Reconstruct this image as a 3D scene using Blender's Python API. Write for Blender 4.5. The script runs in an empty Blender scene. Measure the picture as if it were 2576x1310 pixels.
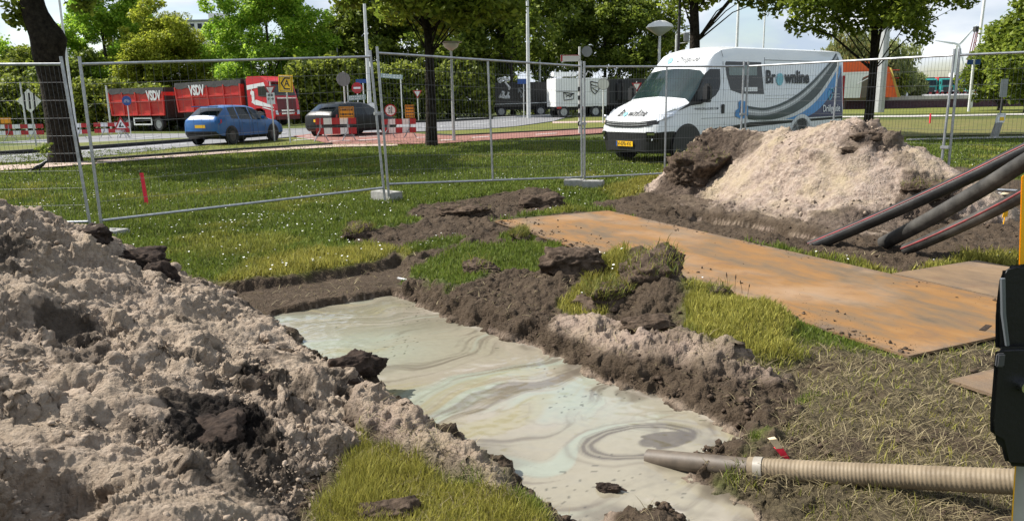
import bpy, bmesh, math, random
import numpy as np
from mathutils import Vector, Matrix

scn = bpy.context.scene
COL = scn.collection
rng = np.random.default_rng(7)
random.seed(7)
R_ = math.radians

# ------------------------------------------------------------------ camera
F_, CX_, CY_, EYE = 1935.0, 1288.0, 655.0, 1.5
PITCH, ROLL = R_(11.8), R_(0.95)
FW = np.array([0, math.cos(PITCH), -math.sin(PITCH)])
_u0 = np.array([0, math.sin(PITCH), math.cos(PITCH)]); _r0 = np.array([1.0, 0, 0])
RT = _r0 * math.cos(ROLL) - _u0 * math.sin(ROLL)
UP = _u0 * math.cos(ROLL) + _r0 * math.sin(ROLL)
cam_d = bpy.data.cameras.new("camera")
cam = bpy.data.objects.new("camera", cam_d); COL.objects.link(cam)
cam_d.sensor_width = 36.0; cam_d.lens = 36.0 * F_ / 2576.0
cam_d.clip_start = 0.05; cam_d.clip_end = 5000
M4 = Matrix.Identity(4)
for i in range(3):
    M4[i][0], M4[i][1], M4[i][2] = RT[i], UP[i], -FW[i]
M4[2][3] = EYE
cam.matrix_world = M4
scn.camera = cam

# ------------------------------------------------------------------ sun, sky, exposure
SUN_AZ = np.array([-1.0, 0.28]); SUN_AZ /= np.linalg.norm(SUN_AZ)      # ground direction towards the sun
SUN_EL = R_(47)
sd = Vector((SUN_AZ[0] * math.cos(SUN_EL), SUN_AZ[1] * math.cos(SUN_EL), math.sin(SUN_EL)))
sun_d = bpy.data.lights.new("sun", 'SUN'); sun_d.energy = 5.0; sun_d.angle = R_(0.5); sun_d.color = (1, 0.955, 0.88)
sun = bpy.data.objects.new("sun", sun_d); COL.objects.link(sun)
sun.rotation_euler = sd.to_track_quat('Z', 'Y').to_euler(); sun.location = (-20, 5, 30)

world = bpy.data.worlds.new("World"); scn.world = world; world.use_nodes = True
wn = world.node_tree.nodes; wl = world.node_tree.links
for n in list(wn): wn.remove(n)
wo = wn.new('ShaderNodeOutputWorld'); bg = wn.new('ShaderNodeBackground'); bg.inputs[1].default_value = 0.10
sky = wn.new('ShaderNodeTexSky'); sky.sky_type = 'NISHITA'; sky.sun_disc = False
sky.sun_elevation = SUN_EL; sky.sun_rotation = math.atan2(SUN_AZ[0], SUN_AZ[1])
sky.air_density = 1.0; sky.dust_density = 1.2; sky.ozone_density = 1.0
tc = wn.new('ShaderNodeTexCoord'); mp = wn.new('ShaderNodeMapping'); mp.inputs['Scale'].default_value = (1.0, 1.0, 3.2)
mp.inputs['Location'].default_value = (0.35, 0.1, 0.0)
n1 = wn.new('ShaderNodeTexNoise'); n1.inputs['Scale'].default_value = 3.1; n1.inputs['Detail'].default_value = 9; n1.inputs['Roughness'].default_value = 0.56; n1.inputs['Distortion'].default_value = 0.25
n2 = wn.new('ShaderNodeTexNoise'); n2.inputs['Scale'].default_value = 6.5; n2.inputs['Detail'].default_value = 7
cr = wn.new('ShaderNodeValToRGB'); cr.color_ramp.elements[0].position = 0.40; cr.color_ramp.elements[1].position = 0.53
cr2 = wn.new('ShaderNodeValToRGB'); cr2.color_ramp.elements[0].position = 0.32; cr2.color_ramp.elements[1].position = 0.68
cr2.color_ramp.elements[0].color = (3.2, 3.8, 4.6, 1); cr2.color_ramp.elements[1].color = (6.0, 6.2, 6.4, 1)
mx = wn.new('ShaderNodeMix'); mx.data_type = 'RGBA'
wl.new(tc.outputs['Generated'], mp.inputs[0]); wl.new(mp.outputs[0], n1.inputs[0]); wl.new(mp.outputs[0], n2.inputs[0])
wl.new(n1.outputs[0], cr.inputs[0]); wl.new(n2.outputs[0], cr2.inputs[0])
wl.new(cr.outputs[0], mx.inputs[0]); wl.new(sky.outputs[0], mx.inputs[6]); wl.new(cr2.outputs[0], mx.inputs[7])
wl.new(mx.outputs[2], bg.inputs[0]); wl.new(bg.outputs[0], wo.inputs[0])

scn.view_settings.view_transform = 'Standard'; scn.view_settings.look = 'None'
scn.view_settings.exposure = 0.85; scn.view_settings.gamma = 1.0
scn.cycles.max_bounces = 6; scn.cycles.transparent_max_bounces = 8
scn.cycles.use_denoising = True

# ------------------------------------------------------------------ helpers: points
def ray(u, v):
    return FW + RT * ((u - CX_) / F_) - UP * ((v - CY_) / F_)
def far_slope(x, y):                       # the road dips a little at the far left
    t = np.clip((-13.5 - x) / 9.0, 0, 1); s = np.clip((y - 33) / 12.0, 0, 1)
    return -0.42 * t * t * (3 - 2 * t) * s
def at(u, v, z=0.0, follow=True):
    """point of the ground seen at (u, v) of the 2576-wide photograph"""
    d = ray(u, v); zz = z
    for _ in range(6 if follow else 1):
        p = np.array([0, 0, EYE]) + d * ((zz - EYE) / d[2])
        if follow: zz = z + float(far_slope(p[0], p[1]))
    return p
def atd(u, v, y):
    """point at distance y ahead along the sight line of (u, v)"""
    d = ray(u, v); return np.array([0, 0, EYE]) + d * (y / d[1])
def W(pts, z=0.0):
    return np.array([at(u, v, z, False)[:2] for u, v in pts])

# ------------------------------------------------------------------ helpers: noise
def _hash(ix, iy, s):
    h = (ix.astype(np.int64) * 374761393 + iy.astype(np.int64) * 668265263 + s * 1442695041) & 0xFFFFFFFF
    h = ((h ^ (h >> 13)) * 1274126177) & 0xFFFFFFFF
    return (h ^ (h >> 16)) & 0xFFFFFFFF
def perlin(x, y, s=0):
    x = np.asarray(x, float); y = np.asarray(y, float)
    ix = np.floor(x); iy = np.floor(y); fx = x - ix; fy = y - iy
    def g(jx, jy, dx, dy):
        a = _hash(jx, jy, s) * (2 * math.pi / 4294967296.0)
        return np.cos(a) * dx + np.sin(a) * dy
    u = fx * fx * fx * (fx * (fx * 6 - 15) + 10); v = fy * fy * fy * (fy * (fy * 6 - 15) + 10)
    a = g(ix, iy, fx, fy); b = g(ix + 1, iy, fx - 1, fy); c = g(ix, iy + 1, fx, fy - 1); d = g(ix + 1, iy + 1, fx - 1, fy - 1)
    return ((a * (1 - u) + b * u) * (1 - v) + (c * (1 - u) + d * u) * v) * 1.5
def fbm(x, y, f=1.0, o=4, s=0, g=0.5):
    r = 0.0; a = 1.0; t = 0.0
    for i in range(o):
        r = r + a * perlin(x * f, y * f, s + i * 17); t += a; a *= g; f *= 2.03
    return r / t
def billow(x, y, f=1.0, o=4, s=0, g=0.5):
    r = 0.0; a = 1.0; t = 0.0
    for i in range(o):
        r = r + a * np.abs(perlin(x * f, y * f, s + i * 31)); t += a; a *= g; f *= 2.1
    return r / t
_G3 = np.array([(1, 1, 0), (-1, 1, 0), (1, -1, 0), (-1, -1, 0), (1, 0, 1), (-1, 0, 1), (1, 0, -1), (-1, 0, -1), (0, 1, 1), (0, -1, 1), (0, 1, -1), (0, -1, -1), (1, 1, 0), (-1, 1, 0), (0, -1, 1), (0, -1, -1)], float)
def perlin3(P, s=0):
    I = np.floor(P).astype(np.int64); Fr = P - I; U = Fr * Fr * Fr * (Fr * (Fr * 6 - 15) + 10); r = 0.0
    for i in (0, 1):
        for j in (0, 1):
            for k in (0, 1):
                h = ((I[:, 0] + i) * 374761393 + (I[:, 1] + j) * 668265263 + (I[:, 2] + k) * 2147483647 + s * 1442695041) & 0xFFFFFFFF
                h = ((h ^ (h >> 13)) * 1274126177) & 0xFFFFFFFF; g = _G3[(h >> 16) & 15]
                d = g[:, 0] * (Fr[:, 0] - i) + g[:, 1] * (Fr[:, 1] - j) + g[:, 2] * (Fr[:, 2] - k)
                r = r + d * (U[:, 0] if i else 1 - U[:, 0]) * (U[:, 1] if j else 1 - U[:, 1]) * (U[:, 2] if k else 1 - U[:, 2])
    return r
def crumble(P, f, o, g=.58, s=0, mixb=.6):
    """crumbly fractal relief around zero: rounded lumps with creases, plus plain roughness"""
    r = np.zeros(len(P)); a = 1.0
    for i in range(o):
        n = perlin3(P * f + i * 13.7, s + i * 7); r += a * (mixb * (np.abs(n) * 2 - .42) + (1 - mixb) * n * 1.3); a *= g; f *= 2.07
    return r
def displace_grid(P, amp, f, o, g=.58, s=0, mixb=.6, two=None):
    """push the points of a (rows, cols, 3) grid along their normals"""
    n = np.cross(np.gradient(P, axis=1), np.gradient(P, axis=0)); n /= np.linalg.norm(n, axis=2, keepdims=True) + 1e-12; n *= np.sign(n[..., 2:3] + 1e-9)
    m = amp > .0015; d = np.zeros(amp.shape); d[m] = crumble(P[m], f, o, g, s, mixb) * amp[m]; return P + n * d[..., None]
def sstep(a, b, x):
    t = np.clip((x - a) / (b - a), 0, 1); return t * t * (3 - 2 * t)
def sdf(px, py, poly):
    """signed distance to polygon, negative inside"""
    px = np.asarray(px, float); py = np.asarray(py, float)
    d = np.full(px.shape, 1e9); ins = np.zeros(px.shape, bool); n = len(poly)
    for i in range(n):
        ax, ay = poly[i]; bx, by = poly[(i + 1) % n]
        ex, ey = bx - ax, by - ay
        t = np.clip(((px - ax) * ex + (py - ay) * ey) / (ex * ex + ey * ey + 1e-12), 0, 1)
        d = np.minimum(d, (px - ax - t * ex) ** 2 + (py - ay - t * ey) ** 2)
        c = ((ay > py) != (by > py)) & (px < (bx - ax) * (py - ay) / ((by - ay) if by != ay else 1e-12) + ax)
        ins ^= c
    d = np.sqrt(d); return np.where(ins, -d, d)

# ------------------------------------------------------------------ helpers: objects
def tag(o, label=None, cat=None, group=None, kind=None):
    if label: o['label'] = label
    if cat: o['category'] = cat
    if group: o['group'] = group
    if kind: o['kind'] = kind
    return o
def empty(name, loc=(0, 0, 0), rz=0.0, label=None, cat=None, group=None, rot=None):
    o = bpy.data.objects.new(name, None); COL.objects.link(o); o.empty_display_size = 0.2
    o.location = Vector([float(c) for c in loc]); o.rotation_euler = rot if rot else (0, 0, rz)
    return tag(o, label, cat, group)
def mesh_np(name, V, Fq, mats, parent=None, smooth=False, mi=None, attrs=None):
    """numpy mesh: V (n,3), Fq (m,3|4) int"""
    me = bpy.data.meshes.new(name); V = np.ascontiguousarray(V, np.float32); Fq = np.ascontiguousarray(Fq, np.int32)
    k = Fq.shape[1]; m = len(Fq)
    me.vertices.add(len(V)); me.vertices.foreach_set('co', V.ravel())
    me.loops.add(m * k); me.loops.foreach_set('vertex_index', Fq.ravel())
    me.polygons.add(m); me.polygons.foreach_set('loop_start', np.arange(0, m * k, k, dtype=np.int32))
    me.polygons.foreach_set('loop_total', np.full(m, k, np.int32))
    if smooth: me.polygons.foreach_set('use_smooth', np.ones(m, bool))
    if mi is not None: me.polygons.foreach_set('material_index', np.asarray(mi, np.int32))
    for mt in (mats if isinstance(mats, (list, tuple)) else [mats]): me.materials.append(mt)
    for an, av in (attrs or {}).items():
        av = np.ascontiguousarray(av, np.float32)
        if av.ndim == 1: a = me.attributes.new(an, 'FLOAT', 'POINT'); a.data.foreach_set('value', av)
        else: a = me.attributes.new(an, 'FLOAT_COLOR', 'POINT'); a.data.foreach_set('color', av.ravel())
    me.update(); me.validate()
    o = bpy.data.objects.new(name, me); COL.objects.link(o)
    if parent: o.parent = parent
    return o
class MB:
    def __init__(s): s.v = []; s.f = []; s.m = []
    def add(s, vs, fs, mi=0):
        b = len(s.v); s.v += [tuple(map(float, v)) for v in vs]
        s.f += [tuple(b + i for i in f) for f in fs]; s.m += [mi] * len(fs); return s
    def box(s, c, d, rz=0.0, mi=0, rot=None, bev=0.0):
        M = rot if rot is not None else Matrix.Rotation(rz, 3, 'Z')
        c = Vector([float(q) for q in c]); hx, hy, hz = d[0] / 2, d[1] / 2, d[2] / 2
        if bev > 0:
            b = min(bev, hx * .9, hy * .9, hz * .9); vs = []; idx = {}
            bm = bmesh.new(); bmesh.ops.create_cube(bm, size=1.0)
            for v in bm.verts: v.co = Vector((v.co.x * d[0], v.co.y * d[1], v.co.z * d[2]))
            bmesh.ops.bevel(bm, geom=bm.edges[:], offset=b, segments=2, affect='EDGES')
            bm.verts.index_update()
            s.add([c + M @ v.co for v in bm.verts], [[v.index for v in f.verts] for f in bm.faces], mi); bm.free(); return s
        P = [c + M @ Vector((sx * hx, sy * hy, sz * hz)) for sx, sy, sz in
             ((-1, -1, -1), (1, -1, -1), (1, 1, -1), (-1, 1, -1), (-1, -1, 1), (1, -1, 1), (1, 1, 1), (-1, 1, 1))]
        return s.add(P, [(0, 3, 2, 1), (4, 5, 6, 7), (0, 1, 5, 4), (1, 2, 6, 5), (2, 3, 7, 6), (3, 0, 4, 7)], mi)
    def tube(s, pts, r, n=8, caps=True, mi=0):
        pts = [Vector([float(c) for c in p]) for p in pts]; rs = r if isinstance(r, (list, tuple, np.ndarray)) else [r] * len(pts)
        rings = []; prev = None
        for i, p in enumerate(pts):
            t = (pts[min(i + 1, len(pts) - 1)] - pts[max(i - 1, 0)])
            if t.length < 1e-9: t = Vector((0, 0, 1))
            t.normalize()
            if prev is None:
                a = Vector((0, 0, 1)) if abs(t.z) < 0.9 else Vector((1, 0, 0))
                x = t.cross(a).normalized()
            else:
                x = (prev - t * prev.dot(t))
                x = x.normalized() if x.length > 1e-6 else t.orthogonal().normalized()
            prev = x; y = t.cross(x)
            rings.append([p + (x * math.cos(2 * math.pi * k / n) + y * math.sin(2 * math.pi * k / n)) * rs[i] for k in range(n)])
        vs = [v for rg in rings for v in rg]; fs = []
        for i in range(len(pts) - 1):
            for k in range(n):
                a, b = i * n + k, i * n + (k + 1) % n; fs.append((a, b, b + n, a + n))
        if caps: fs.append(tuple(range(n - 1, -1, -1))); fs.append(tuple(range((len(pts) - 1) * n, len(pts) * n)))
        return s.add(vs, fs, mi)
    def lathe(s, prof, n=24, M=None, mi=0):
        """prof (r, h) revolved about z; M places it"""
        M = M or Matrix.Identity(4); vs = []; fs = []
        for r, h in prof:
            for k in range(n): vs.append(M @ Vector((r * math.cos(2 * math.pi * k / n), r * math.sin(2 * math.pi * k / n), h)))
        for i in range(len(prof) - 1):
            for k in range(n):
                a, b = i * n + k, i * n + (k + 1) % n; fs.append((a, b, b + n, a + n))
        if prof[0][0] > 1e-6: fs.append(tuple(range(n - 1, -1, -1)))
        if prof[-1][0] > 1e-6: fs.append(tuple(range((len(prof) - 1) * n, len(prof) * n)))
        return s.add(vs, fs, mi)
    def prism(s, poly, d, M=None, mi=0):
        """polygon (x, y) extruded 0..d along z"""
        M = M or Matrix.Identity(4); n = len(poly)
        vs = [M @ Vector((p[0], p[1], 0)) for p in poly] + [M @ Vector((p[0], p[1], d)) for p in poly]
        return s.add(vs, [tuple(range(n - 1, -1, -1)), tuple(range(n, 2 * n))] + [(i, (i + 1) % n, (i + 1) % n + n, i + n) for i in range(n)], mi)
    def build(s, name, mats, parent=None, smooth=False, sharp=35):
        me = bpy.data.meshes.new(name); me.from_pydata(s.v, [], s.f)
        for mt in (mats if isinstance(mats, (list, tuple)) else [mats]): me.materials.append(mt)
        me.polygons.foreach_set('material_index', np.array(s.m, np.int32)); me.update()
        bm = bmesh.new(); bm.from_mesh(me); bmesh.ops.recalc_face_normals(bm, faces=bm.faces); bm.to_mesh(me); bm.free()
        if smooth:
            me.polygons.foreach_set('use_smooth', np.ones(len(me.polygons), bool))
            me.set_sharp_from_angle(angle=R_(sharp))
        o = bpy.data.objects.new(name, me); COL.objects.link(o)
        if parent: o.parent = parent
        return o
def copy_tree(o, parent=None):
    c = o.copy(); COL.objects.link(c); c.parent = parent
    for ch in list(o.children): copy_tree(ch, c)
    return c
_text = {}
def text(s, size=1.0, bold=0.0, shear=0.0, sx=1.0):
    """text as (verts, faces) in the xy plane, centred"""
    k = (s, bold, shear)
    if k not in _text:
        cu = bpy.data.curves.new('lettering', 'FONT'); cu.body = s; cu.align_x = 'CENTER'; cu.align_y = 'CENTER'
        cu.offset = bold; cu.shear = shear; cu.resolution_u = 3; cu.fill_mode = 'FRONT'
        ob = bpy.data.objects.new('lettering', cu); COL.objects.link(ob)
        me = bpy.data.meshes.new_from_object(ob)
        _text[k] = ([v.co.copy() for v in me.vertices], [tuple(p.vertices) for p in me.polygons])
        bpy.data.objects.remove(ob); bpy.data.curves.remove(cu); bpy.data.meshes.remove(me)
    V, Fs = _text[k]
    return [Vector((v.x * size * sx, v.y * size, 0)) for v in V], Fs
def frame(o, x, y):
    """matrix: origin o, local x, local y"""
    x = Vector([float(c) for c in x]).normalized(); y = Vector([float(c) for c in y]); z = x.cross(y).normalized(); y = z.cross(x)
    m = Matrix.Identity(4)
    for i in range(3): m[i][0], m[i][1], m[i][2], m[i][3] = x[i], y[i], z[i], float(o[i])
    return m

# ------------------------------------------------------------------ materials
def mat(name, col, rough=0.6, metal=0.0, var=0.0, scale=8.0, bump=0.0, bscale=40.0, spec=0.5, coat=0.0, col2=None, detail=5, coords='Object', trans=0.0, alpha=None):
    m = bpy.data.materials.new(name); m.use_nodes = True; nt = m.node_tree; N = nt.nodes; L = nt.links
    b = N['Principled BSDF']; b.inputs['Roughness'].default_value = rough; b.inputs['Metallic'].default_value = metal
    b.inputs['Specular IOR Level'].default_value = spec; b.inputs['Coat Weight'].default_value = coat
    b.inputs['Base Color'].default_value = (*col, 1)
    if var > 0 or col2 is not None or bump > 0:
        t = N.new('ShaderNodeTexCoord')
    if var > 0 or col2 is not None:
        n = N.new('ShaderNodeTexNoise'); n.inputs['Scale'].default_value = scale; n.inputs['Detail'].default_value = detail; n.inputs['Roughness'].default_value = 0.62
        r = N.new('ShaderNodeValToRGB'); r.color_ramp.elements[0].position = 0.33; r.color_ramp.elements[1].position = 0.67
        c2 = col2 if col2 is not None else tuple(min(1, c * (1 + var)) for c in col)
        c1 = col if col2 is not None else tuple(c * (1 - var) for c in col)
        r.color_ramp.elements[0].color = (*c1, 1); r.color_ramp.elements[1].color = (*c2, 1)
        L.new(t.outputs[coords], n.inputs[0]); L.new(n.outputs[0], r.inputs[0]); L.new(r.outputs[0], b.inputs['Base Color'])
    if bump > 0:
        n = N.new('ShaderNodeTexNoise'); n.inputs['Scale'].default_value = bscale; n.inputs['Detail'].default_value = 6
        k = N.new('ShaderNodeBump'); k.inputs['Strength'].default_value = 1.0; k.inputs['Distance'].default_value = bump
        L.new(t.outputs[coords], n.inputs[0]); L.new(n.outputs[0], k.inputs['Height']); L.new(k.outputs[0], b.inputs['Normal'])
    return m
def leaf_mat(name, dark, light, trans=0.45, hue=None):
    m = bpy.data.materials.new(name); m.use_nodes = True; nt = m.node_tree; N = nt.nodes; L = nt.links
    b = N['Principled BSDF']; b.inputs['Roughness'].default_value = 0.55; b.inputs['Specular IOR Level'].default_value = 0.25
    g = N.new('ShaderNodeNewGeometry'); r = N.new('ShaderNodeValToRGB')
    r.color_ramp.elements[0].color = (*dark, 1); r.color_ramp.elements[1].color = (*light, 1)
    L.new(g.outputs['Random Per Island'], r.inputs[0])
    t = N.new('ShaderNodeBsdfTranslucent'); x = N.new('ShaderNodeMixShader'); x.inputs[0].default_value = trans
    L.new(r.outputs[0], b.inputs['Base Color']); L.new(r.outputs[0], t.inputs[0])
    o = N['Material Output']; L.new(b.outputs[0], x.inputs[1]); L.new(t.outputs[0], x.inputs[2]); L.new(x.outputs[0], o.inputs[0])
    return m
M = dict(
    zinc=mat('galvanised_steel', (.36, .37, .38), .42, .75, .22, 14),
    wire=mat('mesh_wire', (.11, .112, .115), .5, .5, .2, 6),
    concrete=mat('concrete', (.27, .265, .245), .9, 0, .22, 16, .004, 60),
    black=mat('black_plastic', (.012, .012, .013), .45, 0, .3, 6),
    blackgloss=mat('black_paint', (.008, .008, .009), .22, 0, .3, 3),
    rubber=mat('rubber', (.02, .02, .021), .8, 0, .35, 12),
    white=mat('white_paint', (.80, .81, .80), .32, 0, .03, 3, coat=.3),
    dirtywhite=mat('weathered_white', (.62, .62, .60), .5, 0, .12, 2),
    sign_white=mat('sign_white', (.78, .78, .77), .5, 0, .05, 5),
    sign_red=mat('sign_red', (.42, .018, .022), .5, 0, .15, 7),
    sign_blue=mat('sign_blue', (.02, .07, .26), .5, 0, .12, 7),
    sign_grey=mat('sign_back', (.24, .25, .26), .5, .3, .12, 4),
    sign_orange=mat('sign_orange', (.80, .32, .01), .5, 0, .08, 5),
    sign_yellow=mat('sign_yellow', (.85, .52, .01), .5, 0, .06, 5),
    sign_green=mat('street_name_plate', (.32, .42, .40), .45, 0, .08, 5),
    ink=mat('black_lettering', (.012, .012, .014), .5),
    glass=mat('dark_glass', (.010, .015, .016), .08, 0, .2, 2, spec=.35),
    glass_clear=mat('windscreen_glass', (.014, .026, .026), .04, 0, .3, 1.5, spec=.6),
    chrome=mat('chrome', (.65, .66, .67), .18, 1.0),
    lamp_glass=mat('headlight_glass', (.55, .58, .62), .12, .25, .3, 9),
    tail_red=mat('tail_light_red', (.45, .01, .012), .25, 0, .2, 9, coat=.3),
    blue_car=mat('blue_car_paint', (.002, .085, .28), .32, 0, .10, 3, coat=.25),
    black_car=mat('black_car_paint', (.005, .0055, .006), .4, 0, .2, 3, .0, 40, .3),
    red_paint=mat('red_lorry_paint', (.58, .008, .020), .35, 0, .10, 2, coat=.3),
    red_steel=mat('weathered_red_steel', (.50, .018, .022), .55, 0, 0, 1.6, col2=(.60, .065, .040), detail=9),
    darkred=mat('dark_red_grille', (.13, .006, .010), .4, 0, .2, 5),
    tarp=mat('dark_tarpaulin', (.022, .023, .022), .8, 0, .4, 6, .01, 8),
    plate_y=mat('number_plate_yellow', (.85, .48, .01), .45),
    teal=mat('teal_paint', (.02, .22, .20), .4, 0, .15, 2),
    orange_tent=mat('orange_cloth', (.80, .13, .03), .7, 0, .10, 2),
    grey_pole=mat('grey_pole_paint', (.42, .43, .43), .5, .3, .10, 5),
    pale_pole=mat('pale_pole_paint', (.60, .61, .60), .5, .1, .10, 5),
    dark_pole=mat('dark_pole_paint', (.03, .03, .03), .6, 0, .2, 5),
    wood=mat('pale_wood', (.55, .44, .28), .8, 0, .2, 20),
    red_stake=mat('fluorescent_red_paint', (.75, .02, .05), .6, 0, .15, 20),
    yellow_post=mat('yellow_machine_paint', (.85, .42, .005), .35, 0, .08, 6, coat=.3),
    brick_wall=mat('dark_brick', (.07, .035, .045), .9, 0, .35, 6),
    white_wall=mat('white_wall', (.72, .72, .70), .8, 0, .08, .6),
    bark=mat('bark', (.009, .007, .006), .97, 0, 0, 9, .05, 11, .1, col2=(.036, .030, .022), detail=9),
    bark_far=mat('bark_far', (.045, .038, .030), .95, 0, .5, 4),
)
# ------------------------------------------------------------------ terrain
FZ = -0.125                                  # level of the drilling mud
P_POOL = W([(680, 797), (830, 768), (985, 742), (1060, 772), (1130, 806), (1250, 840), (1368, 882), (1430, 915), (1500, 952), (1600, 985), (1700, 1014),
            (1840, 1078), (1872, 1108), (1835, 1140), (1720, 1165), (1760, 1215), (1850, 1262), (1960, 1330), (2080, 1420), (1800, 1420), (1745, 1318), (1700, 1275), (1640, 1262),
            (1585, 1300), (1520, 1330), (1480, 1350), (1420, 1300)], FZ)
P_POOL = np.concatenate([P_POOL, W([(1340, 1232), (1262, 1178), (1180, 1118), (1105, 1068), (1040, 1026), (960, 990), (930, 940), (850, 918), (765, 876), (715, 824)], -.075)])
P_STRIP = W([(420, 690), (560, 718), (760, 692), (950, 658), (1010, 640), (1040, 690), (1000, 735), (980, 752), (680, 800), (600, 780), (500, 740)])
P_SOIL = W([(400, 680), (560, 716), (650, 700), (760, 690), (950, 655), (1005, 622), (880, 606), (868, 560), (1010, 548), (1060, 515), (1280, 483), (1395, 495), (1412, 525),
            (1240, 560), (1340, 548), (1530, 528), (1400, 590), (1380, 612), (1440, 625), (1560, 622), (1700, 640), (1730, 690), (1760, 770), (1740, 850), (1770, 905), (1900, 922), (2030, 975),
            (1990, 1050), (1915, 1090), (1900, 1150), (1660, 1180), (1780, 1200), (1950, 1260), (2150, 1420), (1500, 1420), (1400, 1290), (1262, 1200), (1100, 1080), (1000, 1020), (880, 960), (700, 840), (560, 780)])
P_SOILB = W([(1470, 512), (1560, 500), (1680, 470), (1800, 440), (2420, 420), (2640, 470), (2640, 640), (2440, 640), (2250, 690), (2120, 655), (2000, 632), (1640, 562), (1545, 530)])
P_TRENCH = W([(1650, 552), (1760, 552), (1900, 570), (2040, 598), (2110, 618), (2030, 628), (1900, 604), (1750, 572)], -0.12)
P_ISL = [W(p) for p in ([(1010, 690), (1080, 650), (1180, 612), (1280, 606), (1400, 615), (1440, 640), (1340, 690), (1280, 702), (1200, 725), (1120, 735)],
                        [(1240, 600), (1270, 582), (1360, 578), (1370, 598), (1320, 606)], [(890, 570), (1010, 548), (1060, 556), (1000, 578), (900, 585)],
                        [(1405, 780), (1480, 690), (1640, 615), (1700, 610), (1700, 650), (1600, 680), (1530, 790), (1470, 800)],
                        [(1000, 620), (1100, 600), (1200, 590), (1120, 620), (1020, 640)])]
P_MOUND = W([(1735, 760), (1830, 735), (1920, 770), (1990, 860), (1990, 910), (1870, 920), (1760, 895), (1725, 840)])       # pale green tuft
P_STRAW = W([(1770, 905), (1990, 862), (2290, 903), (2520, 850), (2800, 900), (2800, 1420), (2140, 1420), (1800, 1200), (1890, 1120), (1960, 1060), (2030, 985)])
P_GRASSL = W([(905, 1085), (990, 1130), (1110, 1185), (1250, 1245), (1380, 1290), (1500, 1420), (760, 1420), (800, 1300), (850, 1170)])
P_BANKL = W([(885, 1000), (960, 985), (1040, 1022), (1105, 1064), (1180, 1112), (1262, 1176), (1312, 1222), (1290, 1262), (1200, 1225), (1090, 1180), (980, 1120), (900, 1070)])
P_BANKR = W([(1365, 845), (1400, 808), (1470, 806), (1580, 830), (1740, 882), (1870, 920), (1980, 950), (1960, 972), (1860, 955), (1720, 925), (1600, 900), (1480, 885), (1390, 885)])
P_SANDB = W([(1640, 470), (1800, 440), (2430, 425), (2520, 480), (2350, 560), (2150, 600), (1900, 560), (1700, 520)])
P_DRY = [W(p) for p in ([(560, 720), (700, 650), (950, 620), (1010, 640), (950, 655), (760, 690)], [(2000, 620), (2260, 650), (2440, 620), (2640, 620), (2640, 690), (2400, 660), (2270, 700)],
                        [(1540, 470), (1680, 440), (1700, 480), (1560, 505)])]
BUMPS = [(1480, 712, .28, .10), (1400, 735, .30, .08), (1560, 690, .30, .13), (1650, 700, .28, .20), (1640, 770, .26, .14), (1690, 760, .25, .12), (1250, 710, .25, .08),
         (1340, 500, .45, .16), (1200, 540, .5, .07), (1080, 535, .4, .06), (930, 572, .3, .08), (1860, 830, .35, .07), (1760, 880, .25, .05), (1100, 760, .35, .06), (1250, 800, .3, .05), (1660, 1345, .16, .05)]
BUMPS = [(*at(u, v)[:2], r, h) for u, v, r, h in BUMPS]

# road plates: unit vectors along (D_) and across (N_) them
D_ = np.array([.425, -.905]); D_ /= np.linalg.norm(D_); N_ = np.array([-D_[1], D_[0]])
def rect(p, la, ac): return np.array([p, p + D_ * la, p + D_ * la + N_ * ac, p + N_ * ac])
_c1 = at(1530, 533)[:2]; _c2 = at(2285, 903)[:2]
_l = float((_c2 - _c1) @ D_); _w = float((_c1 - _c2) @ N_)
_a2 = _c1 + D_ * float((at(2268, 690)[:2] - _c1) @ D_) + N_ * .012
PLATES = [rect(_c1 - N_ * _w, _l, _w), rect(_a2, 4.2, float((at(2400, 650)[:2] - _a2) @ N_)), rect(at(2388, 966)[:2], 1.6, 2.4)]

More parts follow.
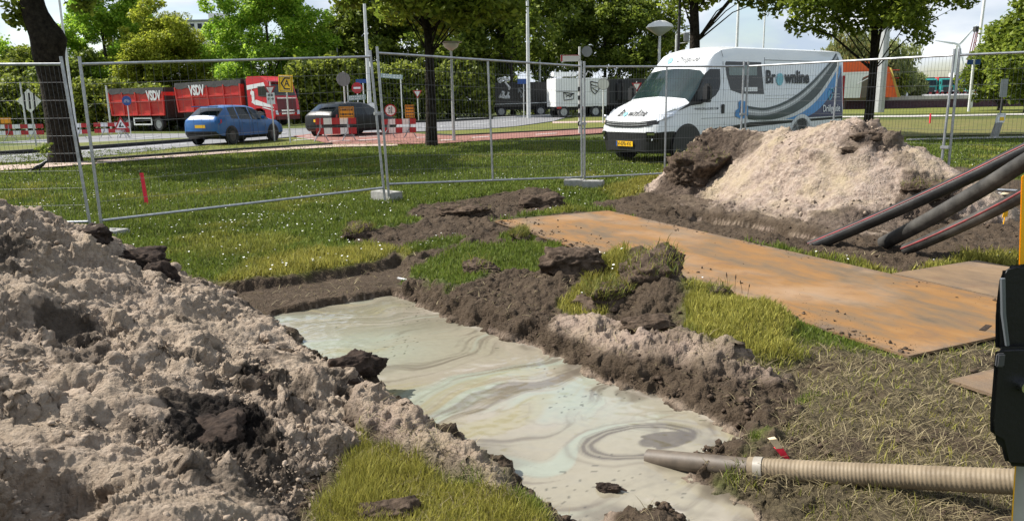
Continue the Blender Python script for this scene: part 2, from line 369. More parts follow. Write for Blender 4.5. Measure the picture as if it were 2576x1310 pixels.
def terrain(x, y, full=False):
    """height and cover masks (soil, sand, straw, dryness) of the ground"""
    x = np.asarray(x, float).ravel(); y = np.asarray(y, float).ravel(); n = len(x)
    z = far_slope(x, y); r = np.hypot(x, y)
    soil = np.zeros(n); sand = np.zeros(n); straw = np.zeros(n); dry = np.zeros(n); amp = np.zeros(n)
    nf = (y > 0.3) & (r < 24)
    i = np.where(nf)[0]; X, Y = x[i], y[i]
    if len(i):
        fade = 1 - sstep(14, 22, r[i])
        e1 = fbm(X, Y, 3.0, 4, 3); e2 = fbm(X, Y, 9.0, 3, 5); ee = (e1 * .10 + e2 * .05)
        Z = fbm(X, Y, .55, 3, 11) * .045 * fade
        s_soil = np.minimum(sdf(X, Y, P_SOIL), sdf(X, Y, P_SOILB)) + ee
        so = 1 - sstep(-.05, .05, s_soil)
        for P in P_ISL:
            so = np.minimum(so, sstep(-.06, .04, sdf(X, Y, P) + ee * 1.4))
        mound = 1 - sstep(-.05, .10, sdf(X, Y, P_MOUND) + ee); so = so * (1 - mound)
        gl = 1 - sstep(-.08, .05, sdf(X, Y, P_GRASSL) + ee)
        st = (1 - sstep(-.12, .12, sdf(X, Y, P_STRAW) + ee * 2)) * (1 - mound)
        strip = 1 - sstep(-.05, .04, sdf(X, Y, P_STRIP) + ee * .5)
        bl = 1 - sstep(-.07, .05, sdf(X, Y, P_BANKL) + ee * .7); br = 1 - sstep(-.10, .06, sdf(X, Y, P_BANKR) + ee * 1.2)
        sb = 1 - sstep(-.3, .1, sdf(X, Y, P_SANDB) + ee * 4)
        so = so * (1 - gl * .85)
        leftside = sstep(.3, -.1, X + .55 - .08 * Y) * sstep(5.6, 5.0, Y)       # trampled ground under the near heap
        so = np.maximum(so, leftside * (1 - gl))
        for bx, by, br_, bh in BUMPS:
            Z += bh * np.exp(-((X - bx) ** 2 + (Y - by) ** 2) / (br_ * br_))
        lump = billow(X, Y, 4.5, 4, 21)
        rough = so * (1 - strip * .75)
        Z += rough * (lump - .30) * .05 * fade
        Z -= strip * .085
        Z += bl * (.10 + .05 * (lump - .3)) + br * (.085 + .05 * (lump - .3))
        Z += mound * .05
        Z += st * (fbm(X, Y, 6, 3, 61) * .03)
        tr = 1 - sstep(-.20, .16, sdf(X, Y, P_TRENCH) + e1 * .05); Z -= tr * .30
        sp = sdf(X, Y, P_POOL) + e2 * .035 + e1 * .02
        slope = .95 + 2.6 * strip - .55 * sstep(2.95, 2.6, Y) * sstep(-.1, .2, X); cap = FZ + .012 + (sp + e1 * .10 * (1 - strip * .8)) * slope; kk = .05
        hh = np.clip(.5 + .5 * (cap - Z) / kk, 0, 1); Z = np.where(sp < .6, cap * (1 - hh) + Z * hh - kk * hh * (1 - hh), Z); Z = np.where(sp < -.12, np.minimum(Z, -.5), Z)
        for P in PLATES:
            fl = 1 - sstep(0, .10, sdf(X, Y, P)); Z = Z * (1 - fl) + (-.012) * fl; so = np.maximum(so, .6 * (1 - sstep(0, .07, sdf(X, Y, P) + ee * .6)))
        z[i] += Z
        face = (1 - sstep(.14, .34, sp)) * sstep(-.12, -.02, sp); amp[i] = np.maximum(np.maximum(rough * .040, np.maximum(bl, br) * .052), np.maximum(face * (.048 - .03 * strip), tr * .05)) * fade * (1 - .9 * gl) * (1 - .55 * sstep(2.95, 2.6, Y) * sstep(-.1, .2, X)) + st * .014
        for P in PLATES: amp[i] *= sstep(.0, .10, sdf(X, Y, P))
        so = np.maximum(so, st * sstep(.02, .30, fbm(X, Y, 2.1, 4, 67)) * .85)
        soil[i] = so; sand[i] = np.clip(np.maximum(bl * 1.0, np.maximum(br * (.85 + e1 * 1.5), sb * .2)), 0, 1)
        spl = np.clip(1 - np.abs(Z - FZ - .006) / .022, 0, 1); sand[i] = np.maximum(sand[i] * sstep(-.06, .02, Z - br * .03), spl * .9 * sstep(-.25, .1, e1) * (sp > -.1))     # dried mud along the edge
        straw[i] = st
        dd = np.zeros(len(i))
        for P in P_DRY + [P_ISL[3]]: dd = np.maximum(dd, 1 - sstep(-.1, .3, sdf(X, Y, P) + ee * 2))
        dry[i] = np.clip(np.maximum(dd, np.maximum(mound, gl * 1.)) + 0 * X, 0, 1)
    return (z, soil, sand, straw, dry, amp) if full else (z, soil, sand, straw, dry)

def ground_material():
    m = bpy.data.materials.new('ground_cover'); m.use_nodes = True; nt = m.node_tree; N = nt.nodes; L = nt.links
    b = N['Principled BSDF']; b.inputs['Roughness'].default_value = .95; b.inputs['Specular IOR Level'].default_value = .15
    t = N.new('ShaderNodeTexCoord'); a = N.new('ShaderNodeAttribute'); a.attribute_name = 'cover'; sp = N.new('ShaderNodeSeparateColor'); L.new(a.outputs['Color'], sp.inputs[0])
    dr = N.new('ShaderNodeAttribute'); dr.attribute_name = 'dryness'
    def noise(sc, d=6, ro=.6):
        n = N.new('ShaderNodeTexNoise'); n.inputs['Scale'].default_value = sc; n.inputs['Detail'].default_value = d; n.inputs['Roughness'].default_value = ro; L.new(t.outputs['Object'], n.inputs[0]); return n
    def ramp(src, cols):
        r = N.new('ShaderNodeValToRGB')
        while len(r.color_ramp.elements) < len(cols): r.color_ramp.elements.new(.5)
        for e, (p, c) in zip(r.color_ramp.elements, cols): e.position = p; e.color = (*c, 1)
        L.new(src, r.inputs[0]); return r
    def mix(f, c1, c2):
        x = N.new('ShaderNodeMix'); x.data_type = 'RGBA'
        if isinstance(f, float): x.inputs[0].default_value = f
        else: L.new(f, x.inputs[0])
        L.new(c1, x.inputs[6]); L.new(c2, x.inputs[7]); return x.outputs[2]
    nb = noise(.35, 5); ns = noise(22, 8, .7); nm = noise(2.2, 6)
    g1 = ramp(ns.outputs[0], [(.3, (.030, .042, .010)), (.5, (.060, .080, .018)), (.7, (.105, .122, .032))])
    g2 = ramp(ns.outputs[0], [(.3, (.07, .065, .018)), (.5, (.13, .125, .035)), (.7, (.20, .18, .06))])
    patch = ramp(nb.outputs[0], [(.48, (0, 0, 0)), (.72, (.7, .7, .7))])
    g = mix(patch.outputs[0], g1.outputs[0], g2.outputs[0]); g = mix(dr.outputs['Fac'], g, g2.outputs[0])
    so = ramp(ns.outputs[0], [(.25, (.018, .013, .0085)), (.5, (.056, .040, .0265)), (.75, (.122, .091, .063))])
    so2 = ramp(nm.outputs[0], [(.35, (.047, .033, .022)), (.65, (.102, .075, .051))])
    soilc = mix(.45, so.outputs[0], so2.outputs[0])
    sa = ramp(ns.outputs[0], [(.25, (.17, .125, .095)), (.5, (.28, .215, .17)), (.75, (.38, .31, .245))])
    sa2 = ramp(nm.outputs[0], [(.35, (.29, .215, .18)), (.65, (.32, .26, .17))])
    sandc = mix(.45, sa.outputs[0], sa2.outputs[0])
    stw = ramp(ns.outputs[0], [(.25, (.030, .024, .015)), (.5, (.075, .060, .036)), (.75, (.17, .135, .078))])
    c = mix(sp.outputs[2], g, stw.outputs[0]); c = mix(sp.outputs[0], c, soilc); c = mix(sp.outputs[1], c, sandc)
    L.new(c, b.inputs['Base Color'])
    k = N.new('ShaderNodeBump'); k.inputs['Strength'].default_value = .9; k.inputs['Distance'].default_value = .024
    n3 = noise(50, 9, .75); L.new(k.outputs[0], b.inputs['Normal'])
    vs_ = []
    for sc_ in (30, 75):
        dm = N.new('ShaderNodeVectorMath'); dm.operation = 'MULTIPLY_ADD'; dm.inputs[1].default_value = (.06, .06, .06); L.new(nm.outputs['Color'], dm.inputs[0]); L.new(t.outputs['Object'], dm.inputs[2])
        v = N.new('ShaderNodeTexVoronoi'); v.inputs['Scale'].default_value = sc_; L.new(dm.outputs[0], v.inputs[0]); vs_.append(v)
    ad = N.new('ShaderNodeMath'); ad.operation = 'MULTIPLY_ADD'; ad.inputs[1].default_value = -.55; L.new(vs_[0].outputs['Distance'], ad.inputs[0])
    ad2 = N.new('ShaderNodeMath'); ad2.operation = 'MULTIPLY_ADD'; ad2.inputs[1].default_value = -.35; L.new(vs_[1].outputs['Distance'], ad2.inputs[0]); L.new(n3.outputs[0], ad2.inputs[2]); L.new(ad2.outputs[0], ad.inputs[2]); L.new(ad.outputs[0], k.inputs['Height'])
    return m
M['ground'] = ground_material()

def build_ground():
    fine = np.linspace(R_(-50), R_(50), 1000); coarse = np.linspace(R_(50), R_(310), 60)[1:-1]
    ang = np.concatenate([fine, coarse])
    rad = np.concatenate([np.geomspace(.02, 2.2, 40)[:-1], np.geomspace(2.2, 13, 520)[:-1], np.geomspace(13, 30, 70)[:-1], np.geomspace(30, 160, 70)[:-1], np.geomspace(160, 3000, 20)])
    A, Rr = np.meshgrid(ang, rad); x = np.sin(A) * Rr; y = np.cos(A) * Rr
    z, so, sa, stw, dry, amp = terrain(x, y, True)
    na, nr = len(ang), len(rad)
    V = displace_grid(np.stack([x, y, z.reshape(x.shape)], 2), amp.reshape(x.shape), 5.0, 6, .66, 5, .30).reshape(-1, 3)
    I = (np.arange(nr - 1)[:, None] * na + np.arange(na)[None, :]); J = (np.arange(nr - 1)[:, None] * na + (np.arange(na)[None, :] + 1) % na)
    Fq = np.stack([I, I + na, J + na, J], -1).reshape(-1, 4)
    col = np.stack([so, sa, stw, np.ones_like(so)], 1)
    o = mesh_np('ground', V, Fq, M['ground'], smooth=True, attrs={'cover': col, 'dryness': dry})
    tag(o, kind='structure')
build_ground()

# ------------------------------------------------------------------ heaps of excavated sand
def tps(ctrl):
    c = np.array(ctrl, float); n = len(c); P = c[:, :2]
    d = np.linalg.norm(P[:, None] - P[None], axis=2); K = np.where(d > 0, d * d * np.log(d + 1e-12), 0) + np.eye(n) * 1e-2
    Q = np.concatenate([np.ones((n, 1)), P], 1); A = np.zeros((n + 3, n + 3)); A[:n, :n] = K; A[:n, n:] = Q; A[n:, :n] = Q.T
    w = np.linalg.solve(A, np.concatenate([c[:, 2], np.zeros(3)]))
    def f(x, y):
        x = np.asarray(x).ravel(); y = np.asarray(y).ravel(); r = w[n] + w[n + 1] * x + w[n + 2] * y
        for i in range(n):
            d2 = (x - P[i, 0]) ** 2 + (y - P[i, 1]) ** 2; r = r + w[i] * .5 * d2 * np.log(d2 + 1e-12)
        return r
    return f
def sand_material(name, lo, mid, hi, tint, peat_lo=(.007, .006, .005), peat_hi=(.034, .026, .021)):
    m = bpy.data.materials.new(name); m.use_nodes = True; nt = m.node_tree; N = nt.nodes; L = nt.links
    b = N['Principled BSDF']; b.inputs['Roughness'].default_value = .95; b.inputs['Specular IOR Level'].default_value = .12
    t = N.new('ShaderNodeTexCoord'); a = N.new('ShaderNodeAttribute'); a.attribute_name = 'peat'
    def noise(sc, d=7, ro=.65):
        n = N.new('ShaderNodeTexNoise'); n.inputs['Scale'].default_value = sc; n.inputs['Detail'].default_value = d; n.inputs['Roughness'].default_value = ro; L.new(t.outputs['Object'], n.inputs[0]); return n
    ns = noise(16); nm = noise(1.6, 5)
    r = N.new('ShaderNodeValToRGB'); r.color_ramp.elements.new(.5)
    for e, (p, c) in zip(r.color_ramp.elements, ((.28, lo), (.5, mid), (.72, hi))): e.position = p; e.color = (*c, 1)
    L.new(ns.outputs[0], r.inputs[0])
    r2 = N.new('ShaderNodeValToRGB'); r2.color_ramp.elements[0].position = .46; r2.color_ramp.elements[1].position = .66; r2.color_ramp.elements[0].color = (0, 0, 0, 1); r2.color_ramp.elements[1].color = (.75, .75, .75, 1)
    L.new(nm.outputs[0], r2.inputs[0])
    x = N.new('ShaderNodeMix'); x.data_type = 'RGBA'; L.new(r2.outputs[0], x.inputs[0]); L.new(r.outputs[0], x.inputs[6]); x.inputs[7].default_value = (*tint, 1)
    rp = N.new('ShaderNodeValToRGB'); rp.color_ramp.elements[0].position = .3; rp.color_ramp.elements[1].position = .75; rp.color_ramp.elements[0].color = (*peat_lo, 1); rp.color_ramp.elements[1].color = (*peat_hi, 1)
    L.new(ns.outputs[0], rp.inputs[0])
    y = N.new('ShaderNodeMix'); y.data_type = 'RGBA'; L.new(a.outputs['Fac'], y.inputs[0]); L.new(x.outputs[2], y.inputs[6]); L.new(rp.outputs[0], y.inputs[7])
    L.new(y.outputs[2], b.inputs['Base Color'])
    k = N.new('ShaderNodeBump'); k.inputs['Strength'].default_value = .9; k.inputs['Distance'].default_value = .028
    n3 = noise(60, 9, .75); L.new(k.outputs[0], b.inputs['Normal'])
    vs_ = []
    for sc_ in (26, 70):
        dm = N.new('ShaderNodeVectorMath'); dm.operation = 'MULTIPLY_ADD'; dm.inputs[1].default_value = (.06, .06, .06); L.new(nm.outputs['Color'], dm.inputs[0]); L.new(t.outputs['Object'], dm.inputs[2])
        v = N.new('ShaderNodeTexVoronoi'); v.inputs['Scale'].default_value = sc_; L.new(dm.outputs[0], v.inputs[0]); vs_.append(v)
    ad = N.new('ShaderNodeMath'); ad.operation = 'MULTIPLY_ADD'; ad.inputs[1].default_value = -.55; L.new(vs_[0].outputs['Distance'], ad.inputs[0])
    ad2 = N.new('ShaderNodeMath'); ad2.operation = 'MULTIPLY_ADD'; ad2.inputs[1].default_value = -.35; L.new(vs_[1].outputs['Distance'], ad2.inputs[0]); L.new(n3.outputs[0], ad2.inputs[2]); L.new(ad2.outputs[0], ad.inputs[2]); L.new(ad.outputs[0], k.inputs['Height'])
    return m
M['sand_l'] = sand_material('grey_beige_sand', (.165, .124, .092), (.33, .26, .198), (.47, .385, .305), (.35, .28, .205))
M['sand_r'] = sand_material('pinkish_sand', (.19, .142, .112), (.32, .250, .202), (.43, .350, .290), (.37, .30, .19), (.035, .026, .020), (.12, .088, .066))
M['peat'] = mat('black_peat', (.012, .009, .008), .98, 0, 0, 14, .012, 40, .1, col2=(.060, .043, .033))
M['soil_clod'] = mat('brown_clod', (.024, .017, .012), .98, 0, 0, 16, .016, 40, .1, col2=(.105, .076, .055))
M['sand_clod'] = mat('sand_clod', (.19, .145, .108), .98, 0, 0, 20, .008, 60, .1, col2=(.36, .29, .225))

def hl_in(x, y):
    q = np.array([(-7.5, 6.0), (-4.6, 6.7), (-3.2, 6.3), (-2.3, 5.9), (-1.75, 5.2), (-1.2, 4.4), (-.75, 3.6), (-.60, 3.0), (-.62, 2.3), (-.7, 1.0), (-7.5, .5)]); return sdf(x, y, q) < 0
def hr_in(x, y):
    q = np.array([(1.4, 13.9), (1.9, 12.4), (2.4, 10.9), (3.2, 9.2), (4.0, 8.0), (5.6, 7.9), (7.2, 8.4), (7.2, 10.6), (5.9, 12.6), (4.2, 14.1), (2.6, 14.6)]); return sdf(x, y, q) < 0
def cpts(L): return [tuple(atd(u, v, y)) for u, v, y in L]
HL = cpts([(-420, 470, 4.2), (-200, 490, 4.6), (0, 512, 4.9), (60, 532, 5.0), (130, 560, 5.2), (250, 590, 5.4), (330, 645, 5.4), (400, 695, 5.3), (500, 735, 5.2), (600, 786, 5.0), (690, 832, 4.75), (760, 884, 4.4), (840, 930, 4.1),
           (0, 650, 4.25), (200, 700, 4.5), (400, 780, 4.55), (560, 830, 4.5), (0, 850, 3.35), (250, 850, 3.6), (500, 890, 3.85), (700, 960, 3.75), (0, 1100, 2.5), (250, 1100, 2.7), (500, 1090, 2.92), (700, 1090, 3.1),
           (0, 1310, 1.85), (300, 1310, 2.05), (550, 1310, 2.25), (-400, 900, 2.9), (-400, 1310, 1.6)]) + \
     [(*at(870, 1130)[:2], .0), (*at(905, 1010)[:2], .02), (*at(810, 1250)[:2], -.02), (*at(770, 1420)[:2], -.05), (-3.6, 6.6, -.1), (-2.9, 6.7, -.15), (-2.2, 6.3, -.15), (-1.6, 5.6, -.2), (-4.6, 6.4, .1), (-6, 5, .15), (-6, 3, .2), (-1.0, .9, -.1), (-3, .8, .2), (-.35, 3.2, -.25), (-.55, 4.4, -.25)]
f_hl = tps(HL)
PEAT_AND_SHADE = [(160, 800, .20, .75), (205, 870, .15, .6), (545, 1050, .26, 1.0), (600, 1105, .14, .7), (480, 1010, .12, .7), (520, 1180, .10, .5), (345, 640, .26, 1.), (395, 685, .22, 1.), (300, 612, .22, .9), (220, 580, .16, .8), (270, 600, .2, .8), (450, 700, .12, .6), (545, 740, .12, .6), (660, 945, .13, .9), (700, 985, .10, .8), (590, 1080, .22, .9), (470, 1010, .14, .8), (520, 1120, .16, .8), (470, 905, .08, .6), (430, 860, .07, .5),  # peat patches, widened so their dark colour also stands for shade
         (820, 960, .12, .6), (880, 990, .10, .7), (690, 1270, .13, .7), (720, 1180, .09, .4), (600, 760, .10, .4), (640, 800, .10, .5), (120, 790, .10, .4), (760, 900, .08, .6), (240, 880, .07, .5), (760, 1030, .10, .5), (610, 1230, .09, .5), (100, 1260, .10, .4), (170, 1215, .10, .45)]  # closing entries paint the shade inside the bottom-left hollow
HOLES = [(168, 815, .22, .15), (170, 1180, .14, .26), (110, 1245, .13, .26), (60, 1270, .1, .15), (330, 930, .06, .06), (190, 985, .09, .05), (560, 1060, .20, .06), (640, 940, .1, .05), (760, 1000, .1, .05)]
def on_heap(u, v, f=f_hl):
    d = ray(u, v)
    for t in np.linspace(1.0, 16, 800):
        p = np.array([0, 0, EYE]) + d * t
        if p[2] < max(float(f(p[0], p[1])[0]), -.05): return p
    return at(u, v)
PEAT_AND_SHADE = [(*on_heap(u, v)[:2], r, h) for u, v, r, h in PEAT_AND_SHADE]; HOLES = [(*on_heap(u, v)[:2], r, h) for u, v, r, h in HOLES]
def heap_left_z(x, y):
    z = f_hl(x, y); am = sstep(-.12, .10, z)
    z = z + am * (fbm(x, y, 1.7, 3, 71) * .08 + (billow(x, y, 2.6, 3, 81) - .28) * .12)
    for hx, hy, r, d in HOLES: z = z - d * np.exp(-(((x - hx) ** 2 + (y - hy) ** 2) / (r * r)) ** 1.5)
    return z
def build_heap_left():
    ang = np.linspace(R_(-66), R_(-4), 760); rad = np.geomspace(1.25, 7.6, 640)
    A, Rr = np.meshgrid(ang, rad); x = (np.sin(A) * Rr).ravel(); y = (np.cos(A) * Rr).ravel()
    z = heap_left_z(x, y)
    g = np.full(len(x), -.12); pool = sdf(x, y, P_POOL); g = np.where(pool < .05, -.4, g)
    z = np.where(pool < .10, np.minimum(z, -.02 - (.10 - pool) * 1.6), z)
    peat = np.zeros(len(x)); w = fbm(x, y, 5, 4, 91); w2 = fbm(x, y, 24, 3, 92)
    for px, py, r, h in PEAT_AND_SHADE:
        d = np.hypot(x - px, y - py) / r; peat = np.maximum(peat, h * (1 - sstep(.78, .92, d + w * .55 + w2 * .35)))  # mask holds peat and the painted shade of the hollow
    peat = np.maximum(peat, .70 * sstep(.17, .36, fbm(x, y, 2.6, 5, 95) + .16 * w2))
    na, nr = len(ang), len(rad); I = (np.arange(nr - 1)[:, None] * na + np.arange(na - 1)[None]).ravel()
    am = sstep(-.10, .04, z) * (.35 + 1.0 * sstep(-.25, .30, fbm(x, y, 1.5, 3, 85))) * .056
    Pd = displace_grid(np.stack([x, y, z], 1).reshape(nr, na, 3), am.reshape(nr, na), 4.4, 7, .68, 31, .30).reshape(-1, 3)
    Fq = np.stack([I, I + na, I + na + 1, I + 1], 1)
    Fq = Fq[(z[Fq] > g[Fq]).any(1)]
    used = np.unique(Fq); mp_ = np.full(len(x), -1); mp_[used] = np.arange(len(used))
    o = mesh_np('sand_heap', Pd[used], mp_[Fq], M['sand_l'], smooth=True, attrs={'peat': peat[used]})
    tag(o, 'large near heap of crumbly grey-beige sand with black peat lumps beside the mud pit', 'sand heap', 'heaps of excavated sand')
build_heap_left()

HR = cpts([(1660, 455, 13.0), (1690, 420, 12.9), (1715, 382, 12.7), (1750, 352, 12.5), (1810, 345, 12.2), (1880, 358, 11.8), (1960, 340, 11.4), (2060, 316, 10.9), (2130, 308, 10.6), (2200, 321, 10.3), (2280, 362, 10.0), (2350, 404, 9.7), (2420, 446, 9.4), (2475, 478, 9.2),
           (1780, 440, 11.9), (1850, 420, 11.4), (1800, 490, 11.3), (1950, 440, 10.6), (2080, 430, 10.0), (2080, 360, 10.35), (2240, 440, 9.6), (1950, 510, 10.0), (2080, 520, 9.4), (2230, 520, 9.1), (2330, 490, 9.1)]) + \
     [(*at(u, v)[:2], -.02) for u, v in ((1640, 490), (1700, 515), (1760, 528), (1850, 540), (1950, 556), (2060, 585), (2160, 600), (2260, 590), (2360, 560), (2450, 520))] + \
     [(2.6, 14.3, -.2), (3.6, 14.2, -.25), (4.6, 13.4, -.25), (5.6, 12.4, -.25), (6.4, 11.4, -.25), (6.9, 10.2, -.25), (6.3, 8.6, -.3), (1.7, 13.6, -.25)]
f_hr = tps(HR)
def heap_right_z(x, y):
    z = f_hr(x, y); am = sstep(-.15, .12, z)
    return z + am * (fbm(x, y, 1.2, 3, 171) * .09 + (billow(x, y, 1.7, 3, 181) - .28) * .12)
PEATS_R = [(*on_heap(u, v, f_hr)[:2], r, h) for u, v, r, h in ((2195, 338, .30, .8), (2150, 352, .2, .7), (2240, 350, .2, .7), (2135, 385, .18, .5), (2270, 400, .15, .5), (2330, 470, .34, .75), (2385, 475, .22, .7), (1760, 380, .50, 1), (1830, 365, .45, .95), (1720, 430, .45, 1), (1800, 410, .3, .8), (1880, 365, .3, .7), (1700, 470, .5, .9), (2100, 560, .5, .8), (2200, 560, .5, .85), (2320, 540, .5, .9), (1840, 545, .25, .8), (1700, 515, .35, .8), (1900, 552, .25, .75), (2000, 575, .3, .8), (1950, 330, .15, .6))]
def build_heap_right():
    xs = np.arange(1.0, 7.6, .017); ys = np.arange(7.8, 14.8, .020)
    X, Y = np.meshgrid(xs, ys); x = X.ravel(); y = Y.ravel(); z = heap_right_z(x, y)
    tr = sdf(x, y, P_TRENCH); z = np.where(tr < .5, np.minimum(z, -.34 + tr * 1.5 + .10 * fbm(x, y, 3, 3, 189)), z)
    peat = np.zeros(len(x)); w = fbm(x, y, 4, 4, 191)
    for px, py, r, h in PEATS_R:
        d = np.hypot(x - px, y - py) / r; peat = np.maximum(peat, h * (1 - sstep(.6, 1.05, d + w * .6)))
    peat = np.maximum(peat, .8 * sstep(.12, -.06, f_hr(x, y) + w * .08))
    peat = np.maximum(peat, .5 * sstep(.30, .5, fbm(x, y, 2.2, 4, 195)))
    na, nr = len(xs), len(ys); I = (np.arange(nr - 1)[:, None] * na + np.arange(na - 1)[None]).ravel()
    am = sstep(-.12, .04, z) * (.30 + 1.0 * sstep(-.2, .35, fbm(x, y, 1.1, 3, 185)) + .8 * peat) * .050
    Pd = displace_grid(np.stack([x, y, z], 1).reshape(nr, na, 3), am.reshape(nr, na), 3.6, 6, .66, 61, .30).reshape(-1, 3)
    Fq = np.stack([I, I + 1, I + na + 1, I + na], 1); Fq = Fq[(z[Fq] > -.12).all(1)]
    used = np.unique(Fq); mp_ = np.full(len(x), -1); mp_[used] = np.arange(len(used))
    o = mesh_np('sand_heap', Pd[used], mp_[Fq], M['sand_r'], smooth=True, attrs={'peat': peat[used]})
    tag(o, 'pale pinkish pointed sand heap with brown clods in front of the white van', 'sand heap', 'heaps of excavated sand')
build_heap_right()

# ------------------------------------------------------------------ drilling mud in the pit
def build_mud():
    x0, y0 = P_POOL.min(0) - .12; x1, y1 = P_POOL.max(0) + .12
    y0 = max(y0, 1.6)
    xs = np.arange(x0, x1, .010); ys = np.arange(y0, y1, .011); X, Y = np.meshgrid(xs, ys); x = X.ravel(); y = Y.ravel()
    s = sdf(x, y, P_POOL)
    c0 = at(1610, 1108, FZ, False)[:2]                       # eddy in front of the hose mouth
    dx, dy = x - c0[0], y - c0[1]; r = np.hypot(dx, dy * 1.25); th = np.exp(-(r / .22) ** 2) * 1.5
    qx = c0[0] + dx * np.cos(th) - dy * np.sin(th); qy = c0[1] + dx * np.sin(th) + dy * np.cos(th)
    wx = fbm(qx, qy, .9, 3, 301); wy = fbm(qx, qy, .9, 3, 311)
    fx = qx + .55 * wx; fy = qy + .55 * wy
    al = .80 * fx + .60 * fy; ac = -.60 * fx + .80 * fy      # streaks follow the pit
    b1 = fbm(al * .55, ac * 2.6, 1.1, 5, 321, .55); b2 = fbm(al * .35, ac * 5, 1.6, 5, 331, .6); b3 = fbm(al * .8, ac * 1.6, .8, 4, 341)
    C = np.zeros((len(x), 3)); beige = np.array([.460, .412, .305]); green = np.array([.465, .505, .405]); grey = np.array([.225, .185, .142]); yel = np.array([.455, .405, .235]); pink = np.array([.52, .445, .375])
    def mixc(C, c, w): return C * (1 - w[:, None]) + c * w[:, None]
    C[:] = beige
    C = mixc(C, pink, sstep(-.1, .35, b3) * .6)
    C = mixc(C, green, sstep(.02, .32, b1) * .85)
    zone = np.exp(-((x - at(1480, 1010, FZ, False)[0]) ** 2 + (y - at(1480, 1010, FZ, False)[1]) ** 2) / .32 ** 2) + np.exp(-((x + 1.05) ** 2 + (y - 5.0) ** 2) / .5 ** 2)
    C = mixc(C, green, np.clip(zone * (.75 + b2), 0, .9))
    C = mixc(C, yel, sstep(.20, .40, fbm(al * .5, ac * 3, 1.3, 4, 351)) * .6)
    near_r = np.exp(-(np.clip(-s, 0, 9) / .33) ** 2) * sstep(.0, .35, x + .6)
    C = mixc(C, grey, sstep(.14, .42, b2 * .8 + b3 * .35 + near_r * .18) * .78)
    thin = 1 - sstep(.0, .035, np.abs(b1 + .12 * b2 - .06)); C = mixc(C, grey, thin * .22)
    ex = (dx * .93 + dy * .36) / .315 + .10 * fbm(x, y, 4, 3, 355); ey = (-dx * .36 + dy * .93) / .18 + .18 * fbm(x, y, 4, 3, 357); er = np.hypot(ex, ey); ang_ = np.arctan2(ey, ex)
    open_ = sstep(-.2, .7, np.abs(ang_ + .95) - .25)                      # the hook opens towards the hose mouth
    band = sstep(.66, .74, er) * (1 - sstep(.98, 1.06, er)); streak = .62 + .38 * np.sin(er * 44 + b3 * 4)
    C = mixc(C, grey * .8, np.clip(band * streak * open_ * 1.2, 0, .95)); core = 1 - sstep(.85, 1.0, np.hypot((ex - .34) / .58, (ey + .22) / .52) + .25 * (ex < .1)); C = mixc(C, grey * .8, core * .95)
    tail = np.exp(-((er - 1.22) / .05) ** 2) * open_ * .45; C = mixc(C, grey, tail)
    C = mixc(C, np.array([.62, .55, .46]), np.clip(1 - (-s) / .045, 0, 1) * sstep(-.1, .2, fbm(x, y, 9, 3, 361)) * .8)       # foam rim
    farw = sstep(5.15, 5.6, y + .25 * b3); C = mixc(C, np.array([.30, .275, .20]), farw * sstep(-.35, .1, b2) * .75)
    edge_r = np.exp(-(np.clip(-s, 0, 9) / .16) ** 2) * sstep(-.5, .1, x + .25 * (4.6 - y)) ; C = mixc(C, grey * .75, edge_r * sstep(-.02, .28, fbm(x, y, 2.2, 4, 363)) * .8)
    sp = (perlin(x * 34, y * 34, 371) > .62) & (fbm(x, y, 1.8, 3, 372) > .20); C[sp] = C[sp] * .45
    C *= .50; C *= (1 + .05 * fbm(x, y, 30, 2, 381))[:, None]
    z = FZ + .004 * fbm(al, ac * 2, 2.0, 3, 391) + .0015 * fbm(x, y, 14, 2, 393)
    na, nr = len(xs), len(ys); I = (np.arange(nr - 1)[:, None] * na + np.arange(na - 1)[None]).ravel()
    Fq = np.stack([I, I + 1, I + na + 1, I + na], 1); Fq = Fq[(s[Fq] < .10).any(1)]
    used = np.unique(Fq); mp_ = np.full(len(x), -1); mp_[used] = np.arange(len(used))
    m = bpy.data.materials.new('drilling_mud'); m.use_nodes = True; b = m.node_tree.nodes['Principled BSDF']
    a = m.node_tree.nodes.new('ShaderNodeAttribute'); a.attribute_name = 'pigment'; m.node_tree.links.new(a.outputs['Color'], b.inputs['Base Color'])
    b.inputs['Roughness'].default_value = .09; b.inputs['Specular IOR Level'].default_value = .5
    o = mesh_np('mud_pool', np.stack([x, y, z], 1)[used], mp_[Fq], m, smooth=True, attrs={'pigment': np.concatenate([np.clip(C, 0, 1), np.ones((len(C), 1))], 1)[used]})
    tag(o, kind='structure')
build_mud()

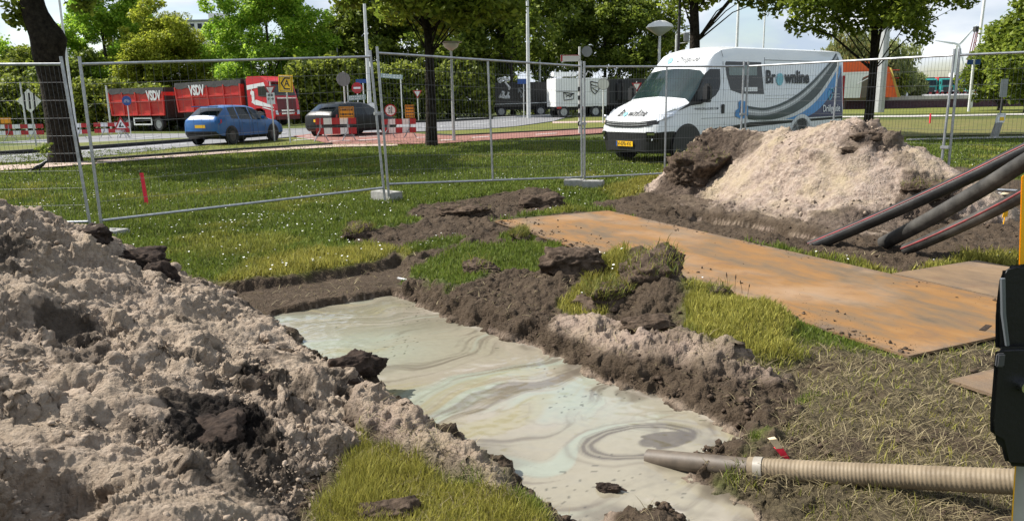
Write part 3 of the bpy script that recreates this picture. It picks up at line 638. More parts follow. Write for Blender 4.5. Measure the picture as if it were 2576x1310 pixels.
# ------------------------------------------------------------------ grass, straw, daisies, crumbs
def grass_mat():
    m = bpy.data.materials.new('grass_blades'); m.use_nodes = True; nt = m.node_tree; N = nt.nodes; L = nt.links
    b = N['Principled BSDF']; b.inputs['Roughness'].default_value = .6; b.inputs['Specular IOR Level'].default_value = .2
    a = N.new('ShaderNodeAttribute'); a.attribute_name = 'pigment'; t = N.new('ShaderNodeBsdfTranslucent'); x = N.new('ShaderNodeMixShader'); x.inputs[0].default_value = .35
    L.new(a.outputs['Color'], b.inputs['Base Color']); L.new(a.outputs['Color'], t.inputs[0])
    L.new(b.outputs[0], x.inputs[1]); L.new(t.outputs[0], x.inputs[2]); L.new(x.outputs[0], N['Material Output'].inputs[0]); return m
M['blades'] = grass_mat()
def surf_z(x, y):
    z = terrain(x, y)[0]; return z
def blades(name, x, y, z, h, w, lean, col, flat=None):
    """grass blades: two bent quads... one quad and a tip, per blade"""
    n = len(x); a = rng.uniform(0, 2 * np.pi, n); dx, dy = np.cos(a), np.sin(a); la = rng.uniform(0, 2 * np.pi, n); lx, ly = np.cos(la) * lean * h, np.sin(la) * lean * h
    up = np.sqrt(np.clip(1 - np.minimum(lean, .98) ** 2, .02, 1)) * h
    b1 = np.stack([x - dx * w, y - dy * w, z], 1); b2 = np.stack([x + dx * w, y + dy * w, z], 1)
    m1 = np.stack([x - dx * w * .8 + lx * .4, y - dy * w * .8 + ly * .4, z + up * .62], 1); m2 = np.stack([x + dx * w * .8 + lx * .4, y + dy * w * .8 + ly * .4, z + up * .62], 1)
    t = np.stack([x + lx, y + ly, z + up], 1)
    V = np.stack([b1, b2, m2, m1, t], 1).reshape(-1, 3); k = np.arange(n)[:, None] * 5
    F3 = np.concatenate([k + [0, 1, 2], k + [0, 2, 3], k + [3, 2, 4]], 0)
    C = np.repeat(np.concatenate([col, np.ones((n, 1))], 1), 5, 0)
    return mesh_np(name, V, F3, M['blades'], attrs={'pigment': C})
def scatter(n, y_lo, y_hi, amax=37, p=2.0):
    """points thinning out with distance"""
    q = rng.uniform(0, 1, n); r = y_lo * (y_hi / y_lo) ** q if p == 2 else rng.uniform(y_lo, y_hi, n)
    a = rng.uniform(R_(-amax), R_(amax), n); return np.sin(a) * r, np.cos(a) * r
def lerp(a, b, t): return np.asarray(a)[None] * (1 - t[:, None]) + np.asarray(b)[None] * t[:, None]
def build_grass():
    x, y = scatter(790000, 2.2, 30, 46)
    z, so, sa, st, dr = terrain(x, y)
    hl = f_hl(x, y); pool = sdf(x, y, P_POOL)
    keep = (np.maximum(so, sa) + .25 * rng.uniform(-1, 1, len(x)) < .35) & (pool > .03) & ~((hl > .02) & hl_in(x, y)) & ~((f_hr(x, y) > 0) & hr_in(x, y)) & (rng.uniform(0, 1, len(x)) > st * .93)
    for P in PLATES: keep &= sdf(x, y, P) > .01
    x, y, z, dr, st = x[keep], y[keep], z[keep], dr[keep], st[keep]; r = np.hypot(x, y); n = len(x)
    pat = fbm(x, y, .5, 4, 401); tall = sstep(.0, .4, fbm(x, y, 2.5, 3, 405))
    d = np.clip(dr + sstep(.12, .4, pat) * .55 + st * .6, 0, 1)
    h = (.030 + .035 * tall + rng.uniform(0, .03, n)) * (1 + .5 * dr) * np.clip(r / 7, .75, 1.25); w = .0016 * np.clip(r / 2.6, 1, 9)
    c = lerp((.108, .152, .023), (.32, .285, .062), np.clip(d * .75 + rng.uniform(-.15, .25, n), 0, 1)); c *= rng.uniform(.6, 1.35, n)[:, None]
    c *= (1 + .22 * fbm(x, y, .9, 3, 409))[:, None]
    tag(blades('grass', x, y, z - .004, h, w, rng.uniform(.15, .75, n), c), kind='stuff')
    # long tufts: left patch, pale mound, turf edges
    x, y = scatter(105000, 2.0, 9.5, 44); z, so, sa, st, dr = terrain(x, y)
    keep = (so + sa < .6) & (dr > .55) & (fbm(x, y, 5, 3, 413) + rng.uniform(-.25, .25, len(x)) > -.12) & (sdf(x, y, P_POOL) > .03) & ~((f_hl(x, y) > .03) & hl_in(x, y)) & ~((f_hr(x, y) > 0) & hr_in(x, y))
    for P in PLATES: keep &= sdf(x, y, P) > .0
    x, y, z = x[keep], y[keep], z[keep]; n = len(x); r = np.hypot(x, y)
    c = lerp((.13, .16, .020), (.40, .34, .085), np.clip(rng.uniform(-.2, 1, n) + .3 * fbm(x, y, 4, 2, 411), 0, 1)) * rng.uniform(.6, 1.3, n)[:, None]
    tag(blades('tall_grass', x, y, z - .005, rng.uniform(.022, .062, n), .0016 * np.clip(r / 2.8, 1, 3), rng.uniform(.4, .97, n), c), kind='stuff')
    # dry mown straw lying about
    x, y = scatter(110000, 1.9, 8, 46); z, so, sa, st, dr = terrain(x, y)
    wgt = st + .7 * (sdf(x, y, P_GRASSL) < .05) + .12 * so
    keep = (rng.uniform(0, 1, len(x)) < wgt) & (sdf(x, y, P_POOL) > .03) & ~((f_hl(x, y) > .02) & hl_in(x, y))
    for P in PLATES: keep &= sdf(x, y, P) > .0
    x, y, z = x[keep], y[keep], z[keep]; n = len(x); r = np.hypot(x, y)
    c = lerp((.16, .125, .065), (.42, .35, .20), rng.uniform(0, 1, n)) * rng.uniform(.5, 1.15, n)[:, None]
    tag(blades('dry_straw', x, y, z + .002, rng.uniform(.03, .105, n), .0013 * np.clip(r / 2.6, 1, 3), rng.uniform(.86, .995, n), c), kind='stuff')
    # roots and grass hanging over the torn turf edges
def build_daisies():
    x, y = scatter(11500, 5.5, 22, 46); z, so, sa, st, dr = terrain(x, y)
    dens = .22 + .78 * sstep(.0, .45, fbm(x, y, .5, 3, 421)); keep = (so + sa + st < .1) & ~((f_hl(x, y) > -.02) & hl_in(x, y)) & ~((f_hr(x, y) > -.05) & hr_in(x, y)) & (rng.uniform(0, 1, len(x)) < dens) & (sdf(x, y, P_ISL[0]) > 0)
    for P in PLATES: keep &= sdf(x, y, P) > .02
    x, y, z = x[keep][:5200], y[keep][:5200], z[keep][:5200]; n = len(x); rr = rng.uniform(.006, .0115, n); zz = z + rng.uniform(.045, .075, n)
    a = np.arange(6) * np.pi / 3; tx, ty = rng.uniform(-.35, .35, (2, n))
    P = np.stack([x[:, None] + rr[:, None] * np.cos(a), y[:, None] + rr[:, None] * np.sin(a), zz[:, None] + rr[:, None] * (np.cos(a) * tx[:, None] + np.sin(a) * ty[:, None]) + .003], 2)
    ctr = np.stack([x, y, zz - .001], 1)[:, None]
    V = np.concatenate([P, ctr], 1).reshape(-1, 3); k = np.arange(n)[:, None] * 7
    F3 = np.concatenate([k + [i, (i + 1) % 6, 6] for i in range(6)], 0)
    tag(mesh_np('daisies', V, F3, mat('daisy_petals', (.78, .78, .74), .7)), kind='stuff')
def lump_mesh(name, cx, cy, cz, s, mt, seedcols=None, sub=1):
    """many small irregular crumbs in one mesh"""
    bm = bmesh.new(); bmesh.ops.create_icosphere(bm, subdivisions=sub, radius=1); B = np.array([v.co[:] for v in bm.verts]); Fs = np.array([[v.index for v in f.verts] for f in bm.faces]); bm.free()
    n = len(cx); k = len(B)
    D = B[None] * (1 + rng.uniform(-.42, .35, (n, k, 1))) * rng.uniform(.6, 1.3, (n, 1, 3)) * s[:, None, None]
    a = rng.uniform(0, 6.28, n); ca, sa_ = np.cos(a)[:, None], np.sin(a)[:, None]
    V = np.stack([D[..., 0] * ca - D[..., 1] * sa_ + cx[:, None], D[..., 0] * sa_ + D[..., 1] * ca + cy[:, None], D[..., 2] * .8 + cz[:, None]], 2).reshape(-1, 3)
    return mesh_np(name, V, (Fs[None] + (np.arange(n) * k)[:, None, None]).reshape(-1, 3), mt, smooth=False)
def build_crumbs():
    q = rng.uniform(0, 1, 20000); a = rng.uniform(R_(-52), R_(-4), 20000); r = 1.6 * (6.4 / 1.6) ** q; x, y = np.sin(a) * r, np.cos(a) * r
    z = heap_left_z(x, y); keep = (z > .0) & (sdf(x, y, P_POOL) > .08) & (fbm(x, y, 2.2, 4, 431) + rng.uniform(-.2, .2, len(x)) > -.02); x, y, z = x[keep], y[keep], z[keep]
    s = .003 + .016 * rng.power(.075, len(x))
    far_ = np.ones(len(x), bool)
    for px, py, r_, h_ in PEAT_AND_SHADE: far_ &= (np.hypot(x - px, y - py) > r_ * .85) | (h_ < .5) | (rng.uniform(size=len(x)) < .1)
    x, y, z, s = x[far_], y[far_], z[far_], s[far_]; tag(lump_mesh('sand_crumbs', x, y, z + s * .2, s, M['sand_clod']), kind='stuff')
    q = rng.uniform(0, 1, 9000); x = rng.uniform(1.5, 7, 9000); y = rng.uniform(8, 13.4, 9000); z = heap_right_z(x, y); keep = (z > .02) & hr_in(x, y) & (sdf(x, y, P_TRENCH) > .2) & (fbm(x, y, 1.6, 4, 433) + rng.uniform(-.2, .2, len(x)) > .05); x, y, z = x[keep], y[keep], z[keep]
    s = .006 + .030 * rng.power(.10, len(x)); tag(lump_mesh('sand_crumbs', x, y, z + s * .2, s, M['sand_clod']), kind='stuff')
    x, y = scatter(34000, 2.2, 13); z, so, sa, st, dr = terrain(x, y); keep = (so > .6) & (sa < .3) & (sdf(x, y, P_POOL) > .0) & (z > FZ + .01) & (sdf(x, y, P_STRIP) + .3 * rng.uniform(0, 1, len(x)) > .1)
    for P in PLATES: keep &= sdf(x, y, P) > .03
    x, y, z = x[keep], y[keep], z[keep]; s = .003 + .018 * rng.power(.13, len(x)); tag(lump_mesh('soil_crumbs', x, y, z + s * .2, s, M['soil_clod']), kind='stuff')
# ------------------------------------------------------------------ steel road plates
def plate_material():
    m = bpy.data.materials.new('rusty_steel'); m.use_nodes = True; nt = m.node_tree; N = nt.nodes; L = nt.links
    b = N['Principled BSDF']; t = N.new('ShaderNodeTexCoord'); mp = N.new('ShaderNodeMapping'); mp.inputs['Scale'].default_value = (.55, 1.5, 1)
    L.new(t.outputs['Object'], mp.inputs[0])
    def noise(sc, d, ro, src): n = N.new('ShaderNodeTexNoise'); n.inputs['Scale'].default_value = sc; n.inputs['Detail'].default_value = d; n.inputs['Roughness'].default_value = ro; L.new(src, n.inputs[0]); return n
    n1 = noise(1.7, 10, .72, mp.outputs[0]); n2 = noise(.9, 5, .6, t.outputs['Object']); n3 = noise(60, 4, .6, t.outputs['Object']); n4 = noise(3.2, 10, .74, t.outputs['Object'])
    r = N.new('ShaderNodeValToRGB'); r.color_ramp.elements.new(.5); r.color_ramp.elements.new(.6)
    for e, (p, c) in zip(r.color_ramp.elements, ((.32, (.075, .058, .038)), (.44, (.140, .090, .046)), (.55, (.21, .104, .030)), (.72, (.24, .138, .054)))): e.position = p; e.color = (*c, 1)
    L.new(n1.outputs[0], r.inputs[0])
    x = N.new('ShaderNodeMix'); x.data_type = 'RGBA'; rr = N.new('ShaderNodeValToRGB'); rr.color_ramp.elements[0].position = .50; rr.color_ramp.elements[1].position = .72; rr.color_ramp.elements[1].color = (.6, .6, .6, 1)
    L.new(n2.outputs[0], rr.inputs[0]); L.new(rr.outputs[0], x.inputs[0]); L.new(r.outputs[0], x.inputs[6]); x.inputs[7].default_value = (.29, .205, .135, 1)
    y = N.new('ShaderNodeMix'); y.data_type = 'RGBA'; ry = N.new('ShaderNodeValToRGB'); ry.color_ramp.elements[0].position = .54; ry.color_ramp.elements[1].position = .70; ry.color_ramp.elements[1].color = (.85, .85, .85, 1)
    L.new(n4.outputs[0], ry.inputs[0]); L.new(ry.outputs[0], y.inputs[0]); L.new(x.outputs[2], y.inputs[6]); y.inputs[7].default_value = (.13, .075, .042, 1)
    sx = N.new('ShaderNodeSeparateXYZ'); L.new(t.outputs['Generated'], sx.inputs[0]); ds = []
    for ax_, le in ((0, 5.9), (1, 1.75)):
        pp = N.new('ShaderNodeMath'); pp.operation = 'PINGPONG'; pp.inputs[1].default_value = .5; L.new(sx.outputs[ax_], pp.inputs[0]); mm = N.new('ShaderNodeMath'); mm.operation = 'MULTIPLY'; mm.inputs[1].default_value = le; L.new(pp.outputs[0], mm.inputs[0]); ds.append(mm)
    mn = N.new('ShaderNodeMath'); mn.operation = 'MINIMUM'; L.new(ds[0].outputs[0], mn.inputs[0]); L.new(ds[1].outputs[0], mn.inputs[1])
    n5 = noise(4.5, 8, .7, t.outputs['Object']); ma = N.new('ShaderNodeMath'); ma.operation = 'MULTIPLY_ADD'; ma.inputs[1].default_value = .9; L.new(n5.outputs[0], ma.inputs[0]); L.new(mn.outputs[0], ma.inputs[2])
    rm = N.new('ShaderNodeValToRGB'); rm.color_ramp.elements[0].position = .36; rm.color_ramp.elements[1].position = .56; rm.color_ramp.elements[0].color = (.85, .85, .85, 1); rm.color_ramp.elements[1].color = (0, 0, 0, 1); L.new(ma.outputs[0], rm.inputs[0])
    yy = N.new('ShaderNodeMix'); yy.data_type = 'RGBA'; L.new(rm.outputs[0], yy.inputs[0]); L.new(y.outputs[2], yy.inputs[6]); yy.inputs[7].default_value = (.105, .078, .056, 1); y = yy
    L.new(y.outputs[2], b.inputs['Base Color']); b.inputs['Roughness'].default_value = .68; b.inputs['Specular IOR Level'].default_value = .35
    k = N.new('ShaderNodeBump'); k.inputs['Distance'].default_value = .0015; L.new(n3.outputs[0], k.inputs['Height']); L.new(k.outputs[0], b.inputs['Normal'])
    return m
M['rust'] = plate_material()
M['rust2'] = M['rust'].copy(); M['rust2'].name = 'rusty_steel_pale'
for nd in M['rust2'].node_tree.nodes:
    if nd.type == 'VALTORGB' and len(nd.color_ramp.elements) == 4:
        for e, c in zip(nd.color_ramp.elements, ((.09, .066, .045), (.15, .10, .058), (.19, .125, .068), (.225, .155, .09))): e.color = (*c, 1)
PL = [('long orange rusty steel road plate running from the clods to the right', 'rust'), ('brown steel road plate butted against the far side of the long plate', 'rust2'), ('tan steel plate corner lying beside the black machine housing', 'rust2')]
for i, (P, (lb, mk)) in enumerate(zip(PLATES, PL)):
    zb = .004 + .003 * i; mb = MB(); inset = []
    cx = P.mean(0)
    mb.prism([(float((p - cx) @ D_), float((p - cx) @ N_)) for p in P], .016)
    o = mb.build('steel_plate', M[mk]); o.location = (cx[0], cx[1], zb); o.rotation_euler = (0, 0, math.atan2(D_[1], D_[0])); tag(o, lb, 'steel plate', 'steel road plates laid on the grass')
    if i == 0:                                              # lifting slot near the corner
        s = MB(); q = at(2478, 832)[:2] - cx; s.box((float(q @ D_), float(q @ N_), .017), (.035, .16, .003), .35); s.build('lifting_slot', M['peat'], o)
build_grass(); build_daisies(); build_crumbs()
def plate_dirt():
    n = 2600; P = PLATES[0]; la = np.linalg.norm(P[1] - P[0]); ac = np.linalg.norm(P[3] - P[0]); a_ = rng.uniform(0, 1, n) ** 1.3 * la; c_ = np.minimum(rng.exponential(.16, n), ac - .02); far = rng.uniform(size=n) < .25; c_[far] = ac - np.minimum(rng.exponential(.08, n), ac - .02)[far]
    q = P[0][None] + D_[None] * a_[:, None] + N_[None] * c_[:, None]; keep = fbm(q[:, 0], q[:, 1], 2.5, 3, 441) > -.05; q = q[keep]; s = .002 + .016 * rng.power(.10, len(q)); tag(lump_mesh('soil_crumbs', q[:, 0], q[:, 1], np.full(len(q), .021) + s * .2, s, M['soil_clod']), kind='stuff')
plate_dirt()

# ------------------------------------------------------------------ clods of peat and turf
def clod(name, p, size, mt, label, cat='clod', rz=0.0, seed=0, turf=0, grp='loose clods of peat and turf', rot=None):
    bm = bmesh.new(); bmesh.ops.create_icosphere(bm, subdivisions=5, radius=1)
    V = np.array([v.co[:] for v in bm.verts])
    V = np.sign(V) * np.abs(V) ** .8                                            # blockier than a ball
    d = 1 + .42 * perlin3(V * 1.1 + seed * .37, seed) + .20 * crumble(V * 1.0 + seed * .11, 2.2, 4, .62, seed + 3, .35)
    V = V * d[:, None] * np.array(size)[None] * .5
    for v, q in zip(bm.verts, V): v.co = q
    me = bpy.data.meshes.new(name); bm.to_mesh(me); bm.free(); me.polygons.foreach_set('use_smooth', np.ones(len(me.polygons), bool)); me.materials.append(mt)
    o = bpy.data.objects.new(name, me); COL.objects.link(o); o.location = [float(q) for q in p]; o.rotation_euler = rot or (0, 0, rz)
    if label: tag(o, label, cat, grp)
    if turf:
        idx = rng.integers(0, len(V), turf * 3); q = V[idx]; q = q[q[:, 2] > size[2] * .18][:turf]; n = len(q)
        c = lerp((.09, .13, .02), (.27, .23, .06), rng.uniform(0, 1, n)) * rng.uniform(.6, 1.3, n)[:, None]
        g = blades('grass_tuft', q[:, 0], q[:, 1], q[:, 2] - .006, rng.uniform(.05, .12, n), np.full(n, .003), rng.uniform(.4, .95, n), c); g.parent = o
    return o
def gp(u, v, dz=0.0):
    p = at(u, v); return (p[0], p[1], float(terrain([p[0]], [p[1]])[0][0]) + dz)
CL = [('peat_clod', gp(1365, 522, .04), (.62, .40, .26), 'soil_clod', 'brown soil hump on the lawn in front of the double fence block', 0),
      ('turf_clod', gp(905, 592, .02), (.55, .26, .16), 'soil_clod', 'upturned grass sod at the edge of the lawn left of the dug strip', 260),
      ('soil_clod', gp(1212, 700, .03), (.36, .24, .14), 'soil_clod', 'small brown clod lying on the grass island behind the pit corner', 60),
      ('soil_clod', gp(1440, 712, .04), (.52, .36, .24), 'soil_clod', 'brown crumbly clod between the grass island and the large turf clod', 0),
      ('turf_clod', gp(1640, 742, .06), (.60, .52, .40), 'soil_clod', 'largest dark turf clod with grass on top beside the rusty plate', 420),
      ('turf_clod', gp(1530, 765, .02), (.34, .50, .20), 'soil_clod', 'grass covered turf strip in front of the largest clod', 700),
      ('soil_clod', gp(1625, 848, .00), (.36, .20, .14), 'soil_clod', 'low brown clod at the foot of the largest turf clod', 0),
      ('turf_clod', gp(1310, 596, .02), (.44, .20, .12), 'soil_clod', 'flat grass sod lying at the far left end of the rusty plate', 500),
      ('soil_clod', gp(1170, 548, .02), (.70, .34, .16), 'soil_clod', 'long low brown clod behind the upturned sod near the single fence block', 30),
      ('turf_clod', gp(1790, 770, -.02), (.30, .20, .12), 'soil_clod', 'small tuft of yellow grass on a clod right of the largest turf clod', 160)]
for i, (nm, p, sz, mt, lb, tf) in enumerate(CL): clod(nm, p, sz, M[mt], lb, rz=i * 1.1, seed=500 + i * 9, turf=tf)
p = at(900, 962, -.05); clod('peat_slab', (p[0] - .02, p[1], .035), (.30, .16, .17), M['peat'], 'dark peat slab jutting over the mud from the left bank', rz=.35, seed=611, rot=(.15, -.22, .35))
p = at(870, 985, -.02); clod('peat_clod', (p[0], p[1], .03), (.17, .13, .10), M['peat'], 'small black peat lump tucked under the jutting slab', seed=617)
p = at(985, 1300); clod('peat_clod', (p[0], p[1], .015), (.20, .13, .09), M['soil_clod'], 'flat brown peat block in the tall grass at the bottom edge', rz=.1, seed=623)
for (u, v, sz, lb, sd_) in ((540, 1050, (.34, .26, .14), 'big black peat block half buried in the middle of the near sand heap', 631), (340, 645, (.46, .26, .22), 'black peat block on the far rim of the near heap', 637), (400, 695, (.26, .20, .24), 'upright black peat lump at the end of the near heap rim', 641),
                          (14, 508, (.16, .12, .10), 'dark lump on the crest of the near heap at the left edge', 643), (668, 950, (.12, .09, .07), 'small black lump on the sand above the jutting slab', 647), (235, 590, (.40, .2, .14), 'dark clod on the near heap below the double fence posts', 649)):
    q = on_heap(u, v); clod('peat_clod', (q[0], q[1], float(heap_left_z(q[0:1], q[1:2])[0]) - sz[2] * .12), sz, M['peat'], lb, seed=sd_, rz=sd_ * .7)
for (u, v, sz, lb, sd_, tf) in ((2185, 338, (.46, .28, .15), 'broad brown clod near the top of the pinkish heap', 651, 0), (2330, 470, (.50, .40, .22), 'brown turf clod on the right flank of the pinkish heap', 653, 120), (1770, 395, (1.0, .9, .62), 'big brown turf clump at the left end of the pinkish heap', 657, 200), (2140, 378, (.24, .18, .10), 'smaller brown clod below the broad one on the pinkish heap', 659, 0)):
    q = on_heap(u, v, f_hr); clod('turf_clod' if tf else 'soil_clod', (q[0], q[1], float(heap_right_z(q[0:1], q[1:2])[0]) - sz[2] * .34), sz, M['soil_clod'], lb, seed=sd_, turf=tf)
# stones of sand on the near heap and beside the pit
for i, (u, v, s, lb) in enumerate(((322, 800, .085, 'rounded sand lump alone below the black hollow of the near heap'), (575, 738, .07, 'tan sand lump at the lower end of the near heap next to the grass'), (665, 838, .06, 'flat sand lump between heap and pit corner'), (190, 990, .09, 'broad sand lump near the left side of the heap'), (420, 905, .06, 'sand lump left of the big black peat block'))):
    q = on_heap(u, v); clod('sand_lump', (q[0], q[1], float(heap_left_z(q[0:1], q[1:2])[0]) + s * .15), (s * 1.5, s, s * .8), M['sand_clod'], lb, 'sand lump', seed=671 + i * 7, grp='lumps of sand on the near heap', rz=i * .9)
# small rubbish and dry stalks
q = gp(2505, 492); o = empty('board_scrap', (q[0], q[1], q[2] + .02), .6, 'broken brown and white board scrap on the soil behind the black pipes', 'scrap'); s = MB(); s.prism([(-.28, -.05), (.22, -.09), (.30, .02), (.02, .08), (-.25, .05)], .02); s.build('board', M['wood'], o); s = MB(); s.prism([(-.10, .0), (.12, -.02), (.02, .16), (-.04, .14)], .015, Matrix.Translation((.02, 0, .021))); s.build('torn_corner', M['dirtywhite'], o)
q = gp(2524, 566); o = empty('yellow_tag', (q[0], q[1], q[2]), 0, 'small yellow plastic tag standing in the grass right of the pipes', 'tag'); MB().tube([(0, 0, -.02), (.01, 0, .14)], .006, 5).build('stem', M['yellow_post'], o); s = MB(); s.prism([(-.03, .0), (.025, .01), (.03, .09), (-.02, .08)], .006, Matrix.Translation((0, -.01, .08)) @ Matrix.Rotation(R_(90), 4, 'X')); s.build('flag', M['yellow_post'], o)
for u_, v_, h_ in ((1832, 738, .16), (1848, 742, .15), (1868, 745, .12), (1812, 752, .11), (1880, 748, .10)):
    q = gp(u_, v_); o = empty('seed_stalk', (q[0], q[1], q[2]), rng.uniform(0, 6), 'dry brown seed stalk standing above the pale tuft beside the plate', 'grass stalk', 'seed stalks by the plate'); MB().tube([(0, 0, -.01), (.008, 0, h_ * .6), (.02, 0, h_)], [.002, .0018, .0012], 5).build('stem', M['soil_clod'], o); MB().tube([(.0165, 0, h_ * .86), (.02, 0, h_), (.023, 0, h_ * 1.14)], [.002, .0055, .0015], 6).build('seed_head', M['soil_clod'], o)
# lump drifting in the mud, with its tail
o = clod('floating_lump', (*at(1532, 1232, FZ)[:2], FZ + .006), (.095, .055, .045), M['peat'], 'dark oval lump of peat floating in the pale mud near the hose', 'floating lump', rz=-.15, seed=691, grp=None)
t = MB(); t.tube([(.035, 0, .004), (.055, -.002, .004), (.075, -.010, .001)], [.008, .006, .003], 6); t.build('root', M['peat'], o)
# pale splinter of wood on the dug strip
s = MB(); s.prism([(-.09, -.008), (-.02, -.014), (.09, -.010), (.085, .008), (.0, .012), (-.085, .006)], .012)
o = s.build('wood_splinter', M['dirtywhite']); q = gp(1020, 688); o.location = (q[0], q[1], q[2] + .012); o.rotation_euler = (.08, .1, -.5); tag(o, 'white wooden splinter lying on the bare soil behind the pit corner', 'splinter')

# ------------------------------------------------------------------ mobile mesh fence
def fence_panel(a, b, lean_a, lean_b, fine, label, centre=True, z_clamp=None, hgt=2.0):
    """a, b: lower corners (x, y, z); lean: (x, y) shift of the top"""
    a = np.array(a, float); b = np.array(b, float)
    root = empty('fence_panel', a, 0, label, 'fence panel', 'mobile mesh fence panels around the site'); b = b - a; a = np.zeros(3)
    ua = np.array([lean_a[0], lean_a[1], hgt]); ub = np.array([lean_b[0], lean_b[1], hgt])
    def P(s, t): lo = a + (b - a) * s; up = ua + (ub - ua) * s; return lo + up * t
    r = .019; L_ = np.linalg.norm(b)
    for s in (0, 1): MB().tube([P(s, -.06), P(s, 1.03)], r, 10).build('post', M['zinc'], root, True)
    for nm, t_ in (('top_rail', .985), ('bottom_rail', .035)): MB().tube([P(.004, t_), P(.996, t_)], r * .95, 10).build(nm, M['zinc'], root, True)
    if centre: MB().tube([P(.5, .035), P(.5, .985)], r * .8, 8).build('centre_post', M['zinc'], root, True)
    w = MB(); dx = .052 if fine else .10; n = int(L_ / dx)
    for i in range(1, n): w.tube([P(i / n, .035), P(i / n, .985)], .0019, 3, False)
    nz = 9 if fine else 8
    for j in range(1, nz): w.tube([P(.004, .035 + .95 * j / nz), P(.996, .035 + .95 * j / nz)], .0022, 3, False)
    w.build('wire_mesh', M['wire'], root)
    if z_clamp:
        c = MB(); d = (b - a) / L_; q = P(1, z_clamp); c.box(q + d * .03, (.13, .055, .045), math.atan2(d[1], d[0]), bev=.006); c.tube([q + d * .03 + np.array([0, -.05, 0]), q + d * .03 + np.array([0, .05, 0])], .008, 6); c.build('clamp', M['zinc'], root)
    return root
fence_panel((-8.75, 9.15, .05), (-5.24, 9.48, .03), (0, 0), (-.10, .02), True, 'fence panel at the left edge of the photo crossing the thick leaning trunk', False)
fence_panel((-5.14, 9.55, .03), (-1.90, 11.50, .17), (-.02, .02), (-.10, .02), False, 'coarse mesh fence panel in front of the red lorry and blue car', False, .58)
fence_panel((-1.84, 11.53, .22), (1.26, 13.60, .07), (-.06, 0), (-.02, 0), True, 'fine mesh fence panel in front of the centre tree between the single and double blocks', True, .5)
fence_panel((1.31, 13.63, .06), (4.34, 14.62, .06), (-.01, 0), (0, 0), True, 'fence panel standing in front of the white van cab', True, .55)
_e0 = atd(2364, 440, 11.4); _e1 = atd(2401, 132, 11.4); _f0 = atd(2384, 440, 11.38); _f1 = atd(2414, 130, 11.38)
fence_panel((4.41, 14.62, .06), (_e0[0], 11.4, .05), (.01, 0), (_e1[0] - _e0[0], 0), True, 'fence panel behind the pinkish heap crossing the rear of the white van', True, .33)
fence_panel((_f0[0], 11.38, .05), (9.3, 9.3, .05), (_f1[0] - _f0[0], 0), (.02, 0), True, 'fence panel at the right edge of the photo in front of the teal lorries', False)
def block(u, v, rz, label, dims=(.50, .24, .15), z=0.0):
    o = empty('concrete_block', (*at(u, v)[:2], z), rz, label, 'concrete block', 'concrete feet of the mobile fence')
    b = MB(); b.box((0, 0, dims[2] / 2), dims, bev=.012); bo = b.build('foot', M['concrete'], o)
    [MB().lathe([(.022, 0), (.022, .004), (.0, .004)], 12, Matrix.Translation((sx * .12, 0, dims[2]))).build('post_hole', M['peat'], o) for sx in (-1, 1)]
block(973, 505, -.75, 'single concrete fence block in the grass under the middle post'); block(1444, 470, -.15, 'left one of the two concrete blocks under the fence in front of the van', (.34, .24, .13)); block(1492, 473, -.25, 'right one of the two concrete blocks under the fence in front of the van', (.36, .24, .13))
block(268, 590, -.3, 'concrete fence block showing behind the rim of the near heap', z=-.085)
block(1862, 455, .2, 'concrete fence block hidden behind the brown turf clump'); block(2400, 508, -.8, 'concrete fence block behind the right flank of the pinkish heap')

# ------------------------------------------------------------------ pipes and hose
M['hdpe'] = mat('black_polyethylene', (.010, .010, .011), .42, 0, 0, 5, .001, 60, .3, col2=(.036, .034, .031))
M['mudpipe'] = mat('muddy_polyethylene', (.010, .010, .010), .55, 0, 0, 3.5, .002, 40, .3, col2=(.080, .075, .067))
M['stripe'] = mat('red_pipe_stripe', (.30, .040, .045), .6, 0, 0, 9, 0, 40, .3, col2=(.10, .05, .045))
def spline(P, n):
    P = np.array(P, float); t = np.linspace(0, len(P) - 1.0001, n); out = []
    for q in t:
        i = int(q); f = q - i; p0, p1, p2, p3 = P[max(i - 1, 0)], P[i], P[i + 1], P[min(i + 2, len(P) - 1)]
        out.append(.5 * (2 * p1 + (p2 - p0) * f + (2 * p0 - 5 * p1 + 4 * p2 - p3) * f * f + (3 * p1 - p0 - 3 * p2 + p3) * f ** 3))
    return np.array(out)
def pipe(pix, r, mt, label, stripe_ang, tail):
    a_, b_ = atd(*pix[0]), atd(*pix[-1]); pts = [a_ + (b_ - a_) * f - np.array([0, 0, .10 * f * (1 - f)]) for f in np.linspace(0, 1, 6)]; u_ = (b_ - a_) / np.linalg.norm(b_ - a_); pts += [b_ + u_ * .8, b_ + u_ * 1.6 + [.05, 0, -.10], b_ + u_ * 2.8 + [.1, 0, -.75], b_ + u_ * 3.4 + [.1, 0, -1.35]]
    root = empty('pipe', at(pix[0][0], pix[0][1]), 0, label, 'pipe', 'black plastic pipes lying beside the pinkish heap'); o = np.array(root.location)
    C_ = spline(pts, 60) - o
    MB().tube(C_, r, 20).build('tube', mt, root, True, 60)
    MB().lathe([(r * .82, -.002), (r * .82, .004), (0, .004)], 20, frame(C_[0], np.cross([0, 0, 1], C_[1] - C_[0]), np.cross(C_[1] - C_[0], np.cross([0, 0, 1], C_[1] - C_[0])))).build('bore', M['black'], root)
    if stripe_ang is not None:
        d = C_[-1] - C_[0]; d = (C_[20] - C_[0]); d /= np.linalg.norm(d); sdv = np.cross(d, [0, 0, 1]); sdv /= np.linalg.norm(sdv); upv = np.cross(sdv, d)
        off = sdv * math.cos(stripe_ang) + upv * math.sin(stripe_ang); off *= r * .985
        MB().tube(C_ + off, .009, 6).build('stripe', M['stripe'], root, True)
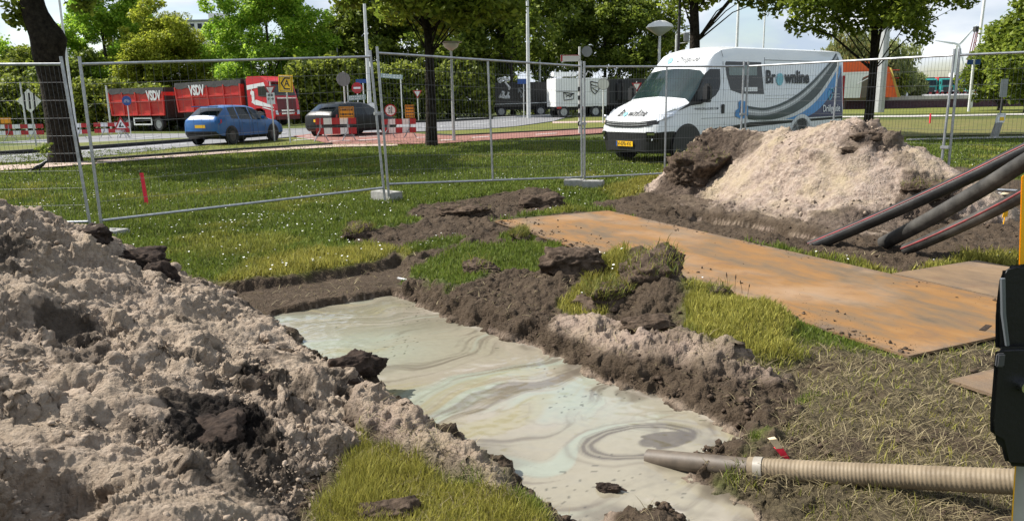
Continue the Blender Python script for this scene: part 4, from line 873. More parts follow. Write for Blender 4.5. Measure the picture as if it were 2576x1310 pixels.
pipe([(2036, 622, 7.75), (2180, 556, 7.5), (2350, 475, 7.2), (2480, 424, 6.95), (2590, 372, 6.7)], .063, M['hdpe'], 'farthest black pipe with a red stripe resting against the pinkish heap', .75, [(.7, -.5, .12), (1.6, -1.1, -.15), (3.0, -2.0, -1.0)])
pipe([(2222, 612, 7.55), (2300, 570, 7.3), (2400, 512, 6.9), (2500, 456, 6.5), (2600, 395, 6.1)], .068, M['mudpipe'], 'middle black pipe without stripe smeared with grey mud', None, [(.6, -.6, .10), (1.5, -1.4, -.2), (2.8, -2.4, -.95)])
pipe([(2278, 628, 7.2), (2350, 596, 6.95), (2450, 553, 6.6), (2560, 497, 6.25), (2620, 466, 6.05)], .056, M['mudpipe'], 'nearest black pipe with a red stripe and grey scuffs', .25, [(.6, -.5, .02), (1.4, -1.2, -.25), (2.6, -2.2, -.75)])
M['hose_tan'] = mat('muddy_tan_hose', (.13, .097, .060), .6, 0, 0, 9, .001, 80, .3, col2=(.215, .168, .110)); M['hose_dark'] = mat('wet_brown_pipe', (.050, .038, .027), .6, 0, 0, 7, 0, 40, .5, col2=(.13, .10, .072)); M['tape'] = mat('grey_tape', (.25, .225, .185), .4, 0, .1, 20)
hp = [at(u, v, z, False) for u, v, z in ((1632, 1152, FZ - .004), (1760, 1164, -.075), (1885, 1177, -.035), (2080, 1188, .02), (2300, 1199, .075), (2560, 1211, .15), (2720, 1216, .19))] + [at(2720, 1216, .19, False) + np.array(q) for q in ((.5, -.3, .02), (1.3, -.7, -.06), (2.2, -1.0, -.18))]
hose = empty('hose', at(1900, 1200), 0, 'tan ribbed hose with a dark smooth end discharging into the mud pit', 'hose'); ho = np.array(hose.location)
H1 = spline(hp[:3], 40) - ho; MB().tube(H1, .043, 24, caps=False).build('smooth_pipe', M['hose_dark'], hose, True, 60)
MB().tube([H1[0], H1[4]], .037, 20, caps=True).build('bore', M['ink'], hose, True)
H2 = spline(hp[2:], 760) - ho; rr = .0455 + .0011 * np.sin(np.arange(760) * 2 * np.pi / 5.0)
MB().tube(H2, list(rr), 22).build('ribbed_hose', M['hose_tan'], hose, True, 80)
MB().tube(H2[:26], [.0485] * 24 + [.0475, .0465], 24).build('coupling', M['hose_tan'], hose, True)
MB().tube(H2[14:30], .0505, 24).build('tape_band', M['tape'], hose, True)

# ------------------------------------------------------------------ stakes, marker post, birds
def stake(p, h, w, lean, label, parts):
    root = empty('stake', p, 0, label, 'stake', 'red painted marking stakes'); z = 0
    for nm, f, mk in parts:
        b = MB(); t0 = np.array([lean[0] * z, lean[1] * z, z * h]); z2 = z + f; t1 = np.array([lean[0] * z2, lean[1] * z2, z2 * h])
        b.add([t0 + [-w / 2, -w / 2, 0], t0 + [w / 2, -w / 2, 0], t0 + [w / 2, w / 2, 0], t0 + [-w / 2, w / 2, 0], t1 + [-w / 2, -w / 2, 0], t1 + [w / 2, -w / 2, .1 * w], t1 + [w / 2, w / 2, 0], t1 + [-w / 2, w / 2, -.2 * w]],
              [(0, 3, 2, 1), (4, 5, 6, 7), (0, 1, 5, 4), (1, 2, 6, 5), (2, 3, 7, 6), (3, 0, 4, 7)]); b.build(nm, M[mk], root); z = z2
stake(at(370, 517), .50, .042, (-.03, 0), 'tall red stake in the lawn behind the coarse fence panel', [('painted_shaft', .93, 'red_stake'), ('tip', .07, 'red_stake')])
stake(at(2339, 312), .50, .055, (0, 0), 'red stake far off on the right lawn behind the fence', [('painted_shaft', .93, 'red_stake'), ('tip', .07, 'red_stake')])
q = gp(1982, 1150); stake((q[0], q[1], q[2] - .01), .105, .030, (-.072, .0), 'short leaning peg with a red base and bare wood top behind the hose', [('dirty_foot', .1, 'soil_clod'), ('painted_shaft', .50, 'red_stake'), ('bare_top', .40, 'wood')])
# red paint sprayed at the foot of the tall stake
mp_ = empty('marker_post', at(2500, 345), 0, 'slanted grey marker post with white and yellow cap right of the fence', 'marker post')
b = MB(); b.add([(-.10, -.06, 0), (.12, -.06, 0), (.12, .06, 0), (-.10, .06, 0), (.02, -.06, .48), (.22, -.06, .48), (.22, .06, .48), (.02, .06, .48)], [(0, 3, 2, 1), (4, 5, 6, 7), (0, 1, 5, 4), (1, 2, 6, 5), (2, 3, 7, 6), (3, 0, 4, 7)]); b.build('shaft', M['concrete'], mp_)
b = MB(); b.add([(.03, -.075, .48), (.25, -.075, .48), (.25, .075, .48), (.03, .075, .48), (.08, -.075, .78), (.28, -.075, .78), (.28, .075, .78), (.08, .075, .78)], [(0, 3, 2, 1), (4, 5, 6, 7), (0, 1, 5, 4), (1, 2, 6, 5), (2, 3, 7, 6), (3, 0, 4, 7)]); b.build('cap', M['white'], mp_)
b = MB(); b.box((.155, -.080, .60), (.14, .01, .12)); b.build('plate', M['sign_yellow'], mp_)
def skin_body(name, pts, edges, radii, mt, parent=None, sub=2):
    me = bpy.data.meshes.new(name); me.from_pydata([tuple(p) for p in pts], edges, []); o = bpy.data.objects.new(name, me); COL.objects.link(o)
    sk = o.modifiers.new('skin', 'SKIN'); sb = o.modifiers.new('sub', 'SUBSURF'); sb.levels = sub; sb.render_levels = sub
    if not me.skin_vertices: bm = bmesh.new(); bm.from_mesh(me); bm.verts.layers.skin.verify(); bm.to_mesh(me); bm.free()
    for i, r in enumerate(radii):
        d = me.skin_vertices[0].data[i]; d.radius = r if isinstance(r, tuple) else (r, r); d.use_root = (i == 2)
    bpy.context.view_layer.update(); dg = bpy.context.evaluated_depsgraph_get(); m2 = bpy.data.meshes.new_from_object(o.evaluated_get(dg)); m2.name = name
    o.modifiers.clear(); o.data = m2; m2.materials.clear(); m2.materials.append(mt); m2.polygons.foreach_set('use_smooth', np.ones(len(m2.polygons), bool)); o.parent = parent; return o
M['feather'] = mat('black_feathers', (.012, .012, .014), .5, 0, .4, 12); M['beak'] = mat('beak', (.03, .028, .025), .4)
def bird(p, rz, label):
    r = empty('bird', p, rz, label, 'bird')
    skin_body('body', [(-.30, 0, .045), (-.17, 0, .095), (-.06, 0, .155), (.04, 0, .20), (.10, 0, .255), (.145, 0, .285), (.19, 0, .283)], [(i, i + 1) for i in range(6)], [(.022, .006), (.028, .016), .052, .055, .034, .034, .012], M['feather'], r)
    for s in (-1, 1):
        w = MB(); w.add([(.05, s * .052, .215), (-.04, s * .064, .205), (-.16, s * .045, .135), (-.24, s * .022, .085), (-.12, s * .055, .115), (.0, s * .060, .150)], [(0, 1, 5), (1, 2, 4, 5), (2, 3, 4)]); w.build('wing', M['feather'], r)
        MB().tube([(-.015, s * .025, .13), (-.03, s * .025, .06), (-.005, s * .025, .0), (.045, s * .025, .004)], [.013, .008, .006, .004], 6).build('leg', M['beak'], r)
        MB().lathe([(0, -.006), (.006, 0), (0, .006)], 8, Matrix.Translation((.155, s * .031, .295))).build('eye', M['chrome'], r)
    MB().tube([(.178, 0, .286), (.21, 0, .284), (.245, 0, .272)], [.014, .010, .003], 8).build('beak', M['beak'], r, True)
bird(at(104, 437), .25, 'black crow standing on the grass left of the thick leaning trunk'); bird(at(2585, 366), math.pi + .2, 'dark bird on the lawn at the right edge of the photo')

# ------------------------------------------------------------------ machine part close to the camera
mr = empty('site_machine', (*atd(2580, 1000, 1.1)[:2], 0), 0, 'black rubber housing with chrome knob on a yellow post at the right edge', 'machine'); mo = np.array(mr.location)
Y_ = 1.1
def mp(u, v, y=Y_): return atd(u, v, y) - mo
def mprism(pix, y0, depth, name, mk, bev=.006):
    P_ = [mp(u, v, y0) for u, v in pix]; bm = bmesh.new(); vs = [bm.verts.new(p) for p in P_]; f = bm.faces.new(vs)
    e = bmesh.ops.extrude_face_region(bm, geom=[f]); bmesh.ops.translate(bm, vec=Vector(ray(2590, 920) / np.linalg.norm(ray(2590, 920)) * depth), verts=[v for v in e['geom'] if isinstance(v, bmesh.types.BMVert)])
    bmesh.ops.recalc_face_normals(bm, faces=bm.faces); bmesh.ops.bevel(bm, geom=bm.edges[:], offset=bev, segments=3, affect='EDGES', clamp_overlap=True)
    me = bpy.data.meshes.new(name); bm.to_mesh(me); bm.free(); me.materials.append(M[mk]); me.polygons.foreach_set('use_smooth', np.ones(len(me.polygons), bool)); me.set_sharp_from_angle(angle=R_(50)); o = bpy.data.objects.new(name, me); COL.objects.link(o); o.parent = mr
M['greymachine'] = mat('grey_machine_paint', (.33, .32, .29), .5, 0, .15, 10)
mprism([(2569, 440), (2650, 436), (2650, 900), (2556, 900)], Y_, .05, 'upper_post', 'yellow_post', .002)
gz_ = mp(2600, 1400)
def low(u0, u1, name, mk, y0, dep):
    d = ray(2590, 920); d = d / np.linalg.norm(d) * dep; d[2] = 0; t = [mp(u0[0], 1150, y0), mp(u1[0], 1150, y0)]; g = []
    for (ut, ub), p in zip((u0, u1), t): q = mp(ub, 1310, y0); s = (q - p) / (p[2] - q[2]); e = p + s * p[2]; g.append(e)
    V = [t[0], t[1], g[1], g[0]]; b = MB(); b.add(V + [q + d for q in V], [(0, 1, 2, 3), (7, 6, 5, 4), (0, 4, 5, 1), (1, 5, 6, 2), (2, 6, 7, 3), (3, 7, 4, 0)]); b.build(name, M[mk], mr)
low((2557, 2547), (2640, 2640), 'lower_post', 'greymachine', Y_, .05); low((2554, 2544), (2557.5, 2547.5), 'edge_strip', 'yellow_post', Y_ - .004, .05)
M['hous'] = mat('black_rubber_housing', (.011, .011, .0115), .42, 0, .2, 8, .0006, 120, .3)
mprism([(2515, 690), (2528, 668), (2560, 662), (2680, 664), (2680, 890), (2503, 884), (2504, 780)], Y_ - .045, .085, 'upper_housing', 'hous', .008)
mprism([(2504, 872), (2680, 868), (2680, 1180), (2530, 1172), (2516, 1112), (2492, 1098), (2489, 1060)], Y_ - .058, .10, 'lower_housing', 'hous', .007)
MB().tube([mp(2522, 700, Y_ - .05), mp(2524, 790, Y_ - .05), mp(2534, 868, Y_ - .05)], [.0035, .0035, .003], 8).build('edge_trim', mat('grey_rubber_trim', (.10, .11, .12), .3), mr, True)
k = mp(2572, 968, Y_ - .06); MB().lathe([(.0, -.008), (.008, -.006), (.0095, 0), (.0085, .012)], 20, Matrix.Translation(Vector(k)) @ Matrix.Rotation(R_(90), 4, 'X')).build('knob', M['chrome'], mr, True)
k = mp(2516, 905, Y_ - .06); MB().box(k, (.012, .006, .02), bev=.002).build('latch', mat('dark_grey_plastic', (.06, .06, .065), .3), mr)
# ------------------------------------------------------------------ roads, paths, kerbs
M['asphalt'] = mat('asphalt', (.17, .17, .175), .85, 0, .14, 1.2, .004, 60, .3); M['redbrick'] = mat('red_brick_paving', (.22, .105, .085), .9, 0, .28, 3.5, .004, 30, .2); M['palebrick'] = mat('pale_paving', (.36, .28, .235), .9, 0, .16, 2.5, .004, 30, .2)
M['kerb'] = mat('dark_kerb', (.035, .034, .034), .9, 0, .3, 3); M['marking'] = mat('road_marking', (.62, .62, .60), .7, 0, .12, 3); M['verge'] = mat('yellowing_verge', (.16, .145, .040), .95, 0, 0, 2.4, .02, 14, .1, col2=(.075, .105, .024)); M['verge2'] = mat('median_grass', (.085, .11, .028), .95, 0, 0, 2, .02, 14, .1, col2=(.15, .145, .05))
def sheet(name, pix, dz, mt, grow=None):
    P = [at(u, v) for u, v in pix]; bm = bmesh.new(); bm.faces.new([bm.verts.new((p[0], p[1], 0)) for p in P]); bmesh.ops.triangulate(bm, faces=bm.faces[:])
    xs = [p[0] for p in P]
    for c in np.arange(math.floor(min(xs)), max(xs), 1.5):
        if c < -10 or True: bmesh.ops.bisect_plane(bm, geom=bm.verts[:] + bm.edges[:] + bm.faces[:], plane_co=(c, 0, 0), plane_no=(1, 0, 0))
    for v in bm.verts: v.co.z = float(far_slope(v.co.x, v.co.y)) + dz
    bmesh.ops.recalc_face_normals(bm, faces=bm.faces[:])
    for f in bm.faces:
        if f.normal.z < 0: f.normal_flip()
    me = bpy.data.meshes.new(name); bm.to_mesh(me); bm.free(); me.materials.append(mt); o = bpy.data.objects.new(name, me); COL.objects.link(o); return tag(o, kind='structure')
sheet('road', [(-500, 444), (0, 413), (235, 398), (478, 371), (735, 346), (900, 337), (1100, 331), (1214, 326), (1300, 319), (1392, 306), (1440, 292), (1372, 292), (1214, 303), (1100, 309), (961, 312), (814, 322), (705, 326), (560, 331), (325, 338), (200, 346), (0, 358), (-500, 390)], .035, M['asphalt'])
sheet('median', [(-500, 424), (0, 391), (205, 378), (478, 357), (520, 350), (430, 350), (200, 362), (0, 371), (-500, 402)], .045, M['verge2'])
sheet('verge', [(235, 400), (478, 373), (735, 349), (790, 352), (830, 366), (575, 383), (235, 408)], .045, M['verge'])
sheet('footpath', [(-500, 456), (0, 421), (235, 409), (575, 384), (835, 367), (900, 366), (1000, 366), (1000, 370), (850, 373), (575, 389), (235, 417), (0, 434), (-500, 474)], .050, M['palebrick'])
sheet('bike_path', [(738, 345), (800, 338), (900, 336), (1000, 335), (1076, 341), (1144, 345), (1300, 337), (1530, 325), (1720, 316), (1720, 326), (1530, 337), (1300, 351), (1103, 365), (1000, 366), (900, 366), (835, 367), (790, 356)], .055, M['redbrick'])
sheet('verge', [(1090, 333), (1214, 328), (1300, 321), (1400, 308), (1460, 295), (1700, 297), (1700, 314), (1530, 323), (1300, 335), (1144, 343), (1085, 341)], .048, M['verge'])
sheet('road', [(1390, 308), (1530, 306), (1700, 303), (1700, 306), (1530, 310), (1390, 313)], .060, M['palebrick'])
def strip(name, pix, w, h, mt, dz=.03):
    P = [at(u, v) for u, v in pix]; V = []; n = len(P)
    for i, p in enumerate(P):
        t = P[min(i + 1, n - 1)] - P[max(i - 1, 0)]; nn = np.array([-t[1], t[0], 0]); nn /= np.linalg.norm(nn)
        for s, z in ((-.5, 0), (-.5, h), (.5, h), (.5, 0)): V.append(p + nn * w * s + np.array([0, 0, z + (dz if z else -.05)]))
    mb = MB(); mb.add(V, [(i * 4 + k, i * 4 + k + 1, i * 4 + 5 + k, i * 4 + 4 + k) for i in range(n - 1) for k in range(3)] + [(0, 1, 2, 3), (n * 4 - 1, n * 4 - 2, n * 4 - 3, n * 4 - 4)])
    return tag(mb.build(name, mt), kind='structure')
strip('kerb', [(-400, 421), (0, 393), (205, 379.5), (478, 358.5), (520, 352)], .22, .11, M['kerb'], .05); strip('kerb', [(235, 408), (575, 383), (835, 367)], .12, .06, M['kerb'], .05)
strip('kerb', [(814, 321), (961, 311), (1100, 308), (1214, 302), (1372, 291)], .22, .11, M['kerb'], .05); strip('kerb', [(1085, 342), (1144, 345), (1300, 337), (1530, 325.5), (1700, 316)], .12, .06, M['kerb'], .05); strip('kerb', [(1150, 303), (1250, 300), (1420, 290)], .2, .10, M['marking'], .05)
strip('edge_line', [(-400, 424.5), (0, 397), (205, 384), (470, 364)], .14, .004, M['marking'], .042); strip('edge_line', [(0, 360), (200, 349), (325, 341)], .14, .004, M['marking'], .042)
mk = []
for pts in ([(740, 357), (790, 353)], [(748, 351), (800, 348)], [(770, 346), (815, 343)], [(830, 341), (875, 339)], [(830, 360), (880, 357)], [(900, 357), (950, 354)], [(905, 348), (960, 346)], [(1110, 357), (1145, 355)], [(1050, 350), (1090, 348)], [(1190, 350), (1230, 347.5)], [(1350, 342), (1400, 339)],
            [(980, 329), (1010, 327)], [(1040, 324.5), (1080, 322)], [(1110, 320), (1150, 318)], [(1190, 316), (1230, 313)], [(1265, 309), (1300, 306)], [(590, 351), (640, 346)], [(690, 340), (720, 338)], [(330, 352), (400, 346)]):
    strip('road_marking', pts, .16, .004, M['marking'], .062)

# ------------------------------------------------------------------ vehicle helpers
def loft(stations, part, names_mats, root, smooth_sharp=38):
    """stations: (x, half profile [(y, z), ...]); part(i, k) names the part each face belongs to"""
    K = len(stations[0][1]); g = {}
    for i in range(len(stations) - 1):
        for k in range(K - 1): g.setdefault(part(i, k), []).append((i, k))
    for nm, cells, sides in [(n_, c_, s_) for n_, c_ in g.items() for s_ in (((1,), (-1,)) if 'side_window' in n_ else ((1, -1),))]:
        mb = MB(); idx = {}
        def vid(i, k, s):
            x, pr = stations[i]; y, z = pr[k]; key = (i, k, s if abs(y) > 1e-6 else 1)
            if key not in idx: idx[key] = len(mb.v); mb.v.append((x, y * key[2], z))
            return idx[key]
        for i, k in cells:
            for s in sides:
                f = [vid(i, k, s), vid(i + 1, k, s), vid(i + 1, k + 1, s), vid(i, k + 1, s)]
                f = [q for j, q in enumerate(f) if q != f[j - 1]]
                if len(set(f)) > 2: mb.f.append(tuple(f)); mb.m.append(0)
        for e, pi in ((0, 0), (len(stations) - 1, len(stations) - 2)):          # close both ends row by row
            for k in range(K - 1):
                if part(pi, k) == nm:
                    f = [vid(e, k, 1), vid(e, k + 1, 1), vid(e, k + 1, -1), vid(e, k, -1)]; f = [q for j, q in enumerate(f) if q != f[j - 1]]
                    if len(set(f)) > 2: mb.f.append(tuple(f)); mb.m.append(0)
        mb.build(nm, names_mats[nm], root, True, smooth_sharp)
def wheel(root, x, y, r, w, side, rim_mt='chrome', spokes=5, dark=False):
    """wheel with tyre and rim, axis along y; side = -1 faces -y"""
    wr = empty('wheel', (x, y, r)); wr.parent = root
    Mx = Matrix.Rotation(R_(90), 4, 'X')
    MB().lathe([(r * .62, -w / 2), (r * .92, -w / 2), (r, -w * .36), (r, w * .36), (r * .92, w / 2), (r * .62, w / 2), (r * .60, 0), (r * .62, -w / 2)], 28, Mx).build('tyre', M['rubber'], wr, True, 40)
    mb = MB(); zz = w * .42
    Ms = Mx if side < 0 else Matrix.Rotation(R_(-90), 4, 'X')
    mb.lathe([(r * .64, zz), (r * .58, zz - .01), (r * .57, zz - .05)], 28, Ms)
    for k in range(spokes):
        a = 2 * math.pi * k / spokes; ca, sa = math.cos(a), math.sin(a); q = r * .08
        mb.add([Ms @ Vector(v) for v in ((-sa * q, ca * q, zz - .01), (sa * q, -ca * q, zz - .01), (ca * r * .6 + sa * q * 1.3, sa * r * .6 - ca * q * 1.3, zz - .02), (ca * r * .6 - sa * q * 1.3, sa * r * .6 + ca * q * 1.3, zz - .02))], [(0, 1, 2, 3)])
    mb.lathe([(0, zz + .012), (r * .13, zz + .008), (r * .16, zz - .02)], 16, Ms); mb.build('rim', M[rim_mt], wr, True)
    MB().lathe([(r * .62, zz - .06), (0, zz - .06)], 20, Ms).build('brake_disc', M['black'], wr)
def quad_on(root, name, pts, mt, off=(0, 0, 0)):
    return MB().add([np.array(p) + np.array(off) for p in pts], [tuple(range(len(pts)))]).build(name, mt, root)

# ------------------------------------------------------------------ hatchback cars
M['dark_rim'] = mat('dark_alloy', (.07, .07, .075), .35, .6)
def hatchback(paint, loc, rz, label, grp):
    root = empty('car', loc, rz, label, 'car', grp)
    def st(x, zb, yb, m, b, e, r, t): return (x, [(0, zb), (yb, zb), (m[0] + .0, zb + .12), m, ((m[0] + b[0]) / 2 + .012, (m[1] + b[1]) / 2 + .02), b, e, r, (0, t)])
    S = [st(0.0, .40, .66, (.78, .60), (.74, .84), (.70, .87), (.60, .89), .90), st(.06, .30, .76, (.86, .60), (.81, .91), (.74, .96), (.63, .985), .995), st(.20, .24, .82, (.895, .60), (.85, .95), (.72, 1.05), (.62, 1.09), 1.11),
         st(.66, .20, .85, (.905, .60), (.875, .975), (.665, 1.34), (.57, 1.385), 1.40), st(.86, .20, .86, (.91, .60), (.875, .965), (.65, 1.385), (.55, 1.435), 1.452), st(1.28, .20, .86, (.91, .60), (.88, .945), (.655, 1.405), (.55, 1.465), 1.485), st(1.35, .20, .86, (.91, .60), (.88, .94), (.655, 1.407), (.55, 1.467), 1.487),
         st(2.05, .20, .86, (.91, .60), (.88, .915), (.65, 1.395), (.55, 1.455), 1.475), st(2.12, .20, .86, (.91, .60), (.88, .91), (.65, 1.39), (.55, 1.45), 1.47), st(2.50, .20, .86, (.91, .60), (.88, .90), (.645, 1.32), (.545, 1.385), 1.405), st(2.62, .20, .86, (.91, .60), (.88, .90), (.65, 1.285), (.55, 1.345), 1.365),
         st(3.22, .20, .86, (.91, .60), (.87, .88), (.80, .955), (.66, .98), .99), st(3.34, .20, .86, (.91, .60), (.87, .87), (.80, .915), (.66, .945), .96), st(3.85, .22, .84, (.90, .58), (.84, .78), (.76, .83), (.6, .85), .86), st(4.12, .24, .78, (.86, .54), (.76, .70), (.70, .74), (.55, .76), .77), st(4.27, .26, .70, (.78, .50), (.68, .62), (.62, .66), (.5, .67), .68), st(4.34, .34, .58, (.66, .46), (.58, .56), (.54, .58), (.45, .59), .59)]
    def part(i, k):
        if k in (6, 7) and i == 2: return 'rear_window'
        if k in (6, 7) and i == 10: return 'windscreen'
        if k == 5 and i in (4, 6, 8, 9, 10): return {4: 'rear_side_window', 6: 'middle_side_window'}.get(i, 'front_side_window')
        if k <= 1: return 'underbody'
        return 'body'
    loft(S, lambda i, k: part(i, k), dict(body=paint, underbody=M['black'], rear_window=M['glass'], windscreen=M['glass_clear'], rear_side_window=M['glass'], middle_side_window=M['glass'], front_side_window=M['glass']), root)
    for sx in (.78, 3.42):
        for sy in (-1, 1):
            a = MB(); a.lathe([(.385, 0), (.385, .02), (0, .02)], 24, Matrix.Translation((sx, sy * .895, .33)) @ Matrix.Rotation(R_(90 if sy < 0 else -90), 4, 'X')); a.build('wheel_arch', M['black'], root)
            wheel(root, sx, sy * .86, .325, .21, sy, 'dark_rim', 10)
    for s in (-1, 1):
        quad_on(root, 'tail_light', [(.10, s * .85, .76), (.045, s * .60, .78), (.07, s * .50, .90), (.14, s * .70, .955), (.30, s * .885, .95), (.26, s * .905, .83)], M['tail_red'], (-.035, s * .012, .004))
        MB().box((2.72, s * .99, .98), (.11, .20, .13), bev=.03).build('mirror', paint, root, True)
        quad_on(root, 'headlight', [(4.20, s * .80, .60), (4.33, s * .62, .58), (4.30, s * .60, .66), (4.0, s * .80, .74)], M['lamp_glass'], (.012, s * .012, 0))
        for dx in (1.28, 2.1): MB().tube([(dx, s * .925, .35), (dx, s * .928, .62), (dx, s * .898, .92)], .006, 4).build('door_seam', M['black'], root)
        MB().box((.3, s * .30, 1.50), (.02, .02, .02)); 
        MB().box((1.55, s * .925, .80), (.20, .02, .03), bev=.008).build('door_handle', paint, root); MB().box((2.35, s * .925, .79), (.20, .02, .03), bev=.008).build('door_handle', paint, root)
    MB().box((.36, 0, 1.435), (.30, 1.16, .035), bev=.012).build('roof_spoiler', paint, root, True)
    n = MB(); n.box((-.012, 0, .70), (.012, .52, .115)); n.build('number_plate', M['plate_y'], root)
    MB().box((.05, 0, .42), (.10, 1.40, .16), bev=.03).build('rear_bumper', M['black'], root, True); MB().box((4.33, 0, .45), (.10, 1.0, .16), bev=.03).build('grille', M['black'], root, True)
    return root
def place(rz, wheel_pt, lx, ly):
    """object origin so that local point (lx, ly) sits on wheel_pt"""
    c, s = math.cos(rz), math.sin(rz); p = wheel_pt; return (p[0] - (c * lx - s * ly), p[1] - (s * lx + c * ly), p[2] + .036)
a = R_(69); hatchback(M['blue_car'], place(a, at(584, 366), .70, -.77), a, 'bright blue hatchback with its rear and right side to us on the road', 'cars on the road').scale = (.9, .9, .97)
a = R_(58); hatchback(M['black_car'], place(a, at(872, 346), .78, -.86), a, 'black hatchback behind the red and white barrier with the yellow sign', 'cars on the road')

# ------------------------------------------------------------------ red tipper lorry and its trailer
def tipper_box(root, x0, x1, zb, zt, letters, lx):
    """open skip body with ribs; x0 rear, x1 front"""
    L_ = x1 - x0; hw = 1.22; b = MB()
    b.add([(x0 + .12, -hw + .06, zb), (x1 - .06, -hw + .06, zb), (x1 - .06, hw - .06, zb), (x0 + .12, hw - .06, zb), (x0, -hw, zt), (x1, -hw, zt), (x1, hw, zt), (x0, hw, zt)], [(0, 3, 2, 1), (0, 1, 5, 4), (1, 2, 6, 5), (2, 3, 7, 6), (3, 0, 4, 7), (4, 5, 6, 7)]); b.build('skip_body', M['red_steel'], root)
    for i in range(5):
        f = i / 4; xb = x0 + .14 + (L_ - .24) * f; xt = x0 + .05 + (L_ - .1) * f
        for s in (-1, 1): MB().add([(xb - .06, s * (hw - .06), zb), (xb + .06, s * (hw - .06), zb), (xt + .06, s * hw, zt), (xt - .06, s * hw, zt), (xb - .05, s * (hw + .03), zb), (xb + .05, s * (hw + .03), zb), (xt + .05, s * (hw + .08), zt), (xt - .05, s * (hw + .08), zt)], [(4, 5, 6, 7), (0, 4, 7, 3), (1, 2, 6, 5), (2, 3, 7, 6), (0, 1, 5, 4)]).build('rib', M['red_steel'], root)
    for s in (-1, 1): MB().box(((x0 + x1) / 2, s * (hw + .015), zb + (zt - zb) * .60), (L_ - .1, .06, .10)).build('rail', M['red_steel'], root); MB().box(((x0 + x1) / 2, s * (hw - .02), zb + .04), (L_ - .2, .08, .09)).build('rail', M['red_steel'], root)
    t = MB(); n = 16
    top = [(x0 - .02 + (L_ + .04) * i / n, zt - .05 - .10 * abs(math.sin(i * 1.1)) ) for i in range(n + 1)]
    for s in (-1, 1):
        V = [(x, s * (hw + .045), z) for x, z in top] + [(x, s * (hw - .02), zt + .30) for x, z in top]
        t.add(V, [(i, i + 1, n + 2 + i, n + 1 + i) for i in range(n)])
    t.add([(x0, -hw + .02, zt + .30), (x1, -hw + .02, zt + .30), (x1, hw - .02, zt + .30), (x0, hw - .02, zt + .30), (x0, -hw + .02, zt - .02), (x1, -hw + .02, zt - .02), (x1, hw - .02, zt - .02), (x0, hw - .02, zt - .02)], [(0, 1, 2, 3), (0, 4, 7, 3), (1, 2, 6, 5)]); t.build('tarpaulin', M['tarp'], root)
    V, Fs = text(letters, .92, .045, 0, .62); m = frame((lx, -hw - .092, zt - .30), (1, 0, 0), (0, -.04, 1)); MB().add([m @ v for v in V], Fs).build('lettering', M['sign_white'], root)
th = R_(-25); d_ = np.array([math.cos(th), math.sin(th), 0])
fr = atd(726, 321, 55.0); fr[2] = -.0
lorry = empty('tipper_lorry', fr, 0, 'red tipper lorry with white striped cab driving on the far road', 'lorry', rot=(0, R_(-1.2), th)); lorry.scale = (1.03, 1.03, 1.03)
def cab():
    # side profile (x, z) lofted across the width, nose at x = 0
    pr = [(-.12, .42), (.02, .62), (.05, 1.10), (.0, 1.62), (-.10, 1.95), (-.34, 2.78), (-.60, 3.02), (-1.05, 3.28), (-2.15, 3.30), (-2.25, 3.10), (-2.25, .72), (-1.95, .72), (-1.85, 1.02), (-1.55, 1.18), (-1.15, 1.18), (-.85, 1.02), (-.75, .55), (-.60, .42)]
    mb = MB(); mb.prism([(x, z) for x, z in pr], 2.44, Matrix.Translation((0, 1.22, 0)) @ Matrix.Rotation(R_(90), 4, 'X')); mb.build('cab', M['red_paint'], lorry)
    y = -1.232
    quad_on(lorry, 'windscreen', [(-.085, -1.10, 1.98), (-.085, 1.10, 1.98), (-.325, 1.06, 2.74), (-.325, -1.06, 2.74)], M['glass'], (.022, 0, .006))
    quad_on(lorry, 'side_window', [(-.28, y, 1.86), (-1.28, y, 1.98), (-1.28, y, 2.62), (-.55, y, 2.62)], M['glass'])
    quad_on(lorry, 'grille', [(.058, -.92, .86), (.058, .92, .86), (.012, .94, 1.78), (.012, -.94, 1.78)], M['darkred'], (.012, 0, 0))
    MB().box((.07, 0, 1.80), (.03, 1.9, .05)).build('chrome_bar', M['chrome'], lorry)
    for z in (.78, .98): MB().box((.075, 0, z), (.05, 1.3, .10), bev=.02).build('chrome_bar', M['chrome'], lorry, True)
    MB().box((.0, 0, .50), (.18, 2.44, .26), bev=.05).build('bumper', M['darkred'], lorry, True)
    MB().box((-.30, 0, 2.86), (.35, 2.2, .08), bev=.03).build('sun_visor', M['darkred'], lorry, True)
    for s in (-1, 1):
        MB().add([(.066, s * .92, .70), (.066, s * 1.18, .74), (.035, s * 1.20, 1.10), (.045, s * .98, 1.02)], [(0, 1, 2, 3)]).build('headlight', M['lamp_glass'], lorry)
        MB().box((-.22, s * 1.42, 2.15), (.16, .22, .62), bev=.05).build('mirror', M['black'], lorry, True); MB().tube([(-.3, s * 1.2, 2.5), (-.24, s * 1.4, 2.45)], .02, 6).build('mirror_arm', M['black'], lorry)
    for pts in ([(-2.22, y, 2.42), (-.62, y, 2.62), (-.72, y, 2.86), (-2.22, y, 2.72)], [(-1.95, y, 1.62), (-1.50, y, 1.75), (-.12, y, 1.32), (-.05, y, 1.16), (-1.65, y, 1.42)], [(-1.0, y, 1.20), (-.03, y, .98), (-.03, y, 1.03), (-1.0, y, 1.28)]): quad_on(lorry, 'white_stripe', pts, M['sign_white'])
    for pts in ([(-1.86, y, 1.55), (-1.64, y, 1.72), (-1.62, y, 2.12), (-1.86, y, 2.12)], [(-1.95, y, 2.10), (-1.62, y, 2.10), (-1.60, y, 2.30), (-1.80, y, 2.36), (-1.93, y, 2.30)], [(-1.86, y, 2.33), (-1.79, y, 2.33), (-1.81, y, 2.55), (-1.85, y, 2.55)]): quad_on(lorry, 'white_emblem', pts, M['sign_white'], (0, -.003, 0))
cab()
